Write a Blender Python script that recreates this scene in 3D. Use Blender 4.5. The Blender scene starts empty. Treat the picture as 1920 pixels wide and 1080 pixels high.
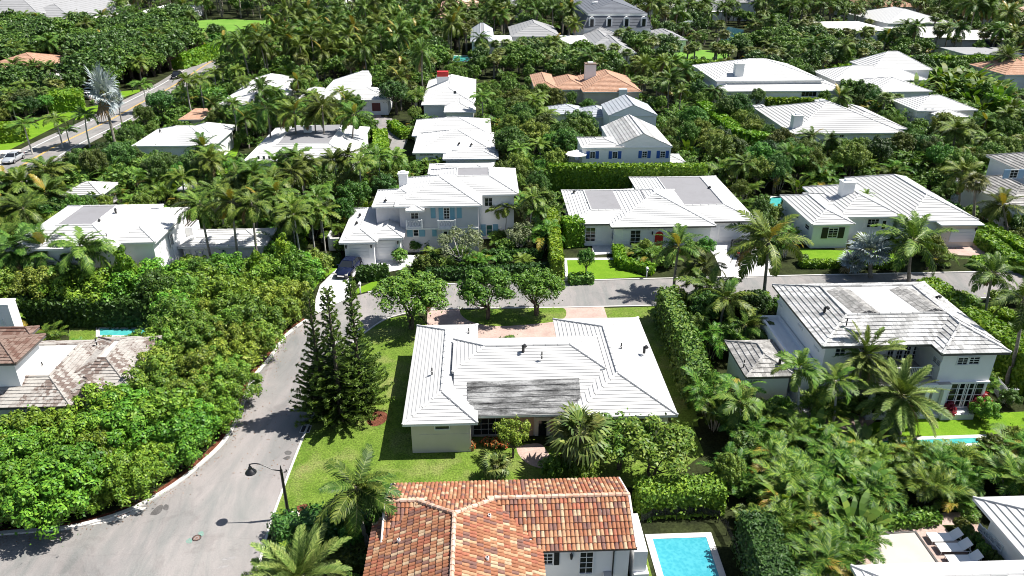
import bpy, math, random
import numpy as np
from mathutils import Vector, Matrix

random.seed(7)
RNG = np.random.default_rng(11)
SC = bpy.context.scene
COL = SC.collection
R = math.radians

# ---------------------------------------------------------------- camera, sky, sun, exposure
CAM_H, TILT, FPX = 36.0, R(25.8), 1415.0
cam_d = bpy.data.cameras.new("camera")
cam = bpy.data.objects.new("camera", cam_d)
COL.objects.link(cam)
cam.location = (0, 0, CAM_H)
cam.rotation_euler = (math.pi / 2 - TILT, 0, 0)
cam_d.sensor_width = 36.0
cam_d.lens = 36.0 * FPX / 1920.0
cam_d.clip_start = 0.5
cam_d.clip_end = 6000
SC.camera = cam

SUN_DIR = Vector((math.cos(R(58)) * math.cos(R(9)), math.cos(R(58)) * math.sin(R(9)), math.sin(R(58))))
world = bpy.data.worlds.new("World")
SC.world = world
world.use_nodes = True
wn = world.node_tree
wn.nodes.clear()
sky = wn.nodes.new("ShaderNodeTexSky")
sky.sky_type = 'NISHITA'
sky.sun_disc = False
sky.sun_elevation = R(58)
sky.sun_rotation = math.atan2(SUN_DIR.x, SUN_DIR.y)
bg = wn.nodes.new("ShaderNodeBackground")
bg.inputs["Strength"].default_value = 0.065
wo = wn.nodes.new("ShaderNodeOutputWorld")
wn.links.new(sky.outputs[0], bg.inputs[0])
wn.links.new(bg.outputs[0], wo.inputs[0])
sun_d = bpy.data.lights.new("sun", 'SUN')
sun_d.energy = 5.0
sun_d.angle = R(0.5)
sun_d.color = (1.0, 0.965, 0.90)
sun = bpy.data.objects.new("sun", sun_d)
COL.objects.link(sun)
sun.rotation_euler = SUN_DIR.to_track_quat('Z', 'Y').to_euler()
SC.view_settings.view_transform = 'Standard'
SC.view_settings.look = 'None'
SC.view_settings.exposure = 0.92
SC.view_settings.gamma = 1.0
SC.view_settings.use_curve_mapping = False
SC.cycles.filter_width = 1.0
SC.cycles.max_bounces = 6
SC.cycles.diffuse_bounces = 2
SC.cycles.glossy_bounces = 2
SC.cycles.transmission_bounces = 4
SC.cycles.transparent_max_bounces = 6
SC.cycles.sample_clamp_indirect = 6.0

# ---------------------------------------------------------------- ground geometry of the photograph
_cf = (0.0, math.cos(TILT), -math.sin(TILT))
_cu = (0.0, math.sin(TILT), math.cos(TILT))


def ray(px, py):
    a, b = (px - 960.0) / FPX, (540.0 - py) / FPX
    return Vector((a, _cf[1] + b * _cu[1], _cf[2] + b * _cu[2]))


def P(px, py, z=0.0):
    d = ray(px, py)
    t = (z - CAM_H) / d.z
    return Vector((d.x * t, d.y * t, z))


def col_at(bpx, bpy_, tpx, tpy):
    """base pixel on the ground and a pixel above it: (base, top point in the plane through base facing the camera)"""
    b = P(bpx, bpy_)
    d = ray(tpx, tpy)
    t = b.y / d.y
    return b, Vector((d.x * t, b.y, CAM_H + d.z * t))


# ---------------------------------------------------------------- materials
MATS = {}


def nt(name, rough=0.7, spec=0.3):
    m = bpy.data.materials.new(name)
    m.use_nodes = True
    n = m.node_tree
    b = n.nodes["Principled BSDF"]
    b.inputs["Roughness"].default_value = rough
    b.inputs["Specular IOR Level"].default_value = spec
    MATS[name] = m
    return m, n, b


def ramp(n, stops, interp='LINEAR'):
    r = n.nodes.new("ShaderNodeValToRGB")
    r.color_ramp.interpolation = interp
    e = r.color_ramp.elements
    while len(e) < len(stops):
        e.new(0.5)
    for i, (p, c) in enumerate(stops):
        e[i].position = p
        e[i].color = (*c, 1)
    return r


def noise(n, scale, detail=4, rough=0.6, co=None, dist=0.0):
    t = n.nodes.new("ShaderNodeTexNoise")
    t.inputs["Scale"].default_value = scale
    t.inputs["Detail"].default_value = detail
    t.inputs["Roughness"].default_value = rough
    t.inputs["Distortion"].default_value = dist
    if co is not None:
        n.links.new(co, t.inputs["Vector"])
    return t


def mixc(n, fac, a, b, mode='MIX'):
    m = n.nodes.new("ShaderNodeMix")
    m.data_type = 'RGBA'
    m.blend_type = mode
    for sock, v in ((m.inputs[0], fac), (m.inputs[6], a), (m.inputs[7], b)):
        if hasattr(v, "links"):
            n.links.new(v, sock)
        elif isinstance(v, (int, float)):
            sock.default_value = v
        else:
            sock.default_value = (*v, 1)
    return m.outputs[2]


def mottled(name, c1, c2, scale=1.0, rough=0.8, spec=0.2, lo=0.35, hi=0.65, fine=None, fine_amt=0.25, bump=0.0, c3=None, scale3=0.1):
    """surface whose colour wanders between c1 and c2, with fine grain on top"""
    m, n, b = nt(name, rough, spec)
    g = n.nodes.new("ShaderNodeNewGeometry")
    co = g.outputs["Position"]
    a = noise(n, scale, 5, 0.62, co)
    r = ramp(n, [(lo, c1), (hi, c2)])
    n.links.new(a.outputs[0], r.inputs[0])
    c = r.outputs[0]
    if c3 is not None:
        q = noise(n, scale3, 4, 0.6, co)
        rr = ramp(n, [(0.48, (0, 0, 0)), (0.68, (1, 1, 1))])
        n.links.new(q.outputs[0], rr.inputs[0])
        c = mixc(n, rr.outputs[0], c, c3)
    if fine:
        f = noise(n, fine, 3, 0.7, co)
        fr = ramp(n, [(0.3, (1 - fine_amt,) * 3), (0.7, (1 + fine_amt * 0.6,) * 3)])
        n.links.new(f.outputs[0], fr.inputs[0])
        c = mixc(n, 1.0, c, fr.outputs[0], 'MULTIPLY')
        if bump:
            bp = n.nodes.new("ShaderNodeBump")
            bp.inputs["Strength"].default_value = bump
            bp.inputs["Distance"].default_value = 0.065
            n.links.new(f.outputs[0], bp.inputs["Height"])
            n.links.new(bp.outputs[0], b.inputs["Normal"])
    n.links.new(c, b.inputs["Base Color"])
    return m


def plain(name, c, rough=0.5, spec=0.4, metal=0.0):
    m, n, b = nt(name, rough, spec)
    b.inputs["Base Color"].default_value = (*c, 1)
    b.inputs["Metallic"].default_value = metal
    return m


def leaf(name, stops, rough=0.5, spec=0.35, transl=0.25, per_object=0.35):
    """leaves: every leaf its own tone, every plant its own tint, a little light through the blade"""
    m, n, b = nt(name, rough, spec)
    g = n.nodes.new("ShaderNodeNewGeometry")
    oi = n.nodes.new("ShaderNodeObjectInfo")
    r = ramp(n, stops)
    n.links.new(g.outputs["Random Per Island"], r.inputs[0])
    hs = n.nodes.new("ShaderNodeHueSaturation")
    mh = n.nodes.new("ShaderNodeMapRange")
    mh.inputs["To Min"].default_value = 0.5 - 0.035 * per_object / 0.35
    mh.inputs["To Max"].default_value = 0.5 + 0.03 * per_object / 0.35
    n.links.new(oi.outputs["Random"], mh.inputs["Value"])
    mv = n.nodes.new("ShaderNodeMath")
    mv.operation = 'MULTIPLY'
    mv.inputs[1].default_value = 7.31
    fr = n.nodes.new("ShaderNodeMath")
    fr.operation = 'FRACT'
    n.links.new(oi.outputs["Random"], mv.inputs[0])
    n.links.new(mv.outputs[0], fr.inputs[0])
    vv = n.nodes.new("ShaderNodeMapRange")
    vv.inputs["To Min"].default_value = 1 - per_object
    vv.inputs["To Max"].default_value = 1 + per_object
    n.links.new(fr.outputs[0], vv.inputs["Value"])
    n.links.new(mh.outputs[0], hs.inputs["Hue"])
    n.links.new(vv.outputs[0], hs.inputs["Value"])
    n.links.new(r.outputs[0], hs.inputs["Color"])
    n.links.new(hs.outputs[0], b.inputs["Base Color"])
    hs.inputs["Saturation"].default_value = 0.98
    if transl:
        t = n.nodes.new("ShaderNodeBsdfTranslucent")
        tc = mixc(n, 1.0, hs.outputs[0], (1.15, 1.25, 0.5), 'MULTIPLY')
        n.links.new(tc, t.inputs["Color"])
        mx = n.nodes.new("ShaderNodeMixShader")
        mx.inputs[0].default_value = transl
        n.links.new(b.outputs[0], mx.inputs[1])
        n.links.new(t.outputs[0], mx.inputs[2])
        n.links.new(mx.outputs[0], n.nodes["Material Output"].inputs[0])
    return m


def roof_white(name, c, dirt, amt=0.5, streak=(0.5, 3.0), fine=9.0, tone=0.0):
    """painted concrete tile with weather streaks that run unevenly over it"""
    m, n, b = nt(name, 0.75, 0.25)
    g = n.nodes.new("ShaderNodeNewGeometry")
    co = g.outputs["Position"]
    a = noise(n, streak[0], 6, 0.65, co, 0.6)
    f = noise(n, fine, 4, 0.75, co)
    ad = n.nodes.new("ShaderNodeMath")
    ad.operation = 'ADD'
    ad.use_clamp = True
    mu = n.nodes.new("ShaderNodeMath")
    mu.operation = 'MULTIPLY'
    mu.inputs[1].default_value = 0.45
    n.links.new(f.outputs[0], mu.inputs[0])
    mu2 = n.nodes.new("ShaderNodeMath")
    mu2.operation = 'MULTIPLY'
    mu2.inputs[1].default_value = 0.6
    n.links.new(a.outputs[0], mu2.inputs[0])
    n.links.new(mu.outputs[0], ad.inputs[0])
    n.links.new(mu2.outputs[0], ad.inputs[1])
    r = ramp(n, [(0.62 - 0.25 * amt, c), (0.74, tuple(x + (y - x) * min(1, amt * 1.3) for x, y in zip(c, dirt)))])
    n.links.new(ad.outputs[0], r.inputs[0])
    out = r.outputs[0]
    if tone:
        rt = ramp(n, [(0.0, (1 - tone,) * 3), (0.6, (1.0,) * 3), (1.0, (1 + tone * 0.35,) * 3)])
        n.links.new(g.outputs["Random Per Island"], rt.inputs[0])
        out = mixc(n, 1.0, out, rt.outputs[0], 'MULTIPLY')
    n.links.new(out, b.inputs["Base Color"])
    return m


roof_white("white_roof", (0.435, 0.432, 0.427), (0.27, 0.26, 0.245), 0.25, (0.35, 3))
roof_white("bright_roof", (0.52, 0.517, 0.51), (0.42, 0.41, 0.39), 0.2, (0.35, 3))
roof_white("weathered_white_roof", (0.46, 0.457, 0.45), (0.17, 0.167, 0.163), 0.62, (0.7, 3), 6.0, 0.42)
m, n, b = nt("stained_roof", 0.85, 0.15)
g = n.nodes.new("ShaderNodeNewGeometry")
mp = n.nodes.new("ShaderNodeMapping")
mp.inputs["Scale"].default_value = (0.45, 1.9, 1.9)
n.links.new(g.outputs["Position"], mp.inputs[0])
a_ = noise(n, 1.0, 6, 0.72, mp.outputs[0], 0.4)
f_ = noise(n, 11.0, 4, 0.8, g.outputs["Position"])
ma = n.nodes.new("ShaderNodeMath"); ma.operation = 'MULTIPLY_ADD'; ma.inputs[1].default_value = 0.45
n.links.new(f_.outputs[0], ma.inputs[0]); n.links.new(a_.outputs[0], ma.inputs[2])
rr = ramp(n, [(0.62, (0.29, 0.29, 0.287)), (0.74, (0.135, 0.135, 0.134)), (0.90, (0.022, 0.022, 0.022))])
n.links.new(ma.outputs[0], rr.inputs[0])
n.links.new(rr.outputs[0], b.inputs["Base Color"])
roof_white("grey_metal_roof", (0.34, 0.36, 0.39), (0.22, 0.23, 0.25), 0.5)
roof_white("pale_grey_roof", (0.27, 0.27, 0.275), (0.19, 0.187, 0.185), 0.5)
roof_white("slate_roof", (0.13, 0.14, 0.16), (0.07, 0.07, 0.08), 0.6)
roof_white("flat_deck", (0.215, 0.212, 0.222), (0.165, 0.16, 0.165), 0.5)
roof_white("white_deck", (0.62, 0.61, 0.585), (0.46, 0.44, 0.41), 0.25)
roof_white("old_tile_grey", (0.36, 0.35, 0.335), (0.09, 0.085, 0.08), 0.8, (0.9, 3), 4.5, 0.4)


def shingle_material(name, light, dark, brown):
    m, n, b = nt(name, 0.9, 0.1)
    g = n.nodes.new("ShaderNodeNewGeometry")
    co = g.outputs["Position"]
    a = noise(n, 0.5, 5, 0.7, co, 0.5)
    f = noise(n, 5.0, 4, 0.8, co)
    s = n.nodes.new("ShaderNodeMath")
    s.operation = 'ADD'
    q = n.nodes.new("ShaderNodeMath")
    q.operation = 'MULTIPLY'
    q.inputs[1].default_value = 0.30
    n.links.new(g.outputs["Random Per Island"], q.inputs[0])
    n.links.new(q.outputs[0], s.inputs[0])
    n.links.new(a.outputs[0], s.inputs[1])
    s2 = n.nodes.new("ShaderNodeMath")
    s2.operation = 'MULTIPLY_ADD'
    s2.inputs[1].default_value = 0.5
    n.links.new(f.outputs[0], s2.inputs[0])
    n.links.new(s.outputs[0], s2.inputs[2])
    r = ramp(n, [(0.80, light), (0.98, tuple((x + y) / 2 for x, y in zip(light, brown))), (1.0, brown)])
    n.links.new(s2.outputs[0], r.inputs[0])
    n.links.new(r.outputs[0], b.inputs["Base Color"])
    return m


shingle_material("weathered_shingle", (0.345, 0.325, 0.30), (0.06, 0.045, 0.04), (0.15, 0.115, 0.10))
shingle_material("brown_shingle", (0.20, 0.145, 0.12), (0.05, 0.035, 0.03), (0.12, 0.07, 0.055))

mottled("white_wall", (0.80, 0.795, 0.785), (0.84, 0.835, 0.825), 0.6, 0.8, 0.2)
mottled("bluish_wall", (0.81, 0.80, 0.785), (0.85, 0.84, 0.825), 0.6, 0.8, 0.2)
mottled("aqua_wall", (0.70, 0.745, 0.735), (0.75, 0.785, 0.775), 0.6, 0.8, 0.2)
mottled("cream_wall", (0.62, 0.55, 0.47), (0.68, 0.60, 0.52), 0.7, 0.8, 0.2)
mottled("pink_stone_wall", (0.42, 0.27, 0.19), (0.50, 0.34, 0.25), 2.5, 0.85, 0.2)
mottled("grey_wall", (0.56, 0.545, 0.56), (0.60, 0.585, 0.60), 0.7, 0.85, 0.2)
plain("white_trim", (0.78, 0.78, 0.77), 0.55)
plain("dark_trim", (0.10, 0.09, 0.085), 0.6)
plain("grey_trim", (0.42, 0.41, 0.40), 0.6)
plain("glass", (0.015, 0.018, 0.022), 0.08, 0.5)
plain("green_glass", (0.03, 0.10, 0.09), 0.08, 0.6)
plain("blue_shutter", (0.035, 0.11, 0.38), 0.5)
plain("teal_shutter", (0.17, 0.36, 0.46), 0.5)
plain("pale_blue_shutter", (0.30, 0.45, 0.60), 0.5)
plain("black_shutter", (0.02, 0.022, 0.022), 0.5)
plain("red_door", (0.50, 0.025, 0.02), 0.4)
plain("brown_door", (0.12, 0.035, 0.03), 0.5)
plain("garage_white", (0.72, 0.72, 0.72), 0.5)
plain("black_metal", (0.012, 0.012, 0.013), 0.4, 0.5)
plain("dark_metal", (0.03, 0.03, 0.032), 0.5, 0.4)
plain("navy_panel", (0.006, 0.012, 0.05), 0.15, 0.5)
mottled("brick_red", (0.30, 0.10, 0.07), (0.40, 0.17, 0.11), 5.0, 0.9, 0.1)
mottled("orange_roof", (0.34, 0.19, 0.125), (0.44, 0.28, 0.20), 1.6, 0.85, 0.15, fine=6.0, fine_amt=0.3)
mottled("pink_roof", (0.56, 0.33, 0.26), (0.62, 0.40, 0.32), 0.8, 0.85, 0.15)

# asphalt: bleached, with faint swirls, stains and pale scuffs
m, n, b = nt("asphalt", 0.9, 0.15)
g = n.nodes.new("ShaderNodeNewGeometry")
mp = n.nodes.new("ShaderNodeMapping")
mp.inputs["Rotation"].default_value = (0, 0, R(38))
mp.inputs["Scale"].default_value = (1.0, 0.22, 1.0)
n.links.new(g.outputs["Position"], mp.inputs[0])
n1 = noise(n, 0.42, 7, 0.66, mp.outputs[0], 1.6)
n2 = noise(n, 14.0, 3, 0.8, g.outputs["Position"])
n3 = noise(n, 0.09, 5, 0.6, g.outputs["Position"], 0.5)
r1 = ramp(n, [(0.34, (0.185, 0.19, 0.185)), (0.55, (0.243, 0.23, 0.224)), (0.70, (0.285, 0.262, 0.255))])
n.links.new(n1.outputs[0], r1.inputs[0])
r2 = ramp(n, [(0.3, (0.8,) * 3), (0.7, (1.13,) * 3)])
n.links.new(n2.outputs[0], r2.inputs[0])
c = mixc(n, 1.0, r1.outputs[0], r2.outputs[0], 'MULTIPLY')
r3 = ramp(n, [(0.35, (0.86, 0.85, 0.85)), (0.65, (1.08, 1.07, 1.05))])
n.links.new(n3.outputs[0], r3.inputs[0])
c = mixc(n, 1.0, c, r3.outputs[0], 'MULTIPLY')
vo = n.nodes.new("ShaderNodeTexVoronoi")
vo.feature = 'DISTANCE_TO_EDGE'
vo.inputs["Scale"].default_value = 0.16
wob = noise(n, 0.9, 4, 0.7, g.outputs["Position"])
n.links.new(mixc(n, 0.55, g.outputs["Position"], wob.outputs["Color"], 'ADD'), vo.inputs["Vector"])
rc_ = ramp(n, [(0.0, (0.88, 0.88, 0.88)), (0.006, (1, 1, 1))])
n.links.new(vo.outputs["Distance"], rc_.inputs[0])
c = mixc(n, 1.0, c, rc_.outputs[0], 'MULTIPLY')
n4 = noise(n, 0.23, 6, 0.7, g.outputs["Position"], 0.8)
r4 = ramp(n, [(0.56, (1, 1, 1)), (0.62, (0.87, 0.86, 0.86)), (0.7, (0.93, 0.92, 0.91))])
n.links.new(n4.outputs[0], r4.inputs[0])
c = mixc(n, 1.0, c, r4.outputs[0], 'MULTIPLY')
n.links.new(c, b.inputs["Base Color"])

mottled("lawn_grass", (0.080, 0.145, 0.016), (0.150, 0.220, 0.034), 0.8, 0.9, 0.1, 0.3, 0.7, fine=7.0, fine_amt=0.55, bump=1.0, c3=(0.19, 0.215, 0.065), scale3=0.35)
mottled("bright_lawn", (0.095, 0.20, 0.010), (0.15, 0.26, 0.018), 0.8, 0.9, 0.1, 0.3, 0.7, fine=9.0, fine_amt=0.25, bump=0.4)
mottled("far_lawn", (0.10, 0.22, 0.03), (0.15, 0.27, 0.045), 0.15, 0.9, 0.1)
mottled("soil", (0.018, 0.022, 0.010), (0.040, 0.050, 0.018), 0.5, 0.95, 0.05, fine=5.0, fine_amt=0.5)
mottled("mulch", (0.10, 0.035, 0.022), (0.19, 0.075, 0.045), 3.0, 0.95, 0.05, fine=12.0, fine_amt=0.6, bump=1.0)
mottled("concrete", (0.50, 0.48, 0.45), (0.60, 0.58, 0.55), 0.8, 0.85, 0.15, fine=8.0, fine_amt=0.12)
mottled("pale_paving", (0.56, 0.55, 0.55), (0.68, 0.67, 0.67), 0.5, 0.85, 0.15, fine=4.0, fine_amt=0.15)
mottled("pink_paving", (0.36, 0.262, 0.228), (0.44, 0.335, 0.29), 0.7, 0.85, 0.15, fine=7.0, fine_amt=0.22)
mottled("tan_deck", (0.40, 0.365, 0.335), (0.44, 0.405, 0.375), 0.4, 0.85, 0.15)
mottled("sand", (0.52, 0.45, 0.36), (0.62, 0.55, 0.45), 0.7, 0.95, 0.05)
plain("white_paint", (0.66, 0.66, 0.65), 0.6, 0.2)
plain("yellow_paint", (0.62, 0.36, 0.05), 0.6, 0.2)
m, n, b = nt("fence_mesh", 0.6, 0.2)
b.inputs["Base Color"].default_value = (0.012, 0.012, 0.016, 1)
t = n.nodes.new("ShaderNodeBsdfTransparent")
mx = n.nodes.new("ShaderNodeMixShader")
mx.inputs[0].default_value = 0.3
n.links.new(b.outputs[0], mx.inputs[1]); n.links.new(t.outputs[0], mx.inputs[2])
n.links.new(mx.outputs[0], n.nodes["Material Output"].inputs[0])
plain("navy_car", (0.006, 0.009, 0.03), 0.12, 0.6)
plain("black_car", (0.006, 0.006, 0.007), 0.12, 0.6)
plain("silver_car", (0.42, 0.44, 0.46), 0.25, 0.6, 0.3)
plain("white_car", (0.6, 0.6, 0.6), 0.2, 0.5)
plain("rubber", (0.015, 0.015, 0.015), 0.8, 0.2)
plain("chrome", (0.6, 0.6, 0.62), 0.15, 0.5, 0.9)
plain("red_lamp", (0.35, 0.01, 0.01), 0.2, 0.5)
plain("lamp_glass", (0.55, 0.55, 0.5), 0.15, 0.5)
plain("plate_white", (0.6, 0.6, 0.6), 0.5)
mottled("stain_dark", (0.085, 0.08, 0.078), (0.12, 0.115, 0.112), 2.0, 0.9, 0.1, fine=14.0, fine_amt=0.3)
mottled("green_marking", (0.15, 0.30, 0.25), (0.2, 0.24, 0.21), 5.0, 0.9, 0.1, fine=16.0, fine_amt=0.3)
mottled("pale_scuff", (0.30, 0.285, 0.28), (0.24, 0.23, 0.225), 4.0, 0.9, 0.1, fine=14.0, fine_amt=0.3)
mottled("rust_iron", (0.12, 0.07, 0.055), (0.2, 0.13, 0.105), 6.0, 0.8, 0.2)
plain("parasol_white", (0.72, 0.72, 0.7), 0.8, 0.1)
plain("parasol_red", (0.55, 0.16, 0.17), 0.8, 0.1)
roof_white("deck_pale", (0.43, 0.428, 0.425), (0.30, 0.295, 0.29), 0.5)
mottled("dry_leaf", (0.14, 0.075, 0.04), (0.28, 0.17, 0.10), 6.0, 0.9, 0.1)
plain("lounger_white", (0.84, 0.84, 0.83), 0.6, 0.2)

# pool water: clear blue body over a pale basin with light ripples
def water(name, c, c2, scale=2.2):
    m, n, b = nt(name, 0.06, 0.5)
    g = n.nodes.new("ShaderNodeNewGeometry")
    v = n.nodes.new("ShaderNodeTexVoronoi")
    v.feature = 'SMOOTH_F1'
    v.inputs["Scale"].default_value = scale
    q = noise(n, 1.6, 3, 0.6, g.outputs["Position"], 1.5)
    mm = mixc(n, 0.35, g.outputs["Position"], q.outputs["Color"], 'ADD')
    n.links.new(mm, v.inputs["Vector"])
    r = ramp(n, [(0.25, c), (0.62, c2)])
    n.links.new(v.outputs["Distance"], r.inputs[0])
    n.links.new(r.outputs[0], b.inputs["Base Color"])
    bp = n.nodes.new("ShaderNodeBump")
    bp.inputs["Strength"].default_value = 0.25
    bp.inputs["Distance"].default_value = 0.065
    n.links.new(q.outputs[0], bp.inputs["Height"])
    n.links.new(bp.outputs[0], b.inputs["Normal"])
    return m


water("pool_water", (0.040, 0.27, 0.33), (0.062, 0.32, 0.375), 5.0)
water("dark_pond", (0.02, 0.06, 0.08), (0.03, 0.10, 0.13))
water("teal_water", (0.05, 0.32, 0.31), (0.08, 0.38, 0.36))

# barrel tiles: fired clay in five tones, one per tile
TONES = [(0.0, (0.285, 0.122, 0.066)), (0.24, (0.345, 0.172, 0.094)), (0.46, (0.40, 0.235, 0.138)), (0.58, (0.185, 0.098, 0.078)),
         (0.74, (0.31, 0.115, 0.070)), (0.88, (0.43, 0.315, 0.205))]
for nm in ("clay_tile", "clay_tiles"):
    m, n, b = nt(nm, 0.8, 0.2)
    r = ramp(n, TONES, 'CONSTANT')
    if nm == "clay_tile":
        oi = n.nodes.new("ShaderNodeObjectInfo")
        n.links.new(oi.outputs["Random"], r.inputs[0])
    g = n.nodes.new("ShaderNodeNewGeometry")
    if nm == "clay_tiles":
        n.links.new(g.outputs["Random Per Island"], r.inputs[0])
    f = noise(n, 5.0, 4, 0.7, g.outputs["Position"])
    fr = ramp(n, [(0.3, (0.7, 0.7, 0.72)), (0.7, (1.2, 1.18, 1.15))])
    n.links.new(f.outputs[0], fr.inputs[0])
    n.links.new(mixc(n, 1.0, r.outputs[0], fr.outputs[0], 'MULTIPLY'), b.inputs["Base Color"])
mottled("clay_ridge", (0.42, 0.22, 0.14), (0.6, 0.47, 0.38), 2.0, 0.85, 0.15)
mottled("mortar", (0.62, 0.56, 0.50), (0.70, 0.64, 0.58), 3.0, 0.9, 0.1)


# ---------------------------------------------------------------- mesh helpers
def link(name, data, parent=None, loc=None):
    o = bpy.data.objects.new(name, data)
    COL.objects.link(o)
    if parent is not None:
        o.parent = parent
    if loc is not None:
        o.location = loc
    return o


def tag(o, label=None, cat=None, group=None, kind=None):
    if label:
        o["label"] = label
    if cat:
        o["category"] = cat
    if group:
        o["group"] = group
    if kind:
        o["kind"] = kind
    return o


def thing(name, label, cat, loc=(0, 0, 0), rz=0.0, group=None):
    o = link(name, None, None, loc)
    o.rotation_euler = (0, 0, rz)
    o.empty_display_size = 0.3
    return tag(o, label, cat, group)


class MB:
    """collects faces, then links them as one mesh object"""

    def __init__(s):
        s.v, s.f, s.mi, s.ms = [], [], [], []

    def slot(s, m):
        if m not in s.ms:
            s.ms.append(m)
        return s.ms.index(m)

    def face(s, pts, m):
        i = len(s.v)
        s.v.extend([tuple(p) for p in pts])
        s.f.append(tuple(range(i, i + len(pts))))
        s.mi.append(s.slot(m))

    def box(s, x0, x1, y0, y1, z0, z1, m, top=None, skip=""):
        v = [(x0, y0, z0), (x1, y0, z0), (x1, y1, z0), (x0, y1, z0), (x0, y0, z1), (x1, y0, z1), (x1, y1, z1), (x0, y1, z1)]
        for k, q in (("b", (0, 3, 2, 1)), ("t", (4, 5, 6, 7)), ("s", (0, 1, 5, 4)), ("e", (1, 2, 6, 5)), ("n", (2, 3, 7, 6)), ("w", (3, 0, 4, 7))):
            if k not in skip:
                s.face([v[i] for i in q], top if (k == "t" and top) else m)

    def tube(s, pts, rad, m, seg=8, cap=True):
        """tube along points; rad is a number or a list"""
        rad = rad if hasattr(rad, "__len__") else [rad] * len(pts)
        rings = []
        for i, p in enumerate(pts):
            p = Vector(p)
            a = Vector(pts[max(i - 1, 0)])
            c = Vector(pts[min(i + 1, len(pts) - 1)])
            d = (c - a).normalized()
            h = Vector((0, 0, 1)) if abs(d.z) < 0.9 else Vector((1, 0, 0))
            x = d.cross(h).normalized()
            y = d.cross(x)
            rings.append([p + (x * math.cos(2 * math.pi * k / seg) + y * math.sin(2 * math.pi * k / seg)) * rad[i] for k in range(seg)])
        i0 = len(s.v)
        for r in rings:
            s.v.extend([tuple(q) for q in r])
        mi = s.slot(m)
        for i in range(len(rings) - 1):
            for k in range(seg):
                a, c = i0 + i * seg + k, i0 + i * seg + (k + 1) % seg
                s.f.append((a, a + seg, c + seg, c))
                s.mi.append(mi)
        if cap:
            s.f.append(tuple(i0 + (len(rings) - 1) * seg + k for k in range(seg))[::-1])
            s.mi.append(mi)
            s.f.append(tuple(i0 + k for k in range(seg)))
            s.mi.append(mi)

    def mesh(s, name, smooth=False):
        me = bpy.data.meshes.new(name)
        me.from_pydata(s.v, [], s.f)
        for m in s.ms:
            me.materials.append(MATS[m])
        if len(s.ms) > 1:
            me.polygons.foreach_set("material_index", s.mi)
        if smooth:
            me.polygons.foreach_set("use_smooth", [True] * len(s.f))
        me.update()
        return me

    def build(s, name, parent=None, loc=None, smooth=False):
        return link(name, s.mesh(name, smooth), parent, loc)


def sheet(name, poly, z, m, kind="structure", thick=0.0):
    """a flat piece of ground; poly are world points"""
    b = MB()
    pts = [(p[0], p[1], z) for p in poly]
    a = sum(pts[i][0] * pts[(i + 1) % len(pts)][1] - pts[(i + 1) % len(pts)][0] * pts[i][1] for i in range(len(pts)))
    if a < 0:
        pts = pts[::-1]
    b.face(pts, m)
    if thick:
        for i in range(len(pts)):
            p, q = pts[i], pts[(i + 1) % len(pts)]
            b.face([(p[0], p[1], z - thick), (q[0], q[1], z - thick), q, p], m)
    o = b.build(name)
    o["kind"] = kind
    return o


def smooth_line(pts, n=6):
    """Catmull-Rom through points"""
    pts = [Vector(p) for p in pts]
    out = []
    for i in range(len(pts) - 1):
        p0, p1, p2, p3 = pts[max(i - 1, 0)], pts[i], pts[i + 1], pts[min(i + 2, len(pts) - 1)]
        for k in range(n):
            t = k / n
            out.append(0.5 * ((2 * p1) + (p2 - p0) * t + (2 * p0 - 5 * p1 + 4 * p2 - p3) * t * t + (3 * p1 - p0 - 3 * p2 + p3) * t ** 3))
    out.append(pts[-1])
    return out


def ribbon(name, line, w, z, m, kind="structure", h=0.0, dash=None, parent=None):
    """strip of width w along a world line; h > 0 makes it a raised kerb"""
    b = MB()
    L, Rr = [], []
    for i, p in enumerate(line):
        d = (Vector(line[min(i + 1, len(line) - 1)]) - Vector(line[max(i - 1, 0)]))
        d.z = 0
        d.normalize()
        nn = Vector((-d.y, d.x, 0))
        L.append(Vector(p) + nn * w / 2)
        Rr.append(Vector(p) - nn * w / 2)
    for i in range(len(line) - 1):
        a, c, d, e = Rr[i], Rr[i + 1], L[i + 1], L[i]
        q = [(v.x, v.y, z + h) for v in (a, c, d, e)]
        b.face(q, m)
        if h:
            b.face([(a.x, a.y, z), (c.x, c.y, z), q[1], q[0]], m)
            b.face([(d.x, d.y, z), (e.x, e.y, z), q[3], q[2]], m)
    o = b.build(name, parent)
    if kind:
        o["kind"] = kind
    return o


def in_poly(x, y, poly):
    c = False
    j = len(poly) - 1
    for i in range(len(poly)):
        xi, yi, xj, yj = poly[i][0], poly[i][1], poly[j][0], poly[j][1]
        if (yi > y) != (yj > y) and x < (xj - xi) * (y - yi) / (yj - yi) + xi:
            c = not c
        j = i
    return c


KEEP_OUT = []      # world polygons no plant may stand on
RECTS = []         # house footprints: (origin, cos, sin, u0, u1, v0, v1)


def blocked(x, y, pad=0.0):
    for (o, c, s, u0, u1, v0, v1) in RECTS:
        dx, dy = x - o.x, y - o.y
        u, v = dx * c + dy * s, -dx * s + dy * c
        if u0 - pad < u < u1 + pad and v0 - pad < v < v1 + pad:
            return True
    for p in KEEP_OUT:
        if in_poly(x, y, p):
            return True
    return False

# ---------------------------------------------------------------- houses
ROT = R(2.3)
JIT = [0.0]


def clip(poly, axis, val, keep_above):
    out = []
    for i in range(len(poly)):
        p, q = poly[i], poly[(i + 1) % len(poly)]
        a, c = p[axis] - val, q[axis] - val
        if not keep_above:
            a, c = -a, -c
        if a >= 0:
            out.append(p)
        if (a >= 0) != (c >= 0):
            t = a / (a - c)
            out.append(tuple(x + (y - x) * t for x, y in zip(p, q)))
    return out


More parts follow.
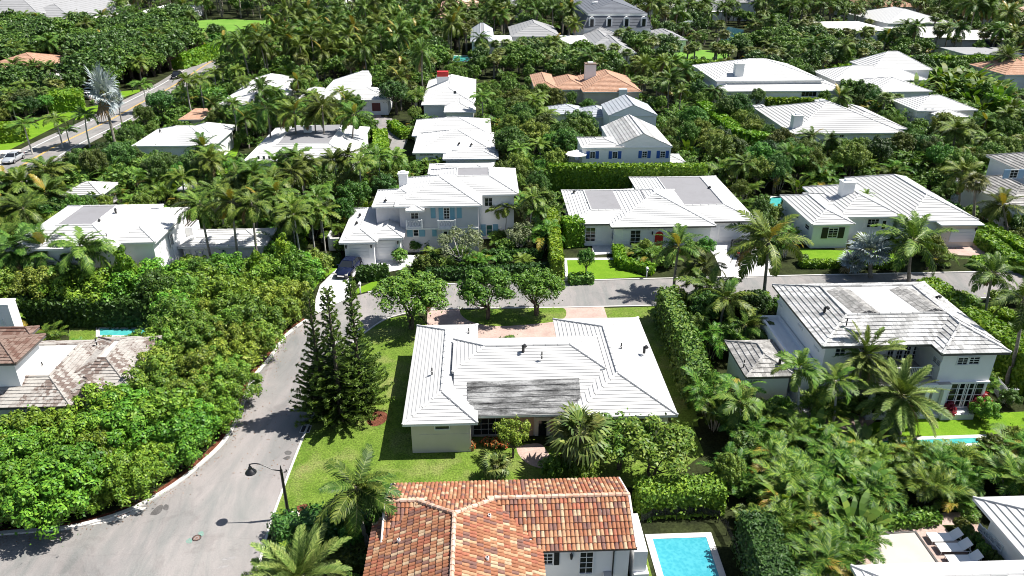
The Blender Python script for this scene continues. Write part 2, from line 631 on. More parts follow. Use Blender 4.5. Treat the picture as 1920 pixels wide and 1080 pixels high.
def courses(parent, name, poly3, d, lip, mat, joined=False, tw=None):
    """lap the courses of a roof slope: poly3 is planar, its first edge the eave"""
    p0, p1 = Vector(poly3[0]), Vector(poly3[1])
    e = (p1 - p0).normalized()
    n = None
    for k in range(2, len(poly3)):
        n = e.cross(Vector(poly3[k]) - p0)
        if n.length > 1e-4:
            break
    n.normalize()
    if n.z < 0:
        n = -n
    w = n.cross(e)
    if (Vector(poly3[-1]) - p0).dot(w) < 0 and (Vector(poly3[2]) - p0).dot(w) < 0:
        w = -w
    ab = [((Vector(p) - p0).dot(e), (Vector(p) - p0).dot(w)) for p in poly3]
    top = max(q[1] for q in ab)
    K = max(1, round(top / d))
    d = top / K
    big = MB()
    for k in range(K):
        s = clip(clip(ab, 1, k * d, True), 1, (k + 1) * d, False)
        if len(s) < 3:
            continue
        mb = big if joined else MB()
        up = lambda a, b, x=0.0: p0 + e * a + w * b + n * (0.012 + lip * (1 - (b - k * d) / d) + x)
        if tw:
            a0, a1 = min(q[0] for q in s), max(q[0] for q in s)
            m = max(1, round((a1 - a0) / tw))
            off = (k % 2) * 0.5
            for j in range(m + 1):
                t = clip(clip(s, 0, a0 + (j - off) * tw, True), 0, a0 + (j + 1 - off) * tw - 0.012, False)
                if len(t) < 3:
                    continue
                dz = random.uniform(0, 0.014)
                pts = [up(a, b, dz) for a, b in t]
                if (pts[1] - pts[0]).cross(pts[2] - pts[0]).dot(n) < 0:
                    pts, t = pts[::-1], t[::-1]
                i0 = len(mb.v)
                mb.v += [tuple(p) for p in pts] + [tuple(p0 + e * a + w * b + n * 0.002) for a, b in t]
                L = len(pts)
                mb.f.append(tuple(range(i0, i0 + L)))
                mb.mi.append(mb.slot(mat))
                for i in range(L):
                    jn = (i + 1) % L
                    mb.f.append((i0 + L + i, i0 + L + jn, i0 + jn, i0 + i))
                    mb.mi.append(mb.slot(mat))
            if not joined:
                mb.build(name, parent)
            continue
        base = lambda a, b: p0 + e * a + w * b + n * 0.002
        pts = [up(a, b) for a, b in s]
        if (pts[1] - pts[0]).cross(pts[2] - pts[0]).dot(n) < 0:
            pts, s = pts[::-1], s[::-1]
        mb.face(pts, mat)
        for i in range(len(s)):
            q, r = s[i], s[(i + 1) % len(s)]
            if abs(q[1] - r[1]) > 1e-5 or abs(q[1] - (k + 1) * d) > 1e-4:
                mb.face([base(*q), base(*r), up(*r), up(*q)], mat)
        if not joined:
            mb.build(name, parent)
    if joined:
        return big


class House:
    def __init__(s, name, label, cat, at_px, z=0, wall="white_wall", roof="white_roof", d=0.38, joined=False, rot=ROT,
                 trim="white_trim", lip=0.055, group=None, tw=None):
        s.tw = tw
        s.o = P(at_px[0], at_px[1], z)
        s.o.z = 0
        s.rot = rot
        s.c, s.s = math.cos(rot), math.sin(rot)
        s.root = thing(name, label, cat, s.o, rot, group)
        s.wall, s.roof, s.d, s.joined, s.trim, s.lip = wall, roof, d, joined, trim, lip
        s.blocks = []

    def loc(s, p):
        dx, dy = p[0] - s.o.x, p[1] - s.o.y
        return Vector((dx * s.c + dy * s.s, -dx * s.s + dy * s.c, p[2] if len(p) > 2 else 0))

    def px(s, x, y, z):
        return s.loc(P(x, y, z))

    def wld(s, u, v, z=0.0):
        return Vector((s.o.x + u * s.c - v * s.s, s.o.y + u * s.s + v * s.c, z))

    def block(s, pts=None, z=3.0, pitch=0.4, oh=0.45, gable="", deck=None, deck_mat="flat_deck", uv=None, base=0.0, wall=None,
              roof=None, flat=False, d=None, soffit=0.16, keep=True, caps=True, parapet=0.0, trim=None, wv=None, planes_fn=None):
        """a wing: eave corners given as photograph points at eave height, or (u0,u1,v0,v1)"""
        JIT[0] += 0.0035
        z = z + (JIT[0] % 0.03)
        if uv is None:
            q = [s.px(x, y, z) for x, y in pts]
            u0, u1 = min(p.x for p in q), max(p.x for p in q)
            v0, v1 = min(p.y for p in q), max(p.y for p in q)
        else:
            u0, u1, v0, v1 = uv
        u0 += (JIT[0] % 0.011); v1 += (JIT[0] % 0.013); v0 += (JIT[0] % 0.009)
        wall, roof, d = wall or s.wall, roof or s.roof, d or s.d
        trim = trim or s.trim
        U, V = u1 - u0, v1 - v0
        B = dict(u0=u0, u1=u1, v0=v0, v1=v1, z=z, oh=oh, base=base, pitch=pitch, gable=gable)
        s.blocks.append(B)
        if keep:
            RECTS.append((s.o, s.c, s.s, u0, u1, v0, v1))
        w = MB()
        zt = z - soffit
        if wv is None:
            w.box(u0 + oh, u1 - oh, v0 + oh, v1 - oh, base, zt + 0.01, wall, skip="bt")
        else:
            for (wa, wb, wc, we) in wv(u0, u1, v0, v1):
                w.box(wa, wb, wc, we, base, zt + 0.01, wall, skip="b")
        rf = MB()
        if flat:
            rf.box(u0, u1, v0, v1, zt, z, trim, top=deck_mat)
            if parapet:
                t = 0.22
                for (a, b_, c, e) in ((u0, u1, v0, v0 + t), (u0, u1, v1 - t, v1), (u0, u0 + t, v0 + t, v1 - t), (u1 - t, u1, v0 + t, v1 - t)):
                    rf.box(a, b_, c, e, z, z + parapet, trim)
            w.build("wall", s.root)
            ro = rf.build("roof", s.root)
            B["roof"] = ro
            return B
        rf.box(u0, u1, v0, v1, zt, z, trim)
        h = min(U, V) / 2
        g = set(gable)
        along_u = (U >= V) if not g else not (g & set("SN"))
        if g:
            h = V / 2 if along_u else U / 2
        ins = min(h, deck) if deck else h
        zr = z + pitch * ins
        planes = []
        lines = []
        if planes_fn:
            planes, lines = planes_fn(u0, u1, v0, v1, z)
        elif deck and ins < h:
            a, b_, c, e = u0 + ins, u1 - ins, v0 + ins, v1 - ins
            Q = [(a, c, zr), (b_, c, zr), (b_, e, zr), (a, e, zr)]
            E = [(u0, v0, z), (u1, v0, z), (u1, v1, z), (u0, v1, z)]
            for i in range(4):
                planes.append([E[i], E[(i + 1) % 4], Q[(i + 1) % 4], Q[i]])
                lines.append((E[i], Q[i]))
                lines.append((Q[i], Q[(i + 1) % 4]))
            rf.face([(x, y, zz + 0.005) for x, y, zz in Q], deck_mat)
        elif along_u:
            vm = (v0 + v1) / 2
            ra = (u0 if "W" in g else u0 + h, vm, zr)
            rb = (u1 if "E" in g else u1 - h, vm, zr)
            planes.append([(u0, v0, z), (u1, v0, z), rb, ra])
            planes.append([(u1, v1, z), (u0, v1, z), ra, rb])
            lines.append((ra, rb))
            if "W" in g:
                w.face([(u0 + 0.06, v1 - 0.1, z), (u0 + 0.06, v0 + 0.1, z), (u0 + 0.06, vm, zr - 0.04)], wall)
            else:
                planes.append([(u0, v1, z), (u0, v0, z), ra])
                lines += [((u0, v1, z), ra), ((u0, v0, z), ra)]
            if "E" in g:
                w.face([(u1 - 0.06, v0 + 0.1, z), (u1 - 0.06, v1 - 0.1, z), (u1 - 0.06, vm, zr - 0.04)], wall)
            else:
                planes.append([(u1, v0, z), (u1, v1, z), rb])
                lines += [((u1, v1, z), rb), ((u1, v0, z), rb)]
        else:
            um = (u0 + u1) / 2
            ra = (um, v0 if "S" in g else v0 + h, zr)
            rb = (um, v1 if "N" in g else v1 - h, zr)
            planes.append([(u0, v1, z), (u0, v0, z), ra, rb])
            planes.append([(u1, v0, z), (u1, v1, z), rb, ra])
            lines.append((ra, rb))
            if "S" in g:
                w.face([(u0 + 0.1, v0 + 0.06, z), (u1 - 0.1, v0 + 0.06, z), (um, v0 + 0.06, zr - 0.04)], wall)
            else:
                planes.append([(u0, v0, z), (u1, v0, z), ra])
                lines += [((u0, v0, z), ra), ((u1, v0, z), ra)]
            if "N" in g:
                w.face([(u1 - 0.1, v1 - 0.06, z), (u0 + 0.1, v1 - 0.06, z), (um, v1 - 0.06, zr - 0.04)], wall)
            else:
                planes.append([(u1, v1, z), (u0, v1, z), rb])
                lines += [((u0, v1, z), rb), ((u1, v1, z), rb)]
        w.build("wall", s.root)
        if s.joined:
            for pl in planes:
                bg_ = courses(None, "", pl, d, s.lip, roof, True, s.tw)
                i0 = len(rf.v)
                rf.v += bg_.v
                rf.f += [tuple(i + i0 for i in f) for f in bg_.f]
                rf.mi += [rf.slot(roof)] * len(bg_.f)
            ro = rf.build("roof", s.root)
        else:
            ro = rf.build("roof", s.root)
            for pl in planes:
                courses(ro, "tile_course", pl, d, s.lip, roof, False, s.tw)
        if caps:
            cp = MB()
            for a, b_ in lines:
                a, b_ = Vector(a), Vector(b_)
                L = (b_ - a).length
                if L < 0.3:
                    continue
                k = max(2, int(L / (0.9 if not s.joined else 2.5)))
                for i in range(k):
                    p, q = a.lerp(b_, i / k), a.lerp(b_, (i + 0.97) / k)
                    p.z += 0.045; q.z += 0.035
                    cp.tube([p, q], [0.115, 0.095], roof, 6)
            if cp.f:
                cp.build("ridge_cap", ro, smooth=False)
        B["roof"] = ro
        B["zr"] = zr
        return B

    # --- things on a wall: photograph points are carried onto the wall's plane
    def on_face(s, B, face, x, y, off=0.0):
        o = Vector((0, 0, CAM_H))
        d = ray(x, y)
        lo = s.loc(o)
        ld = Vector((d.x * s.c + d.y * s.s, -d.x * s.s + d.y * s.c, d.z))
        k = B["oh"]
        if face == "S":
            t = (B.get("wall_v", B["v0"] + k) - off - lo.y) / ld.y
        elif face == "W":
            t = (B["u0"] + k - off - lo.x) / ld.x
        elif face == "E":
            t = (B["u1"] - k + off - lo.x) / ld.x
        return lo + ld * t

    def frame(s, B, face):
        """(origin on wall, direction along it, outward normal)"""
        k = B["oh"]
        if face == "S":
            return Vector((0, B.get("wall_v", B["v0"] + k), 0)), Vector((1, 0, 0)), Vector((0, -1, 0))
        if face == "W":
            return Vector((B["u0"] + k, 0, 0)), Vector((0, -1, 0)), Vector((-1, 0, 0))
        if face == "E":
            return Vector((B["u1"] - k, 0, 0)), Vector((0, 1, 0)), Vector((1, 0, 0))
        return Vector((0, B["v1"] - k, 0)), Vector((-1, 0, 0)), Vector((0, 1, 0))

    def rect(s, B, face, box):
        """box = (a, z0, w, h) in wall metres or ('px', x0, y0, x1, y1)"""
        o, e, n = s.frame(B, face)
        if box[0] == "px":
            p, q = s.on_face(B, face, box[1], box[2]), s.on_face(B, face, box[3], box[4])
            a0, a1 = sorted(((p - o).dot(e), (q - o).dot(e)))
            z0, z1 = sorted((p.z, q.z))
            return a0, a1, z0, z1
        return box[0], box[0] + box[2], box[1], box[1] + box[3]

    def slab(s, mb, B, face, a0, a1, z0, z1, t0, t1, mat):
        o, e, n = s.frame(B, face)
        f = lambda a, z, t: o + e * a + n * t + Vector((0, 0, z))
        v = [f(a0, z0, t0), f(a1, z0, t0), f(a1, z0, t1), f(a0, z0, t1), f(a0, z1, t0), f(a1, z1, t0), f(a1, z1, t1), f(a0, z1, t1)]
        for q in ((0, 1, 2, 3), (4, 7, 6, 5), (3, 2, 6, 7), (0, 3, 7, 4), (1, 5, 6, 2)):
            mb.face([v[i] for i in q], mat)

    def window(s, B, face, box, nx=2, ny=3, shutter=None, name="window", frame="white_trim", glass="glass", fw=0.08, sw=None, bar=0.035, shut="LR"):
        a0, a1, z0, z1 = s.rect(B, face, box)
        mb = MB()
        T = 0.07
        s.slab(mb, B, face, a0, a0 + fw, z0, z1, 0.0, T, frame)
        s.slab(mb, B, face, a1 - fw, a1, z0, z1, 0.0, T, frame)
        s.slab(mb, B, face, a0 + fw, a1 - fw, z1 - fw, z1, 0.0, T, frame)
        s.slab(mb, B, face, a0 + fw, a1 - fw, z0, z0 + fw, 0.0, T + 0.03, frame)
        for i in range(1, nx):
            x = a0 + fw + (a1 - a0 - 2 * fw) * i / nx
            s.slab(mb, B, face, x - bar / 2, x + bar / 2, z0 + fw, z1 - fw, 0.014, 0.045, frame)
        for j in range(1, ny):
            y = z0 + fw + (z1 - z0 - 2 * fw) * j / ny
            s.slab(mb, B, face, a0 + fw, a1 - fw, y - bar / 2, y + bar / 2, 0.014, 0.043, frame)
        w = mb.build(name, s.root)
        gl = MB()
        s.slab(gl, B, face, a0 + fw * 0.6, a1 - fw * 0.6, z0 + fw * 0.6, z1 - fw * 0.6, 0.0, 0.012, glass)
        gl.build("pane", w)
        if shutter:
            ww = sw or (a1 - a0) * 0.5
            for k, (b0, b1) in (("L", (a0 - ww - 0.02, a0 - 0.02)), ("R", (a1 + 0.02, a1 + ww + 0.02))):
                if k in shut:
                    m2 = MB()
                    s.slab(m2, B, face, b0, b1, z0 - 0.03, z1 + 0.03, 0.0, 0.05, shutter)
                    for j in range(5):
                        zz = z0 + (z1 - z0) * (j + 0.5) / 5
                        s.slab(m2, B, face, b0 + 0.05, b1 - 0.05, zz - 0.06, zz + 0.06, 0.05, 0.065, shutter)
                    m2.build("shutter", s.root)
        return w

    def panel(s, B, face, box, mat, name, t=0.05, rows=0, cols=0):
        a0, a1, z0, z1 = s.rect(B, face, box)
        mb = MB()
        if rows:
            for j in range(rows):
                for i in range(max(cols, 1)):
                    wv = (a1 - a0) / max(cols, 1)
                    hh = (z1 - z0) / rows
                    s.slab(mb, B, face, a0 + i * wv + 0.03, a0 + (i + 1) * wv - 0.03, z0 + j * hh + 0.02, z0 + (j + 1) * hh - 0.02, 0.0, t, mat)
            s.slab(mb, B, face, a0, a1, z0, z1, 0.0, t * 0.5, mat)
        else:
            s.slab(mb, B, face, a0, a1, z0, z1, 0.0, t, mat)
        return mb.build(name, s.root)

    def lantern(s, B, face, x, y):
        p = s.on_face(B, face, x, y)
        o, e, n = s.frame(B, face)
        q = p + n * 0.12
        mb = MB()
        mb.tube([q + Vector((0, 0, -0.22)), q + Vector((0, 0, 0.1)), q + Vector((0, 0, 0.22))], [0.07, 0.11, 0.02], "black_metal", 6)
        mb.tube([p + Vector((0, 0, 0.15)), q + Vector((0, 0, 0.15))], 0.02, "black_metal", 4)
        mb.build("wall_lantern", s.root)

    def chimney(s, px0, py0, w, dp, z0, z1, mat="white_wall", cap="white_trim", flue=True):
        """base centre at photograph point seen at height z0"""
        c = s.px(px0, py0, z0)
        mb = MB()
        mb.box(c.x - w / 2, c.x + w / 2, c.y - dp / 2, c.y + dp / 2, z0 - 1.5, z1, mat)
        ch = mb.build("chimney", s.root)
        m2 = MB()
        m2.box(c.x - w / 2 - 0.1, c.x + w / 2 + 0.1, c.y - dp / 2 - 0.1, c.y + dp / 2 + 0.1, z1, z1 + 0.14, cap)
        if flue:
            m2.box(c.x - w / 4, c.x + w / 4, c.y - dp / 4, c.y + dp / 4, z1 + 0.14, z1 + 0.4, mat)
        m2.build("chimney_cap", ch)
        return c

    def vent(s, x, y, z, hood=False):
        p = s.px(x, y, z)
        mb = MB()
        if hood:
            mb.tube([p + Vector((0, 0, -0.3)), p + Vector((0, 0, 0.28)), p + Vector((0.1, -0.12, 0.42)), p + Vector((0.16, -0.3, 0.36))], [0.12, 0.12, 0.13, 0.14], "dark_metal", 8)
        else:
            mb.tube([p + Vector((0, 0, -0.3)), p + Vector((0, 0, 0.35))], 0.055, "dark_metal", 8)
            mb.tube([p + Vector((0, 0, 0.02)), p + Vector((0, 0, 0.07))], 0.12, "grey_trim", 8)
        mb.build("vent_pipe", s.root)

    def roof_sheet(s, pxs, zf, mat, name, lift=0.09, th=0.05):
        """a patch lying on a roof: zf(u, v) gives the roof's height; corners are photograph points"""
        mb = MB()
        pts = []
        for x, y in pxs:
            d = ray(x, y)
            t = 20.0
            q = None
            # march down the ray until it meets the roof
            for k in range(4000):
                t += 0.03
                w = Vector((d.x * t, d.y * t, CAM_H + d.z * t))
                l = s.loc(w)
                if w.z <= zf(l.x, l.y):
                    q = Vector((l.x, l.y, zf(l.x, l.y) + lift))
                    break
            if q is None:
                return None
            pts.append(q)
        if (pts[1] - pts[0]).cross(pts[2] - pts[0]).z < 0:
            pts = pts[::-1]
        mb.face(pts, mat)
        for i in range(len(pts)):
            a, b_ = pts[i], pts[(i + 1) % len(pts)]
            mb.face([a - Vector((0, 0, th + lift)), b_ - Vector((0, 0, th + lift)), b_, a], mat)
        return mb.build(name, s.root)


def hip_z(B, u, v):
    if not (B["u0"] <= u <= B["u1"] and B["v0"] <= v <= B["v1"]):
        return -9.0
    e = []
    g = B["gable"]
    if "W" not in g: e.append(u - B["u0"])
    if "E" not in g: e.append(B["u1"] - u)
    if "S" not in g: e.append(v - B["v0"])
    if "N" not in g: e.append(B["v1"] - v)
    return B["z"] + B["pitch"] * min(e)

# ---------------------------------------------------------------- ground, roads, lawns
big = MB()
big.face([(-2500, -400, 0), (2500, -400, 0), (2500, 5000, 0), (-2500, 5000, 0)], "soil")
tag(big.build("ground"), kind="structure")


def gp(l):
    return [P(x, y, 0) for x, y in l]


# near street: comes in at the bottom left, bends up past the norfolk pines and joins the cross street
west_edge = smooth_line(gp([(-260, 1040), (-120, 1022), (0, 1003), (120, 993), (190, 978), (255, 955), (330, 912), (385, 868), (425, 828), (450, 780), (478, 712), (510, 672), (540, 630), (580, 600)]))
east_edge = smooth_line(gp([(455, 1150), (480, 1080), (505, 990), (540, 893), (575, 805), (598, 757), (622, 694), (655, 650), (690, 620), (728, 597), (780, 585), (860, 579)]))
apron = gp([(580, 600), (596, 560), (604, 536), (640, 515), (655, 518)])
cross_n = gp([(655, 558), (690, 549), (745, 536), (850, 533), (1060, 527), (1320, 521), (1700, 513), (1960, 508)])
cross_s = gp([(860, 579), (1060, 577), (1230, 573), (1450, 568), (1700, 562), (1960, 557)])
road_poly = gp([(-260, 1250), (440, 1250)]) + east_edge + cross_s[1:] + cross_n[::-1] + gp([(640, 566), (612, 578)]) + west_edge[::-1]
sheet("road", road_poly, 0.012, "asphalt")
KEEP_OUT.append([(p.x, p.y) for p in road_poly])

kw = [p + Vector((-0.18, 0.05, 0)) for p in west_edge]
ribbon("kerb", kw, 0.32, 0.004, "concrete", h=0.13)
ribbon("kerb", east_edge, 0.16, 0.004, "concrete", h=0.07)
ribbon("kerb", cross_n[1:], 0.18, 0.004, "concrete", h=0.1)
ribbon("kerb", cross_s, 0.18, 0.004, "concrete", h=0.07)

# mulch strip behind the west kerb
ms = [p + Vector((-0.5, 0.2, 0)) for p in west_edge]
ribbon("mulch_strip", ms, 0.55, 0.03, "mulch")

# the avenue
av_mid = smooth_line(gp([(-200, 425), (-60, 362), (0, 334), (110, 271), (200, 228), (270, 190), (330, 158), (385, 122), (440, 92), (500, 62)]))
ribbon("avenue", av_mid, 10.4, 0.010, "asphalt")
for off, nm in ((3.55, 1), (-3.55, 1)):
    ln = []
    for i, p in enumerate(av_mid):
        d = (av_mid[min(i + 1, len(av_mid) - 1)] - av_mid[max(i - 1, 0)]).normalized()
        ln.append(p + Vector((-d.y, d.x, 0)) * off)
    ribbon("edge_line", ln, 0.18, 0.016, "white_paint")
for off in (0.13, -0.13):
    ln = []
    for i, p in enumerate(av_mid):
        d = (av_mid[min(i + 1, len(av_mid) - 1)] - av_mid[max(i - 1, 0)]).normalized()
        ln.append(p + Vector((-d.y, d.x, 0)) * off)
    ribbon("centre_line", ln, 0.15, 0.016, "yellow_paint")
L, Rr = [], []
for i, p in enumerate(av_mid):
    d = (av_mid[min(i + 1, len(av_mid) - 1)] - av_mid[max(i - 1, 0)]).normalized()
    L.append(p + Vector((-d.y, d.x, 0)) * 6)
    Rr.append(p - Vector((-d.y, d.x, 0)) * 6)
KEEP_OUT.append([(p.x, p.y) for p in L + Rr[::-1]])


def area(name, pxs, z, m, keep=True, smooth=0, thick=0.0):
    pts = gp(pxs)
    if smooth:
        pts = smooth_line(pts + [pts[0]], smooth)[:-1]
    o = sheet(name, pts, z, m, thick=thick)
    if keep:
        KEEP_OUT.append([(p.x, p.y) for p in pts])
    return o


# lawn of the corner house
area("lawn", [(505, 990), (540, 893), (575, 805), (598, 757), (622, 694), (655, 650), (690, 620), (728, 597), (782, 588), (800, 608), (760, 800), (1050, 840), (1300, 800), (1320, 850), (1240, 912), (1160, 915), (720, 965), (560, 985)], 0.02, "lawn_grass")
area("lawn", [(1132, 578), (1228, 575), (1290, 690), (1310, 800), (1262, 800), (1205, 610), (1140, 604)], 0.02, "lawn_grass")
area("lawn", [(862, 582), (1000, 578), (1052, 577), (1062, 588), (1052, 600), (1010, 607), (930, 612), (885, 604), (866, 592)], 0.026, "lawn_grass", smooth=3)
area("driveway", [(802, 583), (862, 580), (866, 592), (885, 604), (930, 612), (1010, 607), (1052, 600), (1062, 588), (1056, 577), (1132, 575), (1142, 606), (1045, 640), (895, 645), (800, 612)], 0.022, "pink_paving")
area("garden_path", [(968, 838), (1000, 832), (1020, 838), (1040, 880), (1005, 876), (985, 866), (972, 852)], 0.028, "pink_paving", keep=False, smooth=3)
area("mulch_bed", [(705, 770), (725, 775), (722, 792), (700, 800), (688, 790)], 0.027, "mulch", keep=False, smooth=3)
area("mulch_bed", [(556, 950), (575, 946), (584, 962), (566, 972)], 0.027, "mulch", keep=False, smooth=3)
# lawn strip by the clay-tiled house
area("lawn", [(600, 1010), (712, 1000), (705, 1026), (640, 1032), (600, 1030)], 0.018, "lawn_grass", keep=False)
area("lawn", [(1186, 1040), (1212, 1040), (1230, 1110), (1180, 1110)], 0.018, "lawn_grass", keep=False)
# centre two-storey house: paving and verge
area("forecourt", [(652, 486), (700, 484), (762, 477), (788, 480), (780, 500), (728, 510), (690, 505), (660, 520), (655, 558), (620, 575), (590, 590), (592, 560), (600, 535), (625, 510)], 0.02, "pale_paving")
area("verge", [(655, 556), (690, 546), (745, 533), (746, 520), (700, 528), (672, 540)], 0.024, "bright_lawn", keep=False)
area("verge", [(598, 500), (640, 492), (628, 508), (604, 524), (590, 540), (585, 520)], 0.02, "bright_lawn", keep=False)
# red-door house: lawn, forecourt
area("lawn", [(1063, 487), (1158, 486), (1170, 505), (1210, 519), (1116, 524), (1066, 524)], 0.022, "bright_lawn")
area("path", [(1058, 484), (1160, 483), (1160, 487), (1063, 488), (1066, 524), (1060, 525)], 0.024, "concrete", keep=False)
area("terrace", [(1110, 456), (1150, 456), (1152, 476), (1112, 478)], 0.03, "pale_paving")
area("forecourt", [(1320, 456), (1404, 455), (1450, 490), (1452, 503), (1352, 508), (1340, 480)], 0.02, "pale_paving")
area("pavement_apron", [(1352, 508), (1440, 504), (1445, 519), (1352, 523)], 0.024, "concrete")
# right hand white house: lawn, drive
area("lawn", [(1495, 466), (1580, 470), (1640, 470), (1700, 480), (1690, 492), (1560, 493), (1510, 492)], 0.022, "bright_lawn")
area("driveway", [(1760, 462), (1832, 452), (1866, 474), (1830, 480), (1780, 478)], 0.022, "pink_paving")
# two-storey grey-tiled house: lawn, terrace, pool
area("lawn", [(1600, 796), (1790, 778), (1920, 772), (1920, 812), (1760, 818), (1610, 822)], 0.022, "bright_lawn")
area("pool_deck", [(1420, 745), (1560, 760), (1640, 790), (1600, 830), (1420, 810)], 0.024, "pink_paving", keep=False)
area("lawn", [(1850, 575), (1930, 590), (1960, 640), (1890, 622)], 0.022, "bright_lawn")
# avenue verges
area("verge", [(-20, 262), (60, 232), (140, 200), (170, 205), (90, 245), (0, 290)], 0.02, "bright_lawn")
area("verge", [(150, 205), (200, 193), (205, 200), (170, 216), (140, 226)], 0.022, "bright_lawn")
area("verge", [(222, 172), (262, 168), (262, 172), (228, 184)], 0.022, "bright_lawn")
area("verge", [(150, 288), (176, 272), (200, 268), (190, 290)], 0.022, "bright_lawn")
area("driveway", [(-20, 283), (40, 280), (35, 292), (0, 308), (-30, 318)], 0.026, "sand")
area("driveway", [(162, 182), (200, 186), (212, 190), (200, 198), (172, 192)], 0.026, "sand")
area("driveway", [(20, 360), (75, 345), (75, 358), (40, 368)], 0.026, "concrete")
KEEP_OUT.append([(p.x, p.y) for p in gp([(1000, 1080), (1205, 1070), (1215, 1300), (980, 1300)])])
# far golf lawn and other lawns
area("golf_lawn", [(362, 38), (430, 36), (520, 40), (600, 26), (560, 48), (470, 62), (400, 66), (366, 62)], 0.02, "far_lawn")
area("golf_lawn", [(470, 45), (530, 28), (556, 28), (520, 48)], 0.024, "far_lawn")
area("lawn", [(1268, 92), (1330, 94), (1370, 102), (1360, 112), (1260, 110)], 0.02, "far_lawn")
area("lawn", [(402, 262), (455, 262), (440, 300), (412, 305)], 0.02, "bright_lawn")
# the lane between the middle houses
area("lane", [(690, 215), (735, 222), (745, 250), (765, 262), (735, 320), (715, 318), (735, 262), (690, 240)], 0.02, "asphalt")
area("forecourt", [(655, 205), (715, 208), (714, 222), (690, 222), (660, 216)], 0.024, "pink_paving")
area("lawn", [(690, 270), (722, 270), (724, 300), (705, 312)], 0.02, "bright_lawn", keep=False)

area("lawn", [(130, 608), (312, 608), (312, 640), (130, 640)], 0.02, "lawn_grass")
# pools
def pool(name, label, pxs, w=0.4, coping="white_paint", wat="pool_water", zc=0.06):
    pts = gp(pxs)
    c = sum(pts, Vector()) / len(pts)
    root = thing(name, label, "pool", c)
    b = MB()
    n = len(pts)
    if sum(pts[i].x * pts[(i + 1) % n].y - pts[(i + 1) % n].x * pts[i].y for i in range(n)) < 0:
        pts = pts[::-1]
    inner = []
    for i, p in enumerate(pts):
        a, d = pts[i - 1], pts[(i + 1) % n]
        e1, e2 = (p - a).normalized(), (d - p).normalized()
        n1, n2 = Vector((-e1.y, e1.x, 0)), Vector((-e2.y, e2.x, 0))
        m = (n1 + n2).normalized()
        inner.append(p + m * (w / max(0.3, m.dot(n1))))
    wb = MB()
    wb.face([p - c + Vector((0, 0, 0.035)) for p in inner], wat)
    for i in range(n):
        j = (i + 1) % n
        o1, o2, i1, i2 = pts[i] - c, pts[j] - c, inner[i] - c, inner[j] - c
        z = Vector((0, 0, zc))
        b.face([o1 + z, o2 + z, i2 + z, i1 + z], coping)
        b.face([o1, o2, o2 + z, o1 + z], coping)
        b.face([i2 + Vector((0, 0, .03)), i1 + Vector((0, 0, .03)), i1 + z, i2 + z], coping)
    b.build("coping", root)
    wb.build("water", root)
    KEEP_OUT.append([(p.x, p.y) for p in pts])
    return root


pool("swimming_pool", "bright blue rectangular swimming pool beside the clay-tiled house", [(1209, 1003), (1333, 999), (1378, 1130), (1248, 1140)], 0.42, "concrete")
pool("swimming_pool", "narrow turquoise pool end behind the brown shingle house on the left", [(180, 613), (300, 614), (300, 633), (180, 633)], 0.35, "concrete", "teal_water")
pool("swimming_pool", "rounded pale turquoise pool behind the house with the square white chimney", [(1430, 373), (1445, 368), (1470, 368), (1480, 385), (1466, 395), (1440, 390)], 0.5, "concrete", "teal_water")
pool("swimming_pool", "long teal pool at the lawn's edge before the grey-tiled two-storey house", [(1640, 822), (1860, 815), (1875, 836), (1640, 846)], 0.4, "concrete", "teal_water")
pool("swimming_pool", "small pale pool among trees left of the far grey hipped houses", [(846, 104), (886, 104), (886, 116), (846, 117)], 0.6, "concrete", "teal_water")
sheet("pond", gp([(1365, 50), (1395, 56), (1392, 90), (1362, 96), (1350, 70)]), 0.03, "dark_pond")
KEEP_OUT.append([(p.x, p.y) for p in gp([(1365, 50), (1395, 56), (1392, 90), (1362, 96), (1350, 70)])])

# ---------------------------------------------------------------- the houses
# 1. corner house in the middle
h = House("bungalow", "long white-tiled bungalow on the corner lawn with a dark stained panel on its roof", "house", (760, 797), 3.0, wall="cream_wall", d=0.34, lip=0.042)
Wb = h.block([(757, 797), (782, 613), (896, 609)], 3.0, 0.36, oh=0.55)
Eb = h.block([(1271, 779), (1195, 596), (1037, 600)], 3.0, 0.33, oh=0.55)
nw, ne = h.px(851, 638, 4.14), h.px(1112, 632, 4.14)
fe = h.px(985, 779, 2.83)
# the middle roof: hipped ends and back eave sit high, the front slope runs down low over the porch
cu0, cu1, cv0, cv1 = nw.x, ne.x + 0.3, fe.y, nw.y + 0.2
S_, zc_ = 0.30, 2.83
ze = 4.10
vs = cv0 + (ze - zc_) / S_            # where the front slope passes the height of the side eaves
hh = (cv1 - vs) / 2
vr, zr_ = vs + hh, ze + S_ * hh
mx0, mx1 = (Wb["u0"] + Wb["u1"]) / 2 + 0.9, (Eb["u0"] + Eb["u1"]) / 2 - 1.2


def mid_planes(u0, u1, v0, v1, z):
    A, B_, C_, D_ = (cu0, vs, ze), (cu1, vs, ze), (cu1, cv1, ze), (cu0, cv1, ze)
    ra, rb = (cu0 + hh, vr, zr_), (cu1 - hh, vr, zr_)
    low0, low1 = (mx0, cv0, zc_), (mx1, cv0, zc_)
    pl = [[low0, low1, (mx1, vs, ze), (mx0, vs, ze)], [A, B_, rb, ra], [C_, D_, ra, rb], [D_, A, ra], [B_, C_, rb]]
    ln = [(ra, rb), (A, ra), (D_, ra), (B_, rb), (C_, rb)]
    return pl, ln


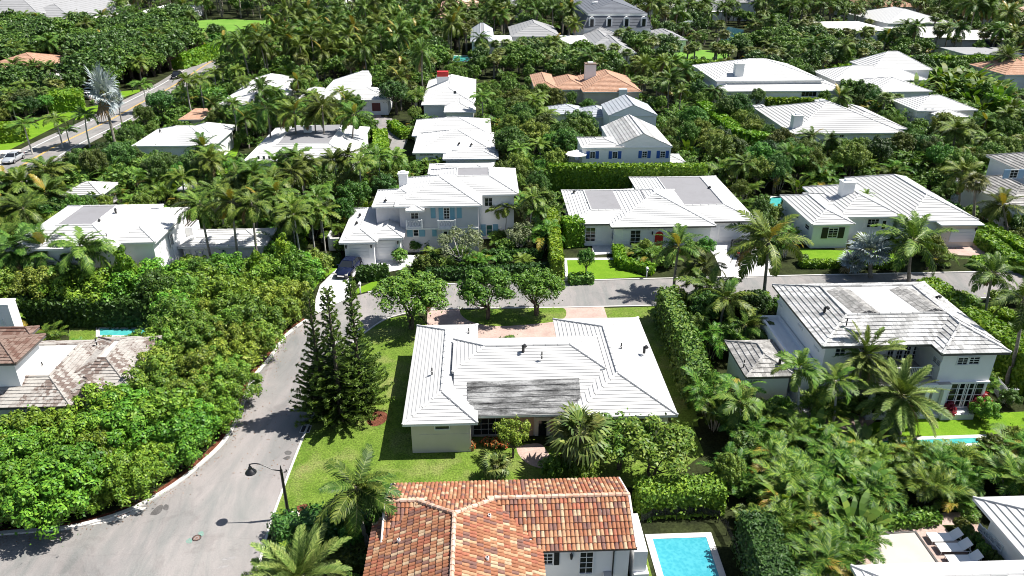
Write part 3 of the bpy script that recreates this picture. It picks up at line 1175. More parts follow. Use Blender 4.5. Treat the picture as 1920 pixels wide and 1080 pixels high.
Cb = h.block(z=2.83, uv=(mx0, mx1, cv0, cv1), oh=1.3, planes_fn=mid_planes)
mb = MB()
mb.box(cu0, cu1, vs, cv1, ze - 0.14, ze - 0.004, "white_trim")
mb.box(cu0 + 0.35, cu1 - 0.35, vs + 0.02, cv1 - 0.3, 2.9, ze - 0.1, "cream_wall")
mb.build("upper_eave", Cb["roof"])
front = lambda u, v: zc_ + S_ * (v - cv0)
h.roof_sheet([(876, 718), (1086, 711), (1091, 776), (877, 782)], front, "stained_roof", "stained_roof_panel", 0.10, 0.06)
for i in range(1, 6):
    t = i / 6
    y0 = 718 + (781 - 718) * t
    h.roof_sheet([(877, y0 - 0.5), (1086 + 4 * t, y0 - 6.5 - 0.5), (1086 + 4 * t, y0 - 6.5 + 0.5), (877, y0 + 0.5)], front, "stained_roof", "panel_joint", 0.15, 0.05)
h.vent(981, 654, 5.0, True)
for x, y, z in ((1016, 667, 4.9), (810, 697, 4.0), (1165, 650, 4.2), (879, 622, 3.5)):
    h.vent(x, y, z)
h.vent(1208, 656, 3.9, True)
h.panel(Wb, "S", ("px", 785, 815, 880, 832), "cream_wall", "wall_base", 0.02)
h.window(Wb, "S", ("px", 814, 797, 844, 805), 1, 1)
h.window(Cb, "S", ("px", 886, 783, 945, 815), 4, 3, glass="glass", frame="grey_trim")
h.panel(Cb, "S", ("px", 946, 784, 1000, 822), "pink_stone_wall", "stone_wall", 0.04)
h.window(Cb, "S", ("px", 1003, 783, 1031, 824), 1, 1, frame="cream_wall", fw=0.28, name="door")
h.panel(Cb, "S", ("px", 1032, 783, 1090, 822), "pink_stone_wall", "stone_wall", 0.04)
h.window(Eb, "S", ("px", 1185, 783, 1216, 791), 1, 1)
bungalow = h

# 2. clay-tiled house in the foreground
h = House("clay_tiled_house", "white house with mottled red and orange barrel-tiled roof in front of the lawn", "house", (712, 1043), 3.2, d=0.42)
clay = h


def clay_block(uv, z, pitch, gable, oh):
    u0, u1, v0, v1 = uv
    B = dict(u0=u0, u1=u1, v0=v0, v1=v1, z=z, oh=oh, base=0, pitch=pitch, gable=gable)
    h.blocks.append(B)
    RECTS.append((h.o, h.c, h.s, u0, u1, v0, v1))
    return B


a, b_, c_ = h.px(712, 1043, 3.2), h.px(1195, 1027, 3.2), h.px(1160, 898, 3.2)
Mb = clay_block((a.x, b_.x, (a.y + b_.y) / 2, c_.y), 3.2, 0.42, "WE", 0.35)
wl = h.px(691, 1043, 3.2)
wr = h.px(1012, 1035, 3.2)
Vb = clay_block((wl.x, wr.x + 0.1, Mb["v0"] - 8.5, Mb["v1"] - 0.4), 3.2, 0.46, "S", 0.35)
w = MB()
for B, sk in ((Mb, ""), (Vb, "")):
    o_ = B["oh"]
    w.box(B["u0"] + o_, B["u1"] - o_, B["v0"] + o_, B["v1"] - o_, 0, 3.06, "white_wall", skip="bt")
for uu in (Mb["u0"] + 0.12, Mb["u1"] - 0.12):
    vm = (Mb["v0"] + Mb["v1"]) / 2
    w.face([(uu, Mb["v0"] + .3, 3.0), (uu, Mb["v1"] - .3, 3.0), (uu, vm, 3.2 + Mb["pitch"] * (Mb["v1"] - Mb["v0"]) / 2 - 0.05)], "white_wall")
w.build("wall", h.root)
rf = MB()
for B in (Mb, Vb):
    rf.box(B["u0"], B["u1"], B["v0"], B["v1"], 3.04 - (0.004 if B is Vb else 0), 3.18, "dark_trim")
    u0, u1, v0, v1, z = B["u0"], B["u1"], B["v0"], B["v1"], B["z"]
    if B is Mb:
        hh = (v1 - v0) / 2
        zr = z + hh * B["pitch"]
        vm = (v0 + v1) / 2
        SL = [([(u0, v0, z), (u1, v0, z), (u1, vm, zr), (u0, vm, zr)], Mb), ([(u1, v1, z), (u0, v1, z), (u0, vm, zr), (u1, vm, zr)], Mb)]
    else:
        hh = (u1 - u0) / 2
        zr = z + hh * B["pitch"]
        um = (u0 + u1) / 2
        SL += [([(u0, v1, z), (u0, v0, z), (um, v0, zr), (um, v1 - hh, zr)], Vb), ([(u1, v0, z), (u1, v1, z), (um, v1 - hh, zr), (um, v0, zr)], Vb),
               ([(u1, v1, z), (u0, v1, z), (um, v1 - hh, zr)], Vb)]
for pl, B in SL:
    rf.face([(x, y, zz - 0.01) for x, y, zz in pl], "mortar")
roof2 = rf.build("roof", h.root)
tl, tw = 0.42, 0.252
tile = MB()
N = 6
r0, r1 = tw * 0.50, tw * 0.42
ra = [(math.cos(math.pi * k / N) * r0, 0.0, math.sin(math.pi * k / N) * r0 * 0.8 + 0.035) for k in range(N + 1)]
rb = [(math.cos(math.pi * k / N) * r1, tl * 1.06, math.sin(math.pi * k / N) * r1 * 0.8) for k in range(N + 1)]
for k in range(N):
    tile.face([ra[k + 1], ra[k], rb[k], rb[k + 1]], "clay_tile")
tile.face(ra, "clay_tile")
tile_me = tile.mesh("tile")
allt = []
for pl, B in SL:
    p0, p1 = Vector(pl[0]), Vector(pl[1])
    e = (p1 - p0).normalized()
    n = e.cross(Vector(pl[2]) - p0).normalized()
    w_ = n.cross(e)
    ab = [((Vector(p) - p0).dot(e), (Vector(p) - p0).dot(w_)) for p in pl]
    A0, A1, T = min(x for x, _ in ab), max(x for x, _ in ab), max(y for _, y in ab)
    for j in range(int(T / tl + 0.6)):
        for i in range(int((A1 - A0) / tw) + 1):
            a_, bb = A0 + (i + 0.5) * tw, j * tl - 0.06
            if not in_poly(a_, bb + tl * 0.5, ab):
                continue
            p = p0 + e * a_ + w_ * bb
            mid = p + w_ * tl * 0.5
            other = Vb if B is Mb else Mb
            if hip_z(other, mid.x, mid.y) > mid.z + 0.05:
                continue
            m4 = Matrix((e, w_, n)).transposed().to_4x4()
            m4 = m4 @ Matrix.Rotation(random.gauss(0, 0.018), 4, 'Z')
            m4.translation = p + n * random.uniform(0.0, 0.012)
            wp = h.wld(p.x, p.y, p.z)
            allt.append(((wp - cam.location).length, m4))
            # keep only what can lie in view
allt.sort(key=lambda t: t[0])
vis = []
for dd, m4 in allt:
    p = m4.translation
    wp = h.wld(p.x, p.y, p.z)
    rel = wp - Vector((0, 0, CAM_H))
    zc = rel.y * _cf[1] + rel.z * _cf[2]
    yc = rel.y * _cu[1] + rel.z * _cu[2]
    sy = 540 - FPX * yc / zc
    sx = 960 + FPX * rel.x / zc
    vis.append((sy < 1085 and sx > 640, dd, m4))
own = [m4 for v, dd, m4 in vis if v][:300]
ids = set(id(m) for m in own)
for m4 in own:
    o = link("tile", tile_me, roof2)
    o.matrix_local = m4
rest = MB()
for v, dd, m4 in vis:
    if id(m4) in ids:
        continue
    i0 = len(rest.v)
    rest.v += [tuple(m4 @ Vector(q)) for q in tile.v]
    # weld each tile into one island
    key = {}
    remap = []
    for k, q in enumerate(tile.v):
        kk = tuple(round(x, 4) for x in q)
        key.setdefault(kk, k)
        remap.append(key[kk])
    rest.f += [tuple(i0 + remap[i] for i in f) for f in tile.f]
    rest.mi += [rest.slot("clay_tiles")] * len(tile.f)
o = rest.build("roof_tiles", roof2)
o["kind"] = "stuff"
rc = MB()
vm = (Mb["v0"] + Mb["v1"]) / 2
zrM = 3.2 + Mb["pitch"] * (Mb["v1"] - Mb["v0"]) / 2
um = (Vb["u0"] + Vb["u1"]) / 2
hV = (Vb["u1"] - Vb["u0"]) / 2
zrV = 3.2 + Vb["pitch"] * hV
inter = Vb["v1"] - (zrM - 3.2) / Vb["pitch"]
LN = [((Mb["u0"], vm, zrM), (um - 1.9, vm, zrM)), ((um + 1.9, vm, zrM), (Mb["u1"], vm, zrM)), ((um, Vb["v0"], zrV), (um, Vb["v1"] - hV, zrV)),
      ((um, Vb["v1"] - hV, zrV), (um - hV * 0.45, Vb["v1"] - hV * 0.55, 3.2 + Vb["pitch"] * hV * 0.55)), ((um, Vb["v1"] - hV, zrV), (um + hV * 0.45, Vb["v1"] - hV * 0.55, 3.2 + Vb["pitch"] * hV * 0.55))]
for a, b2 in LN:
    a, b2 = Vector(a), Vector(b2)
    k = max(2, int((b2 - a).length / 0.42))
    for i in range(k):
        p, q_ = a.lerp(b2, i / k), a.lerp(b2, (i + 1.02) / k)
        p.z += 0.10; q_.z += 0.08
        rc.tube([p, q_], [0.15, 0.125], "clay_ridge", 8)
rc.build("ridge_cap", roof2)
gb = MB()
for uu in (Mb["u0"] + 0.05, Mb["u1"] - 0.05):
    for va in (Mb["v0"], Mb["v1"]):
        gb.tube([(uu, va, 3.27), (uu, vm, zrM + 0.07)], 0.09, "mortar", 6)
    gb.build("verge_mortar", roof2)
    gb = MB()
for x, y in ((748, 1018), (918, 972), (914, 1052)):
    d = ray(x, y)
    t = 20.0
    while True:
        t += 0.02
        l = h.loc(d * t)
        if CAM_H + d.z * t < max(hip_z(Mb, l.x, l.y), hip_z(Vb, l.x, l.y)) or t > 90:
            break
    mb = MB()
    zz = CAM_H + d.z * t
    mb.tube([(l.x, l.y, zz - 0.2), (l.x, l.y, zz + 0.3)], 0.1, "white_trim", 10)
    mb.tube([(l.x, l.y, zz + 0.28), (l.x, l.y, zz + 0.32)], 0.065, "dark_metal", 8)
    mb.build("vent_pipe", h.root)
h.window(Mb, "S", ("px", 1014, 1036, 1038, 1058), 2, 3, "black_shutter", sw=0.3, shut="R")
h.window(Mb, "S", ("px", 1086, 1033, 1112, 1075), 2, 4, name="french_door")
mb = MB()
p = h.on_face(Mb, "S", 1151, 1032)
mb.tube([p + Vector((0, -0.06, 0)), Vector((p.x, p.y - 0.06, 0.5))], 0.045, "dark_metal", 6)
mb.build("downpipe", h.root)
h.lantern(Mb, "S", 1071, 1040)
mb = MB()
mb.box(p.x - 0.55, p.x - 0.1, p.y - 0.5, p.y - 0.05, 0, 1.1, "white_wall", top="grey_trim")
mb.build("gas_meter_box", h.root)
mb = MB()
mb.box(Mb["u1"] - 0.05, Mb["u1"] + 0.75, Mb["v0"] + 0.4, Mb["v0"] + 3.6, 0, 2.5, "white_wall")
mb.box(Mb["u1"] + 0.0, Mb["u1"] + 0.9, Mb["v0"] + 0.2, Mb["v0"] + 1.0, 0, 0.9, "white_wall")
mb.build("chimney_breast", h.root)

# 3. two-storey house with weathered grey tiles on the right
h = House("two_storey_house", "two-storey white house with weathered grey tile roof, flat deck and balcony on the right", "house", (1542, 651), 6.0, wall="bluish_wall", roof="weathered_white_roof", d=0.42, trim="dark_trim", tw=0.34, lip=0.06)
ux = h.px(1655, 650, 5.8).x
bx0 = h.px(1746, 646, 6.0)
bx1 = h.px(1896, 662, 6.0)
Bw = h.block(z=6.0, uv=(bx0.x, bx1.x, bx1.y, bx1.y + 9.0), pitch=0.40, oh=0.6)
ar = h.px(1727, 529, 6.0)
af, ab = h.px(1542, 651, 6.0), h.px(1448, 535, 6.0)
A = h.block(z=6.0, uv=(af.x, bx1.x + 0.02, af.y, ab.y), pitch=0.40, deck=3.0, deck_mat="deck_pale", oh=0.6,
            wv=lambda u0, u1, v0, v1: [(u0 + .6, ux, v0 + .6, v1 - .6), (ux - .05, u1 - .6, v0 + 2.5, v1 - .65)])
zb = 3.1
wallL = dict(A)
wallC = dict(A, wall_v=A["v0"] + 2.5)
# dark tile saddles on the deck
for (x0, y0, x1, y1, ww) in ((1572, 545, 1628, 590, 1.1), (1690, 543, 1752, 586, 1.1)):
    p, q = h.px(x0, y0, A["zr"]), h.px(x1, y1, A["zr"])
    mb = MB()
    for i in range(22):
        a, c = p.lerp(q, i / 22), p.lerp(q, (i + 0.94) / 22)
        for s_ in (-1, 1):
            for k in range(3):
                x0_, x1_ = s_ * ww * k / 3, s_ * ww * (k + 0.95) / 3
                z0_, z1_ = 0.40 - 0.13 * k, 0.40 - 0.13 * (k + 1) + 0.02
                mb.face([(a.x + x0_, a.y, A["zr"] + z0_), (a.x + x1_, a.y, A["zr"] + z1_), (c.x + x1_, c.y, A["zr"] + z1_), (c.x + x0_, c.y, A["zr"] + z0_)][:: (1 if s_ < 0 else -1)], "old_tile_grey")
    mb.build("roof_saddle", h.root)
house3 = h
h.vent(1546, 583, 6.9, True)
h.vent(1755, 562, 6.5, True)
h.vent(1588, 604, 7.2)
h.window(Bw, "S", ("px", 1796, 669, 1815, 684), 2, 3)
h.window(Bw, "S", ("px", 1816, 668, 1835, 683), 2, 3)
h.window(wallL, "S", ("px", 1566, 652, 1584, 668), 2, 2)
o_, e_, n_ = h.frame(wallC, "S")
for x in (1660, 1677, 1691, 1707):
    a = (h.on_face(wallC, "S", x, 670) - o_).dot(e_)
    h.window(wallC, "S", (a, zb + 0.05, 0.62, 2.15), 2, 5, name="french_door")
for x in (1783, 1800, 1818):
    h.window(Bw, "S", ("px", x, 716, x + 15, 763), 2, 4, name="french_door")
h.window(Bw, "W", ("px", 1751, 664, 1763, 690), 2, 4, name="french_door")
for y, x in ((562, 1463), (606, 1501), (646, 1531)):
    h.window(A, "W", ("px", x - 4, y, x + 4, y + 14), 1, 2)
vw = A["v0"] + 2.5
b0 = ux - 0.1
b1 = bx0.x + 0.55
vf = 50.6 - (A["v0"] - af.y) - h.o.y * 0 if False else A["v0"] - 1.1
mb = MB()
mb.box(b0 - 0.8, b1, vf, vw - 0.01, 2.86, 3.1, "white_wall", top="tan_deck")
mb.box(b0 - 0.9, b1 + 0.02, vf - 0.25, vf, 2.7, 3.13, "white_wall")
mb.box(b1, b1 + 1.1, vf - 0.25, Bw["v0"] + 0.55, 2.7, 3.13, "white_wall", top="tan_deck")
for i in range(5):
    xx = b0 - 0.6 + (b1 + 1.4 - b0) * i / 4
    mb.box(xx - 0.17, xx + 0.17, vf - 0.2, vf + 0.14, 0, 2.7, "white_wall")
    mb.box(xx - 0.25, xx + 0.25, vf - 0.26, vf + 0.2, 2.45, 2.7, "white_trim")
mb.box(b0 - 0.9, b1 + 0.9, vf - 0.4, vf + 0.2, 0, 0.25, "white_wall")
bal = mb.build("balcony", h.root)
rl = MB()
vr_ = vf + 0.9
rl.tube([(b0 - 0.6, vr_, 4.05), (b1 + 0.55, vr_, 4.05), (b1 + 0.55, vr_ + 2.2, 4.05)], 0.05, "white_trim", 6)
rl.tube([(b0 - 0.6, vr_, 3.25), (b1 + 0.55, vr_, 3.25), (b1 + 0.55, vr_ + 2.2, 3.25)], 0.035, "white_trim", 6)
for i in range(int((b1 + 1.15 - b0) / 0.14)):
    xx = b0 - 0.6 + 0.14 * i
    rl.box(xx - 0.016, xx + 0.016, vr_ - 0.02, vr_ + 0.02, 3.25, 4.05, "white_trim")
for i in range(16):
    rl.box(b1 + 0.53, b1 + 0.57, vr_ + i * 0.14, vr_ + i * 0.14 + 0.03, 3.25, 4.05, "white_trim")
rl.build("railing", bal)
mb = MB()
h.slab(mb, Bw, "S", Bw["u0"] + 0.55, Bw["u1"] - 0.55, 2.95, 3.12, 0.0, 0.16, "white_trim")
mb.build("string_course", h.root)
mb = MB()
h.slab(mb, Bw, "S", Bw["u0"] + 1.2, Bw["u1"] - 1.6, 0.0, 0.5, 0.0, 0.9, "white_trim")
mb.build("door_step", h.root)
ac = MB()
q = h.on_face(wallC, "S", 1730, 652)
ac.tube([q + Vector((0, -0.3, 0)), q + Vector((0, -0.12, 0))], 0.16, "dark_metal", 10)
ac.build("fan_vent", h.root)
# low tiled wing and parapet terrace on its west side
Wl = h.block([(1398, 707), (1494, 706), (1366, 640)], 3.1, 0.42, oh=0.4, roof="old_tile_grey")
u_, v_ = A["u0"], A["v0"]
h.block(z=3.3, uv=(A["u0"] - 1.3, A["u0"] + 0.5, A["v0"] + 0.3, A["v1"] - 1.5), flat=True, deck_mat="bluish_wall", parapet=0.35, oh=0.1, trim="white_trim")
h.vent(1462, 680, 3.8, True)
h.vent(1395, 682, 3.6)

# 4. house at the lower right corner, with the wavy eave
h = House("cottage", "white cottage with a curved eave over its windows at the lower right corner", "house", (1830, 945), 3.0, d=0.42)
A = h.block([(1824, 934), (2120, 930), (2200, 1140)], 3.0, 0.36, oh=0.9)
for i, (x, y) in enumerate(((1843, 987), (1852, 995), (1862, 1004), (1873, 1014))):
    h.window(A, "W", ("px", x - 5, y - 6, x + 5, y + 22), 1, 4)
cottage = h
h = House("white_pavilion", "white flat-topped roof cut off by the lower edge near the loungers", "house", (1650, 1062), 3.2)
h.block([(1652, 1060), (1945, 1068), (1640, 1140)], 3.2, 0.25, oh=0.4, deck=1.2, deck_mat="white_deck", roof="bright_roof")

# 5. brown shingled house on the left
h = House("shingle_house", "left-hand white house with mottled brown and grey shingle hips around a white flat roof", "house", (132, 763), 3.0, roof="weathered_shingle", d=0.30, trim="dark_trim", lip=0.05, tw=0.28)
A = h.block([(-120, 768), (133, 762), (92, 640)], 3.0, 0.42, deck=2.6, deck_mat="white_deck", oh=0.5)
Bk = h.block([(100, 727), (246, 716), (286, 640), (250, 632)], 3.0, 0.42, deck=2.55, deck_mat="white_deck", oh=0.5)
G = h.block([(136, 751), (186, 748), (150, 705)], 3.0, 0.42, oh=0.4)
U = h.block([(-120, 684), (29, 682), (86, 628)], 6.1, 0.42, oh=0.5, roof="brown_shingle")
U2 = h.block([(-120, 628), (55, 628), (74, 613)], 6.1, 0.42, oh=0.4, roof="brown_shingle")
h.window(A, "S", ("px", 47, 770, 61, 783), 2, 3, "black_shutter", sw=0.75)
h.panel(A, "S", ("px", 94, 768, 105, 782), "black_shutter", "shutter")
h.vent(109, 696, 3.6, True)
h.vent(180, 641, 4.1)
h.vent(80, 686, 4.1)
shingle = h
h = House("white_tower_house", "tall white wall with a dark doorway at the left edge above the brown shingles", "house", (20, 600), 0, wall="white_wall")
u = h.px(28, 614, 3.0)
A = h.block(uv=(u.x - 8, u.x, u.y, u.y + 1.3), z=5.3, flat=True, oh=0.05, deck_mat="white_deck")
h.window(A, "S", ("px", 4, 598, 15, 622), 1, 1, name="doorway", frame="white_trim")

# 6. two-storey white house on the left, with its annex
h = House("two_storey_house", "two-storey white house behind coconut palms at left, dark grey flat strip along its roof", "house", (291, 455), 6.0, d=0.42, roof="bright_roof", wall="white_wall")
A = h.block([(96, 466), (216, 466), (190, 386), (113, 397)], 6.0, 0.34, oh=0.5, deck=3.6, deck_mat="flat_deck")
Bq = h.block([(205, 455), (291, 455), (303, 391)], 6.02, 0.34, oh=0.5)
Cq = h.block([(285, 433), (322, 433), (331, 414)], 5.6, 0.3, oh=0.4)
h.window(A, "E", ("px", 219, 466, 232, 482), 2, 2)
h.window(Bq, "E", ("px", 298, 450, 304, 470), 1, 3, "white_trim", sw=0.3)
h.window(Cq, "E", ("px", 316, 441, 326, 458), 2, 3)
h.vent(217, 398, 7.2, True)
h.vent(187, 418, 7.0, True)
h.vent(200, 443, 6.6)
h.block([(262, 500), (296, 505), (300, 488)], 3.0, flat=True, oh=0.1, deck_mat="white_deck")
h.block([(140, 522), (200, 522), (196, 508)], 3.0, flat=True, oh=0.1, deck_mat="white_deck")
mb = MB()
p = h.px(345, 420, 4.2)
mb.box(p.x - 1.3, p.x + 1.3, p.y - 1.2, p.y + 1.2, 0, 4.2, "white_wall")
stair = mb.build("stair_block", h.root)
mb = MB()
for i in range(8):
    mb.box(p.x - 1.2 + i * 0.33, p.x - 1.1 + i * 0.33, p.y - 1.1, p.y + 1.1, 4.3, 4.4, "dark_trim")
mb.build("pergola_slat", stair)
h = House("annex", "low white annex with aqua french doors right of the palm-shaded two-storey house", "house", (335, 462), 3.0, d=0.42, roof="bright_roof", wall="bluish_wall")
A = h.block([(335, 462), (497, 462), (517, 429)], 3.0, 0.36, oh=0.4)
for x in (354, 365, 377):
    h.window(A, "S", ("px", x, 469, x + 8, 490), 1, 3, name="french_door", glass="green_glass")
h.window(A, "S", ("px", 415, 467, 424, 478), 1, 2, glass="green_glass")
h = House("garden_house", "low white roof half hidden under the palms at far left", "house", (20, 515), 3.0, d=0.42, roof="bright_roof")
h.block([(8, 523), (86, 523), (70, 495)], 3.0, 0.4, oh=0.4)
h = House("small_house", "low white-tiled roof behind the round hedge between avenue and two-storey house", "house", (115, 360), 3.0, d=0.42)
h.block([(118, 364), (190, 366), (172, 344)], 2.4, 0.4, oh=0.4)
h = House("garden_shed", "sliver of white roof behind the palm row left of the tall chimney", "house", (335, 352), 3.0, d=0.42)
h.block([(333, 356), (372, 356), (370, 344)], 2.3, 0.3, oh=0.3)

# 7. two-storey white house with pale blue shutters
h = House("two_storey_house", "central two-storey white house with teal shutters, balconettes and two white garage doors", "house", (635, 455), 3.0, d=0.42, roof="bright_roof", wall="grey_wall", lip=0.06)
MATS["grey_wall"].node_tree.nodes  # wall colour is set below
G1 = h.block([(635, 456), (707, 455), (668, 392)], 3.0, 0.40, oh=0.5, wall="white_wall")
G2 = h.block([(690, 448), (757, 447), (740, 392)], 3.02, 0.40, oh=0.5, wall="white_wall")
Lq = h.block([(697, 388), (798, 387), (745, 357)], 5.6, 0.36, oh=0.4)
Mq = h.block([(739, 388), (904, 386), (890, 333)], 6.0, 0.38, oh=0.5)
hood = h.block([(760, 396), (795, 395), (790, 384)], 5.75, 0.3, oh=0.1, base=5.5, keep=False)
Rq = h.block([(800, 366), (970, 365), (966, 317)], 6.02, 0.36, oh=0.6, deck=3.6, deck_mat="flat_deck", wall="white_wall")
h.panel(G1, "S", ("px", 654, 459, 693, 484), "garage_white", "garage_door", 0.06, 4, 1)
h.panel(G2, "S", ("px", 704, 451, 744, 476), "garage_white", "garage_door", 0.06, 4, 1)
h.lantern(G1, "S", 649, 462); h.lantern(G1, "S", 696, 461); h.lantern(G2, "S", 746, 454)
h.window(Mq, "S", ("px", 769, 393, 786, 411), 2, 3)
h.window(Mq, "S", ("px", 831, 389, 844, 411), 2, 4, "teal_shutter", sw=0.55)
for x in (807, 856):
    h.panel(Mq, "S", ("px", x, 388, x + 10, 409), "teal_shutter", "shutter")
h.window(Mq, "S", ("px", 774, 430, 786, 443), 1, 2, "teal_shutter", sw=0.7)
h.panel(Mq, "S", ("px", 810, 428, 819, 443), "teal_shutter", "shutter")
h.window(Mq, "S", ("px", 829, 431, 842, 450), 1, 1, name="front_door", frame="white_trim", fw=0.2)
h.window(Rq, "S", ("px", 908, 370, 924, 387), 2, 2)
h.window(Rq, "S", ("px", 911, 421, 924, 441), 1, 2, "teal_shutter", sw=0.65, glass="green_glass")
for (x0, y0, x1, y1) in ((762, 411, 793, 424), (821, 411, 855, 424)):
    p, q = h.on_face(Mq, "S", x0, y0), h.on_face(Mq, "S", x1, y1)
    vy = Mq["v0"] + 0.5
    mb = MB()
    mb.box(p.x, q.x, vy - 0.75, vy - 0.005, q.z - 0.14, q.z, "white_wall")
    bl = mb.build("balconette", h.root)
    rl = MB()
    zt = q.z + 0.95
    for zz in (zt, q.z + 0.12):
        rl.box(p.x, q.x, vy - 0.75, vy - 0.69, zz - 0.03, zz + 0.03, "white_trim")
    nn = int((q.x - p.x) / 0.3)
    for i in range(nn):
        xa, xb = p.x + (q.x - p.x) * i / nn, p.x + (q.x - p.x) * (i + 1) / nn
        for a, c in (((xa, q.z + .12), (xb, zt)), ((xa, zt), (xb, q.z + .12))):
            rl.tube([(a[0], vy - 0.72, a[1]), (c[0], vy - 0.72, c[1])], 0.02, "white_trim", 4)
    for xx in (p.x + 0.06, q.x - 0.06):
        rl.box(xx - 0.07, xx + 0.07, vy - 0.79, vy - 0.65, q.z, zt + 0.12, "white_trim")
    rl.build("railing", bl)
mb = MB()
h.slab(mb, Mq, "S", Mq["u0"] + 0.5, Mq["u1"] - 0.5, 2.95, 3.12, 0.0, 0.08, "white_trim")
mb.build("string_course", h.root)
h.chimney(758, 360, 1.1, 0.9, 5.2, 7.6)
for x, y, z in ((722, 380, 5.8), (674, 407, 3.6), (668, 422, 3.5), (808, 337, 6.4)):
    h.vent(x, y, z, True)
h.block([(802, 325), (928, 326), (925, 306)], 3.0, 0.2, oh=0.3)
house7 = h
# service yard wall at its left
h = House("service_yard", "narrow white walled yard strip left of the two white garage doors", "wall", (620, 470), 0)
mb = MB()
p, q = h.px(617, 470, 0), h.px(640, 430, 0)
mb.box(p.x, p.x + 0.25, p.y, q.y + 3, 0, 1.9, "white_wall")
mb.box(p.x + 0.25, p.x + 2.1, p.y, p.y + 0.25, 0, 1.6, "white_wall")
mb.build("wall", h.root)

# 8. house with flat grey roof panels and a red door
h = House("bungalow", "white-tiled bungalow with large flat grey roof panels and an arched red front door", "house", (1146, 426), 3.0, d=0.42, roof="bright_roof", wall="bluish_wall", lip=0.06, trim="dark_trim")
Wq = h.block([(1052, 357), (1225, 419), (1075, 421)], 3.0, 0.30, oh=0.5, deck=2.7, deck_mat="flat_deck")
Eq = h.block([(1228, 416), (1405, 415), (1342, 331), (1216, 334)], 3.03, 0.30, oh=0.5, deck=3.3, deck_mat="flat_deck")
Cq = h.block([(1146, 427), (1326, 423), (1290, 356), (1160, 358)], 3.06, 0.34, oh=0.5)
h.window(Wq, "S", ("px", 1098, 426, 1116, 453), 2, 4, "white_trim", name="french_door", sw=0.8)
h.window(Cq, "W", ("px", 1140, 428, 1151, 440), 2, 3, "white_trim", sw=0.5)
h.window(Cq, "S", ("px", 1182, 431, 1200, 460), 2, 4, "white_trim", name="french_door", sw=0.9)
a0, a1, z0, z1 = h.rect(Cq, "S", ("px", 1229, 431, 1242, 456))
o, e, nrm = h.frame(Cq, "S")
mb = MB()
am, rr = (a0 + a1) / 2, (a1 - a0) / 2
z0 = 0.02; zs = 2.35 - rr
for r_, t_, mt in ((rr + 0.16, 0.05, "white_trim"), (rr, 0.08, "red_door")):
    ol = [(am - r_, z0), (am + r_, z0)] + [(am + r_ * math.cos(math.pi * k / 10), zs + r_ * math.sin(math.pi * k / 10)) for k in range(11)]
    mb.face([o + e * x + nrm * t_ + Vector((0, 0, zz)) for x, zz in ol], mt)
    for i in range(len(ol)):
        x0_, y0_ = ol[i]; x1_, y1_ = ol[(i + 1) % len(ol)]
        mb.face([o + e * x0_ + Vector((0, 0, y0_)), o + e * x1_ + Vector((0, 0, y1_)), o + e * x1_ + nrm * t_ + Vector((0, 0, y1_)), o + e * x0_ + nrm * t_ + Vector((0, 0, y0_))], mt)
mb.build("front_door", h.root)
h.panel(Eq, "S", ("px", 1305, 424, 1343, 453), "garage_white", "garage_door", 0.06, 4, 1)
h.panel(Eq, "S", ("px", 1350, 424, 1386, 452), "garage_white", "garage_door", 0.06, 4, 1)
h.lantern(Eq, "S", 1391, 427); h.lantern(Cq, "S", 1223, 436); h.lantern(Cq, "S", 1254, 436)
h.roof_sheet([(1201, 358), (1229, 355), (1240, 373), (1209, 375)], lambda u, v: max(hip_z(Cq, u, v), min(hip_z(Wq, u, v), 3.8), min(hip_z(Eq, u, v), 4.0)), "flat_deck", "flat_roof_panel", 0.12, 0.05)
h.vent(1075, 363, 3.4, True); h.vent(1100, 384, 3.6); h.vent(1328, 355, 3.9, True)

# 9. white house on the right with the square chimney
h = House("bungalow", "right-hand white-ribbed bungalow with a square white chimney and two dark shutters", "house", (1527, 422), 3.2, d=0.5, roof="white_roof", wall="aqua_wall", lip=0.06)
Lq = h.block([(1527, 422), (1604, 421), (1462, 367)], 3.2, 0.36, oh=0.4)
Mq = h.block([(1574, 408), (1692, 406), (1607, 350)], 3.2, 0.40, oh=0.6)
Rq = h.block([(1700, 415), (1788, 385), (1645, 333)], 3.2, 0.40, oh=0.4)
Jq = h.block([(1540, 392), (1600, 392), (1560, 362)], 3.2, 0.30, oh=0.4)
Gq = h.block([(1764, 421), (1846, 421), (1788, 386)], 3.1, flat=True, oh=0.5, deck_mat="white_deck", wall="cream_wall")
h.chimney(1583, 374, 1.5, 1.3, 3.6, 6.0)
h.window(Lq, "S", ("px", 1554, 427, 1569, 446), 2, 4, "black_shutter", sw=0.75)
h.window(Lq, "W", ("px", 1511, 417, 1517, 434), 1, 2)
h.window(Lq, "W", ("px", 1493, 399, 1497, 412), 1, 2)
h.window(Mq, "S", ("px", 1627, 410, 1646, 427), 3, 3, "white_trim", sw=0.4)
h.window(Mq, "S", ("px", 1653, 411, 1661, 432), 1, 1, name="front_door", frame="white_trim", fw=0.2)
h.panel(Gq, "S", ("px", 1784, 430, 1824, 453), "garage_white", "garage_door", 0.06, 4, 1)
h.lantern(Gq, "S", 1783, 430); h.lantern(Gq, "S", 1829, 429)

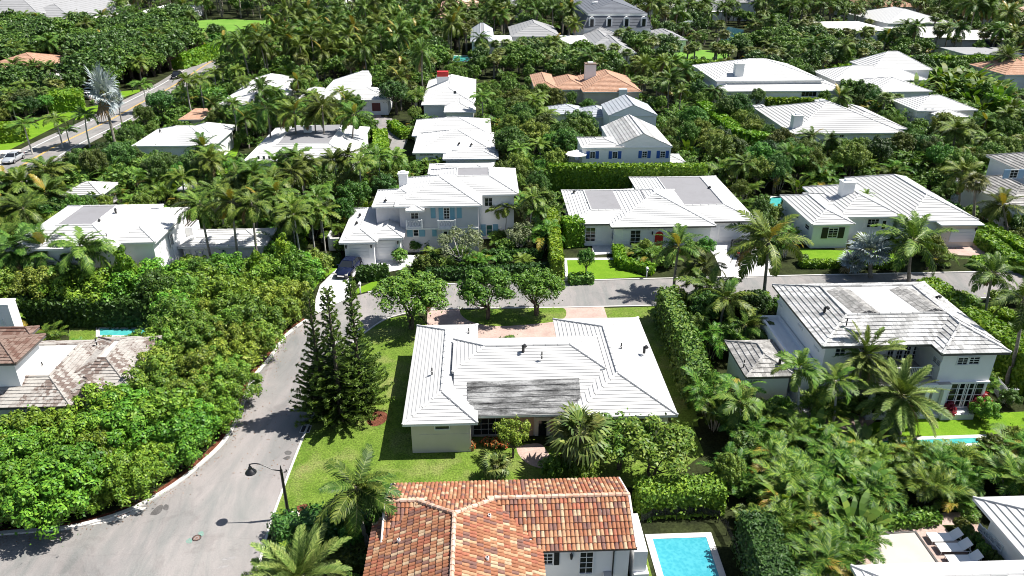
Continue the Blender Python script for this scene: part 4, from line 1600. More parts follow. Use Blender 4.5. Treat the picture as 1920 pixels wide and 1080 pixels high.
# 10. blue shutters
h = House("gabled_house", "white gabled house with bright blue shutters behind the tall clipped hedge", "house", (1160, 276), 6.0, d=0.5, joined=True, roof="white_roof", wall="bluish_wall")
A = h.block([(1160, 276), (1261, 275), (1127, 238)], 6.0, 0.45, oh=0.15, gable="SN", roof="weathered_white_roof")
Bq = h.block([(1090, 277), (1170, 277), (1104, 258)], 6.0, 0.25, oh=0.15, deck=2.5, deck_mat="white_deck")
h.block([(1225, 306), (1285, 304), (1262, 290)], 3.2, 0.3, oh=0.2)
for x in (1106, 1148):
    h.window(Bq if x < 1140 else Bq, "S", ("px", x, 284, x + 10, 297), 2, 3, "blue_shutter", sw=0.5)
for x in (1204, 1238):
    h.window(A, "S", ("px", x, 283, x + 9, 296), 2, 3, "blue_shutter", sw=0.5)

# middle distance houses -------------------------------------------------
def simple(name, label, at, z, blocks, wall="white_wall", roof="bright_roof", d=0.55, lip=0.06, trim="white_trim", cat="house"):
    h = House(name, label, cat, at, z, wall=wall, roof=roof, d=d, joined=True, lip=lip, trim=trim)
    out = []
    for b in blocks:
        kw = dict(b[2]) if len(b) > 2 else {}
        out.append(h.block(b[0], b[1], **kw))
    return h, out


h, bs = simple("bungalow", "white bungalow of two overlapping hips above the pygmy palm row", (775, 281), 3.2, [
    ([(772, 255), (921, 247), (906, 225), (790, 225)], 3.2, dict(pitch=0.3)),
    ([(775, 282), (929, 286), (905, 250)], 3.2, dict(pitch=0.35)),
    ([(830, 298), (935, 298), (925, 282)], 3.0, dict(pitch=0.25))])
h.window(bs[0], "S", ("px", 884, 249, 903, 258), 3, 1)
h.window(bs[1], "S", ("px", 786, 286, 813, 292), 4, 1)
h.vent(860, 272, 3.9, True); h.vent(883, 274, 3.8, True)
h, bs = simple("bungalow", "long white bungalow with flat grey roof centre behind four tall coconut palms", (467, 292), 3.2, [
    ([(467, 291), (660, 300), (690, 246), (530, 241)], 3.2, dict(pitch=0.34, deck=4.2))], d=0.6)
for x in (482, 492, 502):
    h.window(bs[0], "S", ("px", x, 292, x + 7, 306), 1, 1, name="french_door")
h.chimney(578, 250, 1.2, 1.0, 4.4, 5.4, flue=False)
h, bs = simple("bungalow", "white hip-roofed bungalow beside the avenue palms", (257, 272), 3.2, [
    ([(257, 273), (402, 273), (372, 243), (295, 243)], 3.2, dict(pitch=0.34)),
    ([(330, 262), (408, 262), (395, 236)], 3.3, dict(pitch=0.4))], d=0.6)
h.vent(300, 248, 4.4, True)
h, bs = simple("bungalow", "white gabled bungalow with dark red garage door at the end of the lane", (625, 186), 3.3, [
    ([(602, 176), (690, 168), (640, 150)], 3.6, dict(pitch=0.42, gable="E")),
    ([(590, 188), (730, 187), (715, 168)], 3.2, dict(pitch=0.3)),
    ([(556, 188), (588, 188), (580, 166)], 3.2, dict(pitch=0.35))])
h.panel(bs[1], "S", ("px", 697, 193, 714, 208), "brown_door", "garage_door", 0.06)
h.window(bs[1], "S", ("px", 645, 192, 662, 202), 2, 1)
h, bs = simple("bungalow", "pair of white roofs under leaning palms west of the lane", (440, 190), 3.3, [
    ([(437, 195), (500, 196), (480, 146)], 3.3, dict(pitch=0.36)),
    ([(482, 180), (535, 180), (515, 150)], 3.3, dict(pitch=0.36))])
h.window(bs[0], "S", ("px", 470, 185, 476, 195), 1, 2)
h, bs = simple("bungalow", "white cluster of hip roofs with a red chimney top in the trees", (800, 178), 3.4, [
    ([(795, 180), (892, 196), (862, 150)], 3.4, dict(pitch=0.4)),
    ([(832, 211), (892, 209), (885, 180)], 3.1, dict(pitch=0.35))])
c = h.chimney(831, 160, 2.6, 1.6, 4.2, 6.0, "white_wall", "white_trim", False)
mb = MB()
mb.box(c.x - 1.2, c.x + 1.2, c.y - 0.7, c.y + 0.7, 6.14, 7.2, "red_door")
mb.build("red_cowl", h.root)
h.window(bs[0], "S", ("px", 850, 170, 856, 176), 1, 1)
h, bs = simple("clay_tiled_house", "house with salmon clay-tiled hips and a brown-capped chimney in mid distance", (1095, 172), 3.4, [
    ([(1093, 173), (1188, 169), (1175, 143), (1085, 146)], 3.4, dict(pitch=0.42)),
    ([(1040, 168), (1100, 168), (1090, 146)], 3.2, dict(pitch=0.4)),
    ([(1002, 166), (1046, 166), (1030, 140)], 3.4, dict(pitch=0.4))], wall="cream_wall", roof="orange_roof", d=0.5)
h.chimney(1106, 146, 2.4, 2.0, 4.5, 7.6, "white_wall", "brown_shingle")
h.panel(bs[0], "S", ("px", 1160, 166, 1174, 184), "bluish_wall", "bay", 0.9)
for x in (1162, 1166, 1170):
    h.window(bs[0], "S", ("px", x, 168, x + 3, 174), 1, 1)
h, bs = simple("grey_roofed_house", "pale house with a grey standing-seam gable roof and a brick chimney", (1145, 217), 5.0, [
    ([(1146, 217), (1231, 214), (1127, 196)], 5.2, dict(pitch=0.42, gable="SN", oh=0.15)),
    ([(1030, 213), (1096, 214), (1045, 200)], 3.2, dict(pitch=0.35)),
    ([(1094, 219), (1150, 219), (1100, 203)], 3.4, dict(pitch=0.4))], wall="bluish_wall", roof="grey_metal_roof", d=0.7)
h.chimney(1162, 228, 1.5, 1.2, 2.5, 5.6, "brick_red", "brick_red", False)
h.window(bs[0], "S", ("px", 1186, 206, 1190, 212), 1, 1)
h.window(bs[2], "S", ("px", 1146, 224, 1151, 229), 1, 2)
h, bs = simple("bungalow", "broad white two-chimney bungalow roof", (1482, 250), 3.3, [
    ([(1412, 198), (1484, 247), (1498, 240)], 3.3, dict(pitch=0.36)),
    ([(1484, 250), (1606, 250), (1600, 202), (1520, 202)], 3.3, dict(pitch=0.34)),
    ([(1590, 243), (1674, 230), (1618, 202)], 3.32, dict(pitch=0.34))], wall="bluish_wall", roof="white_roof", d=0.6)
h.chimney(1492, 238, 1.6, 1.4, 3.8, 5.8)
h.chimney(1538, 206, 2.0, 1.4, 4.4, 6.0)
h.window(bs[1], "S", ("px", 1574, 252, 1582, 258), 2, 1)
h.vent(1534, 226, 4.2, True)
h, bs = simple("bungalow", "large white hip roof above a grey band and a lower white wing", (1345, 150), 4.6, [
    ([(1340, 151), (1522, 151), (1482, 122), (1382, 122)], 5.0, dict(pitch=0.3)),
    ([(1342, 172), (1545, 168), (1540, 148)], 3.4, dict(pitch=0.25))], roof="bright_roof", d=0.7)
h.chimney(1383, 146, 1.9, 1.6, 5.2, 8.2)
h.window(bs[1], "S", ("px", 1503, 171, 1530, 181), 4, 1)
h, bs = simple("pyramid_roof_house", "white house with a pointed pyramid roof over lower white wings", (1640, 130), 5.0, [
    ([(1634, 131), (1718, 131), (1700, 115)], 5.0, dict(pitch=0.55)),
    ([(1566, 152), (1720, 150), (1690, 132)], 3.4, dict(pitch=0.35)),
    ([(1645, 172), (1705, 172), (1690, 150)], 3.2, dict(pitch=0.3))])
h.window(bs[0], "S", ("px", 1645, 131, 1655, 134), 3, 1)
h, bs = simple("small_white_house", "small white hip-roofed upper floor with two dark windows left of feathery palm", (1720, 207), 5.0, [
    ([(1719, 208), (1804, 206), (1778, 186)], 3.7, dict(pitch=0.36)),
    ([(1693, 197), (1730, 200), (1722, 187)], 3.3, dict(pitch=0.3)),
    ([(1762, 220), (1800, 218), (1790, 208)], 3.2, dict(pitch=0.3))], wall="bluish_wall")
for x in (1733, 1746):
    h.window(bs[0], "S", ("px", x, 203, x + 4, 208), 1, 1)
h, bs = simple("grey_roofed_house", "blue-shuttered house with grey-brown tiles cut by the right edge", (1885, 306), 6.0, [
    ([(1884, 308), (2040, 330), (2010, 290)], 6.0, dict(pitch=0.4)),
    ([(1816, 352), (1870, 357), (1860, 333)], 3.2, dict(pitch=0.3)),
    ([(1864, 372), (2000, 385), (1872, 333)], 3.3, dict(pitch=0.4))], roof="old_tile_grey", d=0.45)
h.window(bs[0], "S", ("px", 1895, 318, 1906, 334), 2, 3, "pale_blue_shutter", sw=0.8)

# far houses --------------------------------------------------------------
simple("grey_hip_house", "far grey hip roof beside the white link building", (960, 68), 4, [
    ([(958, 69), (1050, 67), (1035, 50), (978, 50)], 4.2, dict(pitch=0.4)),
    ([(1045, 80), (1120, 82), (1110, 66)], 4.0, dict(flat=True, deck_mat="white_deck"))], roof="pale_grey_roof", d=1.0)
simple("conservatory_house", "far bluish hipped roof at the end of the white link wall", (880, 80), 4, [
    ([(882, 75), (927, 78), (917, 55), (890, 54)], 4.5, dict(pitch=0.7, deck=3.0)),
    ([(920, 80), (962, 80), (955, 66)], 4.2, dict(flat=True, deck_mat="white_deck"))], roof="grey_metal_roof", wall="bluish_wall", d=1.2)
h, bs = simple("mansard_house", "far house with a steep dark slate mansard and arched white dormers", (1095, 52), 6, [
    ([(1093, 53), (1180, 53), (1172, 22)], 5.5, dict(pitch=2.2, deck=1.9, deck_mat="slate_roof", oh=0.3))], roof="slate_roof", d=1.0)
M = bs[0]
h.block(uv=(M["u0"] + 1.5, M["u1"] - 1.5, M["v0"] + 1.5, M["v1"] - 1.5), z=M["zr"] + 0.1, pitch=0.3, oh=0.1, base=5.6)
for i in range(4):
    uu = M["u0"] + (M["u1"] - M["u0"]) * (i + 0.5) / 4
    mb = MB()
    mb.box(uu - 1.0, uu + 1.0, M["v0"] + 0.3, M["v0"] + 2.2, 5.6, 8.0, "white_trim")
    mb.tube([(uu, M["v0"] + 0.28, 8.0), (uu, M["v0"] + 2.2, 8.0)], 1.0, "white_trim", 14)
    mb.box(uu - 0.55, uu + 0.55, M["v0"] + 0.2, M["v0"] + 0.29, 5.9, 8.3, "glass")
    mb.build("dormer", h.root)
h.chimney(1117, 22, 2.6, 1.6, 8.5, 11.5)
simple("grey_courtyard_house", "far pale grey roofs stepping down to the right below the slate mansard", (1112, 78), 4, [
    ([(1106, 66), (1150, 66), (1140, 52)], 4.2, dict(pitch=0.4)),
    ([(1112, 85), (1150, 84), (1140, 64)], 4.0, dict(pitch=0.45)),
    ([(1140, 100), (1178, 98), (1160, 72)], 4.0, dict(pitch=0.4)),
    ([(1150, 62), (1178, 62), (1170, 54)], 4.0, dict(flat=True, deck_mat="white_deck"))], roof="pale_grey_roof", d=1.0)
simple("small_house", "far little white house with pale roof between fan palms right of the mansard", (1228, 75), 3.4, [
    ([(1228, 76), (1270, 72), (1262, 60)], 3.6, dict(pitch=0.35))], roof="pale_grey_roof", d=1.0)
h, bs = simple("modern_house", "far low modern house with white flat roofs and a dark navy panel at upper right", (1685, 66), 4, [
    ([(1685, 58), (1790, 70), (1830, 60), (1720, 50)], 4.4, dict(flat=True, deck_mat="white_deck")),
    ([(1790, 71), (1892, 74), (1840, 56)], 4.3, dict(flat=True, deck_mat="white_deck", wall="grey_wall")),
    ([(1812, 102), (1875, 100), (1866, 88)], 3.6, dict(flat=True, deck_mat="pale_grey_roof"))], wall="grey_wall")
h.panel(bs[1], "S", ("px", 1842, 73, 1868, 88), "navy_panel", "navy_panel", 0.3)
simple("white_villa", "far white flat-roofed villa behind palms at upper right", (1570, 52), 4, [
    ([(1562, 58), (1626, 55), (1610, 40)], 4.0, dict(flat=True, deck_mat="white_deck")),
    ([(1655, 42), (1720, 44), (1700, 25)], 4.2, dict(pitch=0.3))])
simple("orange_roofed_villa", "far villa with orange tiled roof at the top right", (1600, 11), 5, [
    ([(1600, 12), (1676, 13), (1655, 0)], 5.0, dict(pitch=0.4))], roof="orange_roof", wall="white_wall", d=1.0)
simple("pink_wall_house", "long low pink roof behind a hedge at the upper right edge", (1855, 35), 4, [
    ([(1856, 33), (1990, 36), (1950, 22)], 3.6, dict(pitch=0.3))], roof="pink_roof", d=1.0)
simple("orange_roofed_villa", "orange hip roof behind the feathery palm at the right edge", (1875, 138), 4, [
    ([(1872, 137), (1960, 140), (1930, 120)], 4.0, dict(pitch=0.4))], roof="orange_roof", d=0.8)
simple("orange_roofed_villa", "flat salmon roof half hidden by date palms at the left edge", (0, 122), 4, [
    ([(-40, 128), (84, 128), (60, 108)], 4.0, dict(pitch=0.3))], roof="orange_roof", d=0.8)
simple("grey_mansion", "far white mansion with grey hip roofs in the top left corner", (0, 40), 6, [
    ([(-60, 26), (98, 20), (90, 0)], 7.0, dict(pitch=0.45)),
    ([(88, 36), (160, 30), (150, 10)], 5.0, dict(pitch=0.4))], roof="pale_grey_roof", d=1.2)
simple("white_compound", "far white walls and terraces beyond the top left mansion", (170, 40), 4, [
    ([(170, 46), (230, 44), (225, 24)], 4.0, dict(flat=True, deck_mat="white_deck")),
    ([(228, 36), (322, 30), (310, 12)], 3.4, dict(flat=True, deck_mat="white_deck", parapet=0.6))])
simple("orange_roofed_villa", "far salmon-roofed villa with palms in front at the top middle", (830, 24), 5, [
    ([(824, 15), (898, 16), (880, 3)], 6.5, dict(pitch=0.35)),
    ([(810, 34), (842, 33), (836, 22)], 4.0, dict(pitch=0.35))], roof="pink_roof", wall="cream_wall", d=1.0)
simple("white_villa", "far white villa with small grey gabled annex at the top middle", (1145, 20), 5, [
    ([(1142, 8), (1190, 8), (1180, -8)], 5.0, dict(flat=True, deck_mat="orange_roof")),
    ([(1188, 14), (1216, 14), (1208, 3)], 5.0, dict(pitch=0.5))], d=1.0, roof="grey_metal_roof")
simple("white_villa", "far white villa with a curved pale terrace roof right of the grey gable", (1285, 20), 5, [
    ([(1280, 22), (1338, 22), (1325, 8)], 4.0, dict(flat=True, deck_mat="white_deck")),
    ([(1312, 5), (1380, 5), (1370, -10)], 7.0, dict(pitch=0.4))], roof="pale_grey_roof", d=1.0)
simple("white_villa", "far pale roof at the top edge beside the salmon-roofed villa", (935, 10), 5, [
    ([(930, 12), (985, 12), (975, 0)], 5.0, dict(pitch=0.3))], roof="pale_grey_roof", d=1.0)
simple("white_villa", "far white roof peeking over palms left of the salmon-roofed villa", (600, -4), 5, [
    ([(570, 2), (640, 2), (630, -10)], 5.0, dict(pitch=0.3))], d=1.0)
simple("terracotta_terrace", "flat salmon terrace roof behind slender palms beside the avenue", (335, 222), 2.6, [
    ([(334, 224), (378, 224), (372, 203)], 2.6, dict(flat=True, deck_mat="orange_roof"))], wall="cream_wall")

# ---------------------------------------------------------------- plants
leaf("leaf_bright", [(0, (0.045, 0.120, 0.008)), (0.5, (0.095, 0.205, 0.012)), (1, (0.19, 0.31, 0.022))], 0.5, 0.3, 0.10, 0.28)
leaf("leaf_street", [(0, (0.036, 0.100, 0.009)), (0.5, (0.075, 0.170, 0.013)), (1, (0.15, 0.255, 0.022))], 0.5, 0.3, 0.08, 0.12)
leaf("leaf_fresh", [(0, (0.060, 0.130, 0.010)), (0.6, (0.13, 0.215, 0.016)), (1, (0.23, 0.30, 0.034))], 0.5, 0.3, 0.10, 0.28)
leaf("leaf_mid", [(0, (0.036, 0.090, 0.011)), (0.5, (0.086, 0.170, 0.017)), (1, (0.175, 0.25, 0.034))], 0.5, 0.3, 0.12, 0.5)
leaf("leaf_dark", [(0, (0.028, 0.066, 0.012)), (0.6, (0.060, 0.120, 0.018)), (1, (0.112, 0.18, 0.032))], 0.45, 0.35, 0.10, 0.45)
leaf("leaf_pale", [(0, (0.10, 0.13, 0.05)), (0.6, (0.17, 0.20, 0.10)), (1, (0.27, 0.28, 0.17))], 0.55, 0.3, 0.2, 0.15)
leaf("leaf_hedge", [(0, (0.070, 0.162, 0.007)), (0.6, (0.139, 0.257, 0.011)), (1, (0.232, 0.338, 0.018))], 0.5, 0.3, 0.25, 0.15)
leaf("leaf_hedge_dark", [(0, (0.018, 0.055, 0.008)), (0.7, (0.035, 0.085, 0.012)), (1, (0.06, 0.12, 0.018))], 0.5, 0.3, 0.2, 0.15)
leaf("leaf_orange", [(0, (0.14, 0.09, 0.02)), (0.6, (0.30, 0.14, 0.03)), (1, (0.42, 0.20, 0.05))], 0.5, 0.3, 0.2, 0.1)
leaf("leaf_red", [(0, (0.16, 0.012, 0.02)), (0.6, (0.38, 0.03, 0.05)), (1, (0.55, 0.08, 0.09))], 0.4, 0.4, 0.2, 0.1)
leaf("leaf_flower", [(0, (0.05, 0.10, 0.02)), (0.55, (0.06, 0.12, 0.02)), (0.6, (0.55, 0.10, 0.03)), (1, (0.65, 0.22, 0.05))], 0.5, 0.3, 0.2, 0.1)
leaf("palm_leaf", [(0, (0.028, 0.064, 0.008)), (0.6, (0.070, 0.130, 0.013)), (1, (0.155, 0.215, 0.034))], 0.5, 0.18, 0.10, 0.34)
leaf("palm_fresh", [(0, (0.050, 0.115, 0.012)), (0.6, (0.11, 0.19, 0.02)), (1, (0.185, 0.25, 0.035))], 0.5, 0.3, 0.22, 0.25)
leaf("areca_leaf", [(0, (0.024, 0.074, 0.007)), (0.6, (0.066, 0.150, 0.011)), (1, (0.175, 0.255, 0.028))], 0.5, 0.22, 0.10, 0.28)
leaf("areca_gold", [(0, (0.20, 0.18, 0.02)), (0.6, (0.32, 0.26, 0.03)), (1, (0.36, 0.20, 0.03))], 0.4, 0.4, 0.25, 0.1)
leaf("date_leaf", [(0, (0.065, 0.110, 0.020)), (0.6, (0.145, 0.205, 0.04)), (1, (0.27, 0.32, 0.09))], 0.5, 0.2, 0.12, 0.2)
leaf("silver_leaf", [(0, (0.20, 0.25, 0.26)), (0.6, (0.32, 0.37, 0.38)), (1, (0.44, 0.48, 0.48))], 0.5, 0.4, 0.1, 0.1)
leaf("fan_leaf", [(0, (0.050, 0.088, 0.016)), (0.6, (0.12, 0.165, 0.028)), (1, (0.24, 0.275, 0.070))], 0.48, 0.35, 0.08, 0.34)
leaf("dead_leaf", [(0, (0.12, 0.08, 0.04)), (1, (0.26, 0.18, 0.09))], 0.7, 0.2, 0.1, 0.2)
leaf("pine_leaf", [(0, (0.018, 0.042, 0.008)), (0.6, (0.04, 0.082, 0.012)), (1, (0.075, 0.13, 0.02))], 0.5, 0.35, 0.1, 0.12)
leaf("pine_tip", [(0, (0.06, 0.115, 0.014)), (0.6, (0.105, 0.18, 0.02)), (1, (0.16, 0.235, 0.035))], 0.5, 0.35, 0.15, 0.12)
plain("palm_rib", (0.20, 0.22, 0.06), 0.5)
mottled("palm_bark", (0.20, 0.175, 0.145), (0.34, 0.31, 0.27), 3.0, 0.9, 0.1, fine=14.0, fine_amt=0.35)
mottled("pale_bark", (0.36, 0.34, 0.31), (0.5, 0.48, 0.44), 2.0, 0.9, 0.1, fine=9.0, fine_amt=0.3)
mottled("tree_bark", (0.10, 0.08, 0.06), (0.19, 0.155, 0.12), 2.5, 0.95, 0.05, fine=9.0, fine_amt=0.5)


def quads(name, V, mats, mi=None, smooth=False):
    """V (N,4,3) -> mesh of separate quads"""
    V = np.asarray(V, dtype=np.float32)
    n = len(V)
    me = bpy.data.meshes.new(name)
    me.vertices.add(n * 4)
    me.vertices.foreach_set("co", V.reshape(-1))
    me.loops.add(n * 4)
    me.loops.foreach_set("vertex_index", np.arange(n * 4, dtype=np.int32))
    me.polygons.add(n)
    me.polygons.foreach_set("loop_start", np.arange(0, n * 4, 4, dtype=np.int32))
    me.polygons.foreach_set("loop_total", np.full(n, 4, dtype=np.int32))
    for m in mats:
        me.materials.append(MATS[m])
    if mi is not None and len(mats) > 1:
        me.polygons.foreach_set("material_index", np.asarray(mi, dtype=np.int32))
    me.update(calc_edges=True)
    return me


def unit(a):
    return a / np.maximum(np.linalg.norm(a, axis=-1, keepdims=True), 1e-9)


def leaf_quads(C, N, size, rng, asp=0.55):
    """rhombic leaves at centres C facing N"""
    n = len(C)
    t = unit(np.cross(N, unit(rng.normal(size=(n, 3)))))
    b = np.cross(N, t)
    s = (np.asarray(size) * np.ones(n))[:, None]
    fold = N * s * 0.18
    return np.stack([C - t * s, C + b * s * asp + fold, C + t * s, C - b * s * asp + fold], 1)


def crown_points(rng, rx, rz, nl, lobe, per, low=-0.25, flat=1.0):
    """leaf centres and normals over lobes that make an uneven crown"""
    C, N = [], []
    lobes = []
    for i in range(nl):
        for _ in range(40):
            d = rng.normal(size=3)
            d /= np.linalg.norm(d)
            if d[2] > low:
                break
        r = rng.uniform(0.5, 0.95)
        p = d * r * np.array([rx, rx, rz])
        lobes.append((p, lobe * rng.uniform(0.7, 1.25)))
    for p, lr in lobes:
        n = int(per * (lr / lobe) ** 2)
        d = unit(rng.normal(size=(n, 3)) + np.array([0, 0, 0.55]))
        q = p + d * (lr * rng.uniform(0.72, 1.06, n))[:, None] * np.array([1, 1, flat])
        C.append(q)
        N.append(unit(d * 1.1 + rng.normal(size=(n, 3)) * 0.42 + np.array([0, 0, 0.3])))
    return np.concatenate(C), np.concatenate(N), lobes


def limbs(rng, H, h0, lobes, rad, mat, multi=1, spread=0.25):
    """tapered trunk(s) with limbs reaching into the lobes; crown centre at height H"""
    mb = MB()
    picks = [lobes[i] for i in rng.choice(len(lobes), min(len(lobes), 5 + 2 * multi), replace=False)]
    for k in range(multi):
        a = 2 * math.pi * k / multi + rng.uniform(0, 1)
        top = Vector((math.cos(a) * spread * (multi > 1), math.sin(a) * spread * (multi > 1), h0))
        mid = top * 0.5 + Vector((rng.normal() * 0.08, rng.normal() * 0.08, 0))
        mb.tube([(top.x * 0.15, top.y * 0.15, -0.1), mid, top], [rad * 1.3, rad, rad * 0.75], mat, 7, False)
        for p, lr in picks[k::multi]:
            e = Vector((float(p[0]), float(p[1]), float(p[2]) + H))
            m = top.lerp(e, 0.5) + Vector((0, 0, -0.15 * (e - top).length))
            mb.tube([top, m, e], [rad * 0.6, rad * 0.4, rad * 0.12], mat, 5, False)
    return mb


PROTO = {}


def add_proto(kind, trunk, crown, H, Rr, fronds=None, trunk_unit=False, joined=None, top=0.0):
    PROTO.setdefault(kind, []).append(dict(trunk=trunk, crown=crown, H=H, R=Rr, fronds=fronds, trunk_unit=trunk_unit, joined=joined, top=top))


def arr_of(me):
    n = len(me.polygons)
    v = np.empty(len(me.vertices) * 3, np.float32)
    me.vertices.foreach_get("co", v)
    return v.reshape(n, 4, 3)


def join_mesh(name, parts):
    """parts: list of (V quads array, mat index array) and MB objects, into one mesh"""
    verts, faces, mi, mats = [], [], [], []
    off = 0
    for p in parts:
        if isinstance(p, MB):
            verts.append(np.array(p.v, np.float32))
            faces += [tuple(i + off for i in f) for f in p.f]
            for k in p.mi:
                m = p.ms[k]
                if m not in mats:
                    mats.append(m)
                mi.append(mats.index(m))
            off += len(p.v)
        else:
            V, ms, ids = p
            n = len(V)
            verts.append(V.reshape(-1, 3).astype(np.float32))
            base = np.arange(n * 4).reshape(n, 4) + off
            faces += [tuple(r) for r in base.tolist()]
            loc = []
            for m in ms:
                if m not in mats:
                    mats.append(m)
                loc.append(mats.index(m))
            mi += [loc[i] for i in ids]
            off += n * 4
    me = bpy.data.meshes.new(name)
    me.from_pydata(np.concatenate(verts).tolist(), [], faces)
    for m in mats:
        me.materials.append(MATS[m])
    me.polygons.foreach_set("material_index", mi)
    me.update()
    return me


def make_tree(kind, seed, rx, rz, H, nl, lobe, per, size, lm, bark="tree_bark", rad=0.16, multi=1, low=-0.25, asp=0.55, inner=0.12, hb=None):
    rng = np.random.default_rng(seed)
    C, N, lobes = crown_points(rng, rx, rz, nl, lobe, per, low)
    # a scatter of leaves inside the crown
    k = int(len(C) * inner)
    I = rng.normal(size=(k, 3)) * np.array([rx, rx, rz]) * 0.38
    C, N = np.concatenate([C, I]), np.concatenate([N, unit(rng.normal(size=(k, 3)) + np.array([0, 0, .6]))])
    V = leaf_quads(C, N, size * rng.uniform(0.7, 1.3, len(C)), rng, asp)
    V[:, :, 2] = np.maximum(V[:, :, 2], -H + 0.05)
    tr = limbs(rng, H, hb if hb is not None else max(0.3, H - rz * 0.9), lobes, rad, bark, multi)
    V2 = V + np.array([0, 0, H], np.float32)
    j = join_mesh("tree", [tr, (V2, [lm], [0] * len(V2))])
    add_proto(kind, tr.mesh("trunk", True), quads("crown", V2, [lm]), H + rz, rx, joined=j)


def frond_quads(rng, L, droop, n, ll, lw, vee=0.35, tipd=0.5, fwd=0.55, rib=0.05, side_droop=0.5):
    """pinnate frond along +X from the origin, bending down along its length"""
    K = 14
    ang = -droop * (np.linspace(0, 1, K) ** 1.4)
    dx, dz = np.cos(ang) * L / (K - 1), np.sin(ang) * L / (K - 1)
    X = np.concatenate([[0], np.cumsum(dx[:-1])])
    Z = np.concatenate([[0], np.cumsum(dz[:-1])])
    T = np.linspace(0, 1, K)
    V, mi = [], []
    for i in range(K - 1):
        w0, w1 = rib * (1 - 0.85 * T[i]), rib * (1 - 0.85 * T[i + 1])
        V.append([(X[i], -w0, Z[i]), (X[i + 1], -w1, Z[i + 1]), (X[i + 1], w1, Z[i + 1]), (X[i], w0, Z[i])])
        mi.append(1)
    t0 = 0.14
    for s in (-1, 1):
        t = np.linspace(t0, 0.995, n) + rng.uniform(-0.3, 0.3, n) / n * (1 - t0)
        t = np.clip(t, 0, 1)
        px, pz = np.interp(t, T, X), np.interp(t, T, Z)
        an = np.interp(t, T, ang)
        tx = np.stack([np.cos(an), 0 * an, np.sin(an)], 1)
        nz = np.stack([-np.sin(an), 0 * an, np.cos(an)], 1)
        length = ll * np.sin(np.clip(0.22 + 0.75 * (t - t0) / (1 - t0), 0, 1) * math.pi) ** 0.6 * rng.uniform(0.85, 1.15, n)
        f = fwd + 0.5 * t + rng.normal(0, 0.08, n)
        d = unit(tx * f[:, None] + np.array([0, s, 0]) * 1.0 + nz * (vee + rng.normal(0, 0.12, n))[:, None])
        p0 = np.stack([px, 0 * px, pz], 1)
        p1 = p0 + d * (length * 0.55)[:, None]
        d2 = unit(d + np.array([0, 0, -1]) * (tipd + rng.uniform(-0.1, 0.3, n))[:, None])
        p2 = p1 + d2 * (length * 0.45)[:, None]
        wv = unit(np.cross(d, nz)) * lw
        V += np.stack([p0 - wv * 0.5, p0 + wv * 0.5, p1 + wv * 0.5, p1 - wv * 0.5], 1).tolist()
        V += np.stack([p1 - wv * 0.5, p1 + wv * 0.5, p2 + wv * 0.08, p2 - wv * 0.08], 1).tolist()
        mi += [0] * (2 * n)
    return np.array(V, np.float32), mi


def rot_z_y(V, az, el, org=(0, 0, 0)):
    ce, se, ca, sa = math.cos(el), math.sin(el), math.cos(az), math.sin(az)
    x = V[..., 0] * ce - V[..., 2] * se
    z = V[..., 0] * se + V[..., 2] * ce
    y = V[..., 1]
    return np.stack([x * ca - y * sa + org[0], x * sa + y * ca + org[1], z + org[2]], -1)


def fan_quads(rng, pet, r, n, spread=2.2, w=0.1, drop=0.35):
    """palmate leaf: petiole along +X, blades fanned round its end"""
    V, mi = [[(0, -0.025, 0), (pet, -0.018, 0.0), (pet, 0.018, 0.0), (0, 0.025, 0)]], [1]
    a = np.linspace(-spread, spread, n) + rng.normal(0, 0.04, n)
    for k in range(n):
        L = r * (1 - 0.22 * abs(a[k]) / spread) * rng.uniform(0.9, 1.08)
        d = np.array([math.cos(a[k]), math.sin(a[k]), 0.18 * math.cos(a[k] * 2)])
        sd = np.array([-math.sin(a[k]), math.cos(a[k]), 0])
        p0 = np.array([pet, 0, 0])
        p1 = p0 + d * L * 0.6
        p2 = p0 + d * L + np.array([0, 0, -drop * L * rng.uniform(0.6, 1.4)])
        V.append([p0 - sd * 0.015, p1 - sd * w, p1 + sd * w, p0 + sd * 0.015])
        V.append([p1 - sd * w, p2 - sd * 0.01, p2 + sd * 0.01, p1 + sd * w])
        mi += [0, 0]
    return np.array(V, np.float32), mi


def trunk_unit(name, r0, r1, bow, mat, seed, rings=7, boot=0.0):
    rng = np.random.default_rng(seed)
    mb = MB()
    pts, rd = [], []
    for i in range(rings + 1):
        t = i / rings
        pts.append((bow * math.sin(t * math.pi) + rng.normal() * 0.003, rng.normal() * 0.003, t - (0.02 if i == 0 else 0)))
        rd.append(r0 * (1.25 if i == 0 else 1) + (r1 - r0) * t)
    mb.tube(pts, rd, mat, 8)
    return mb


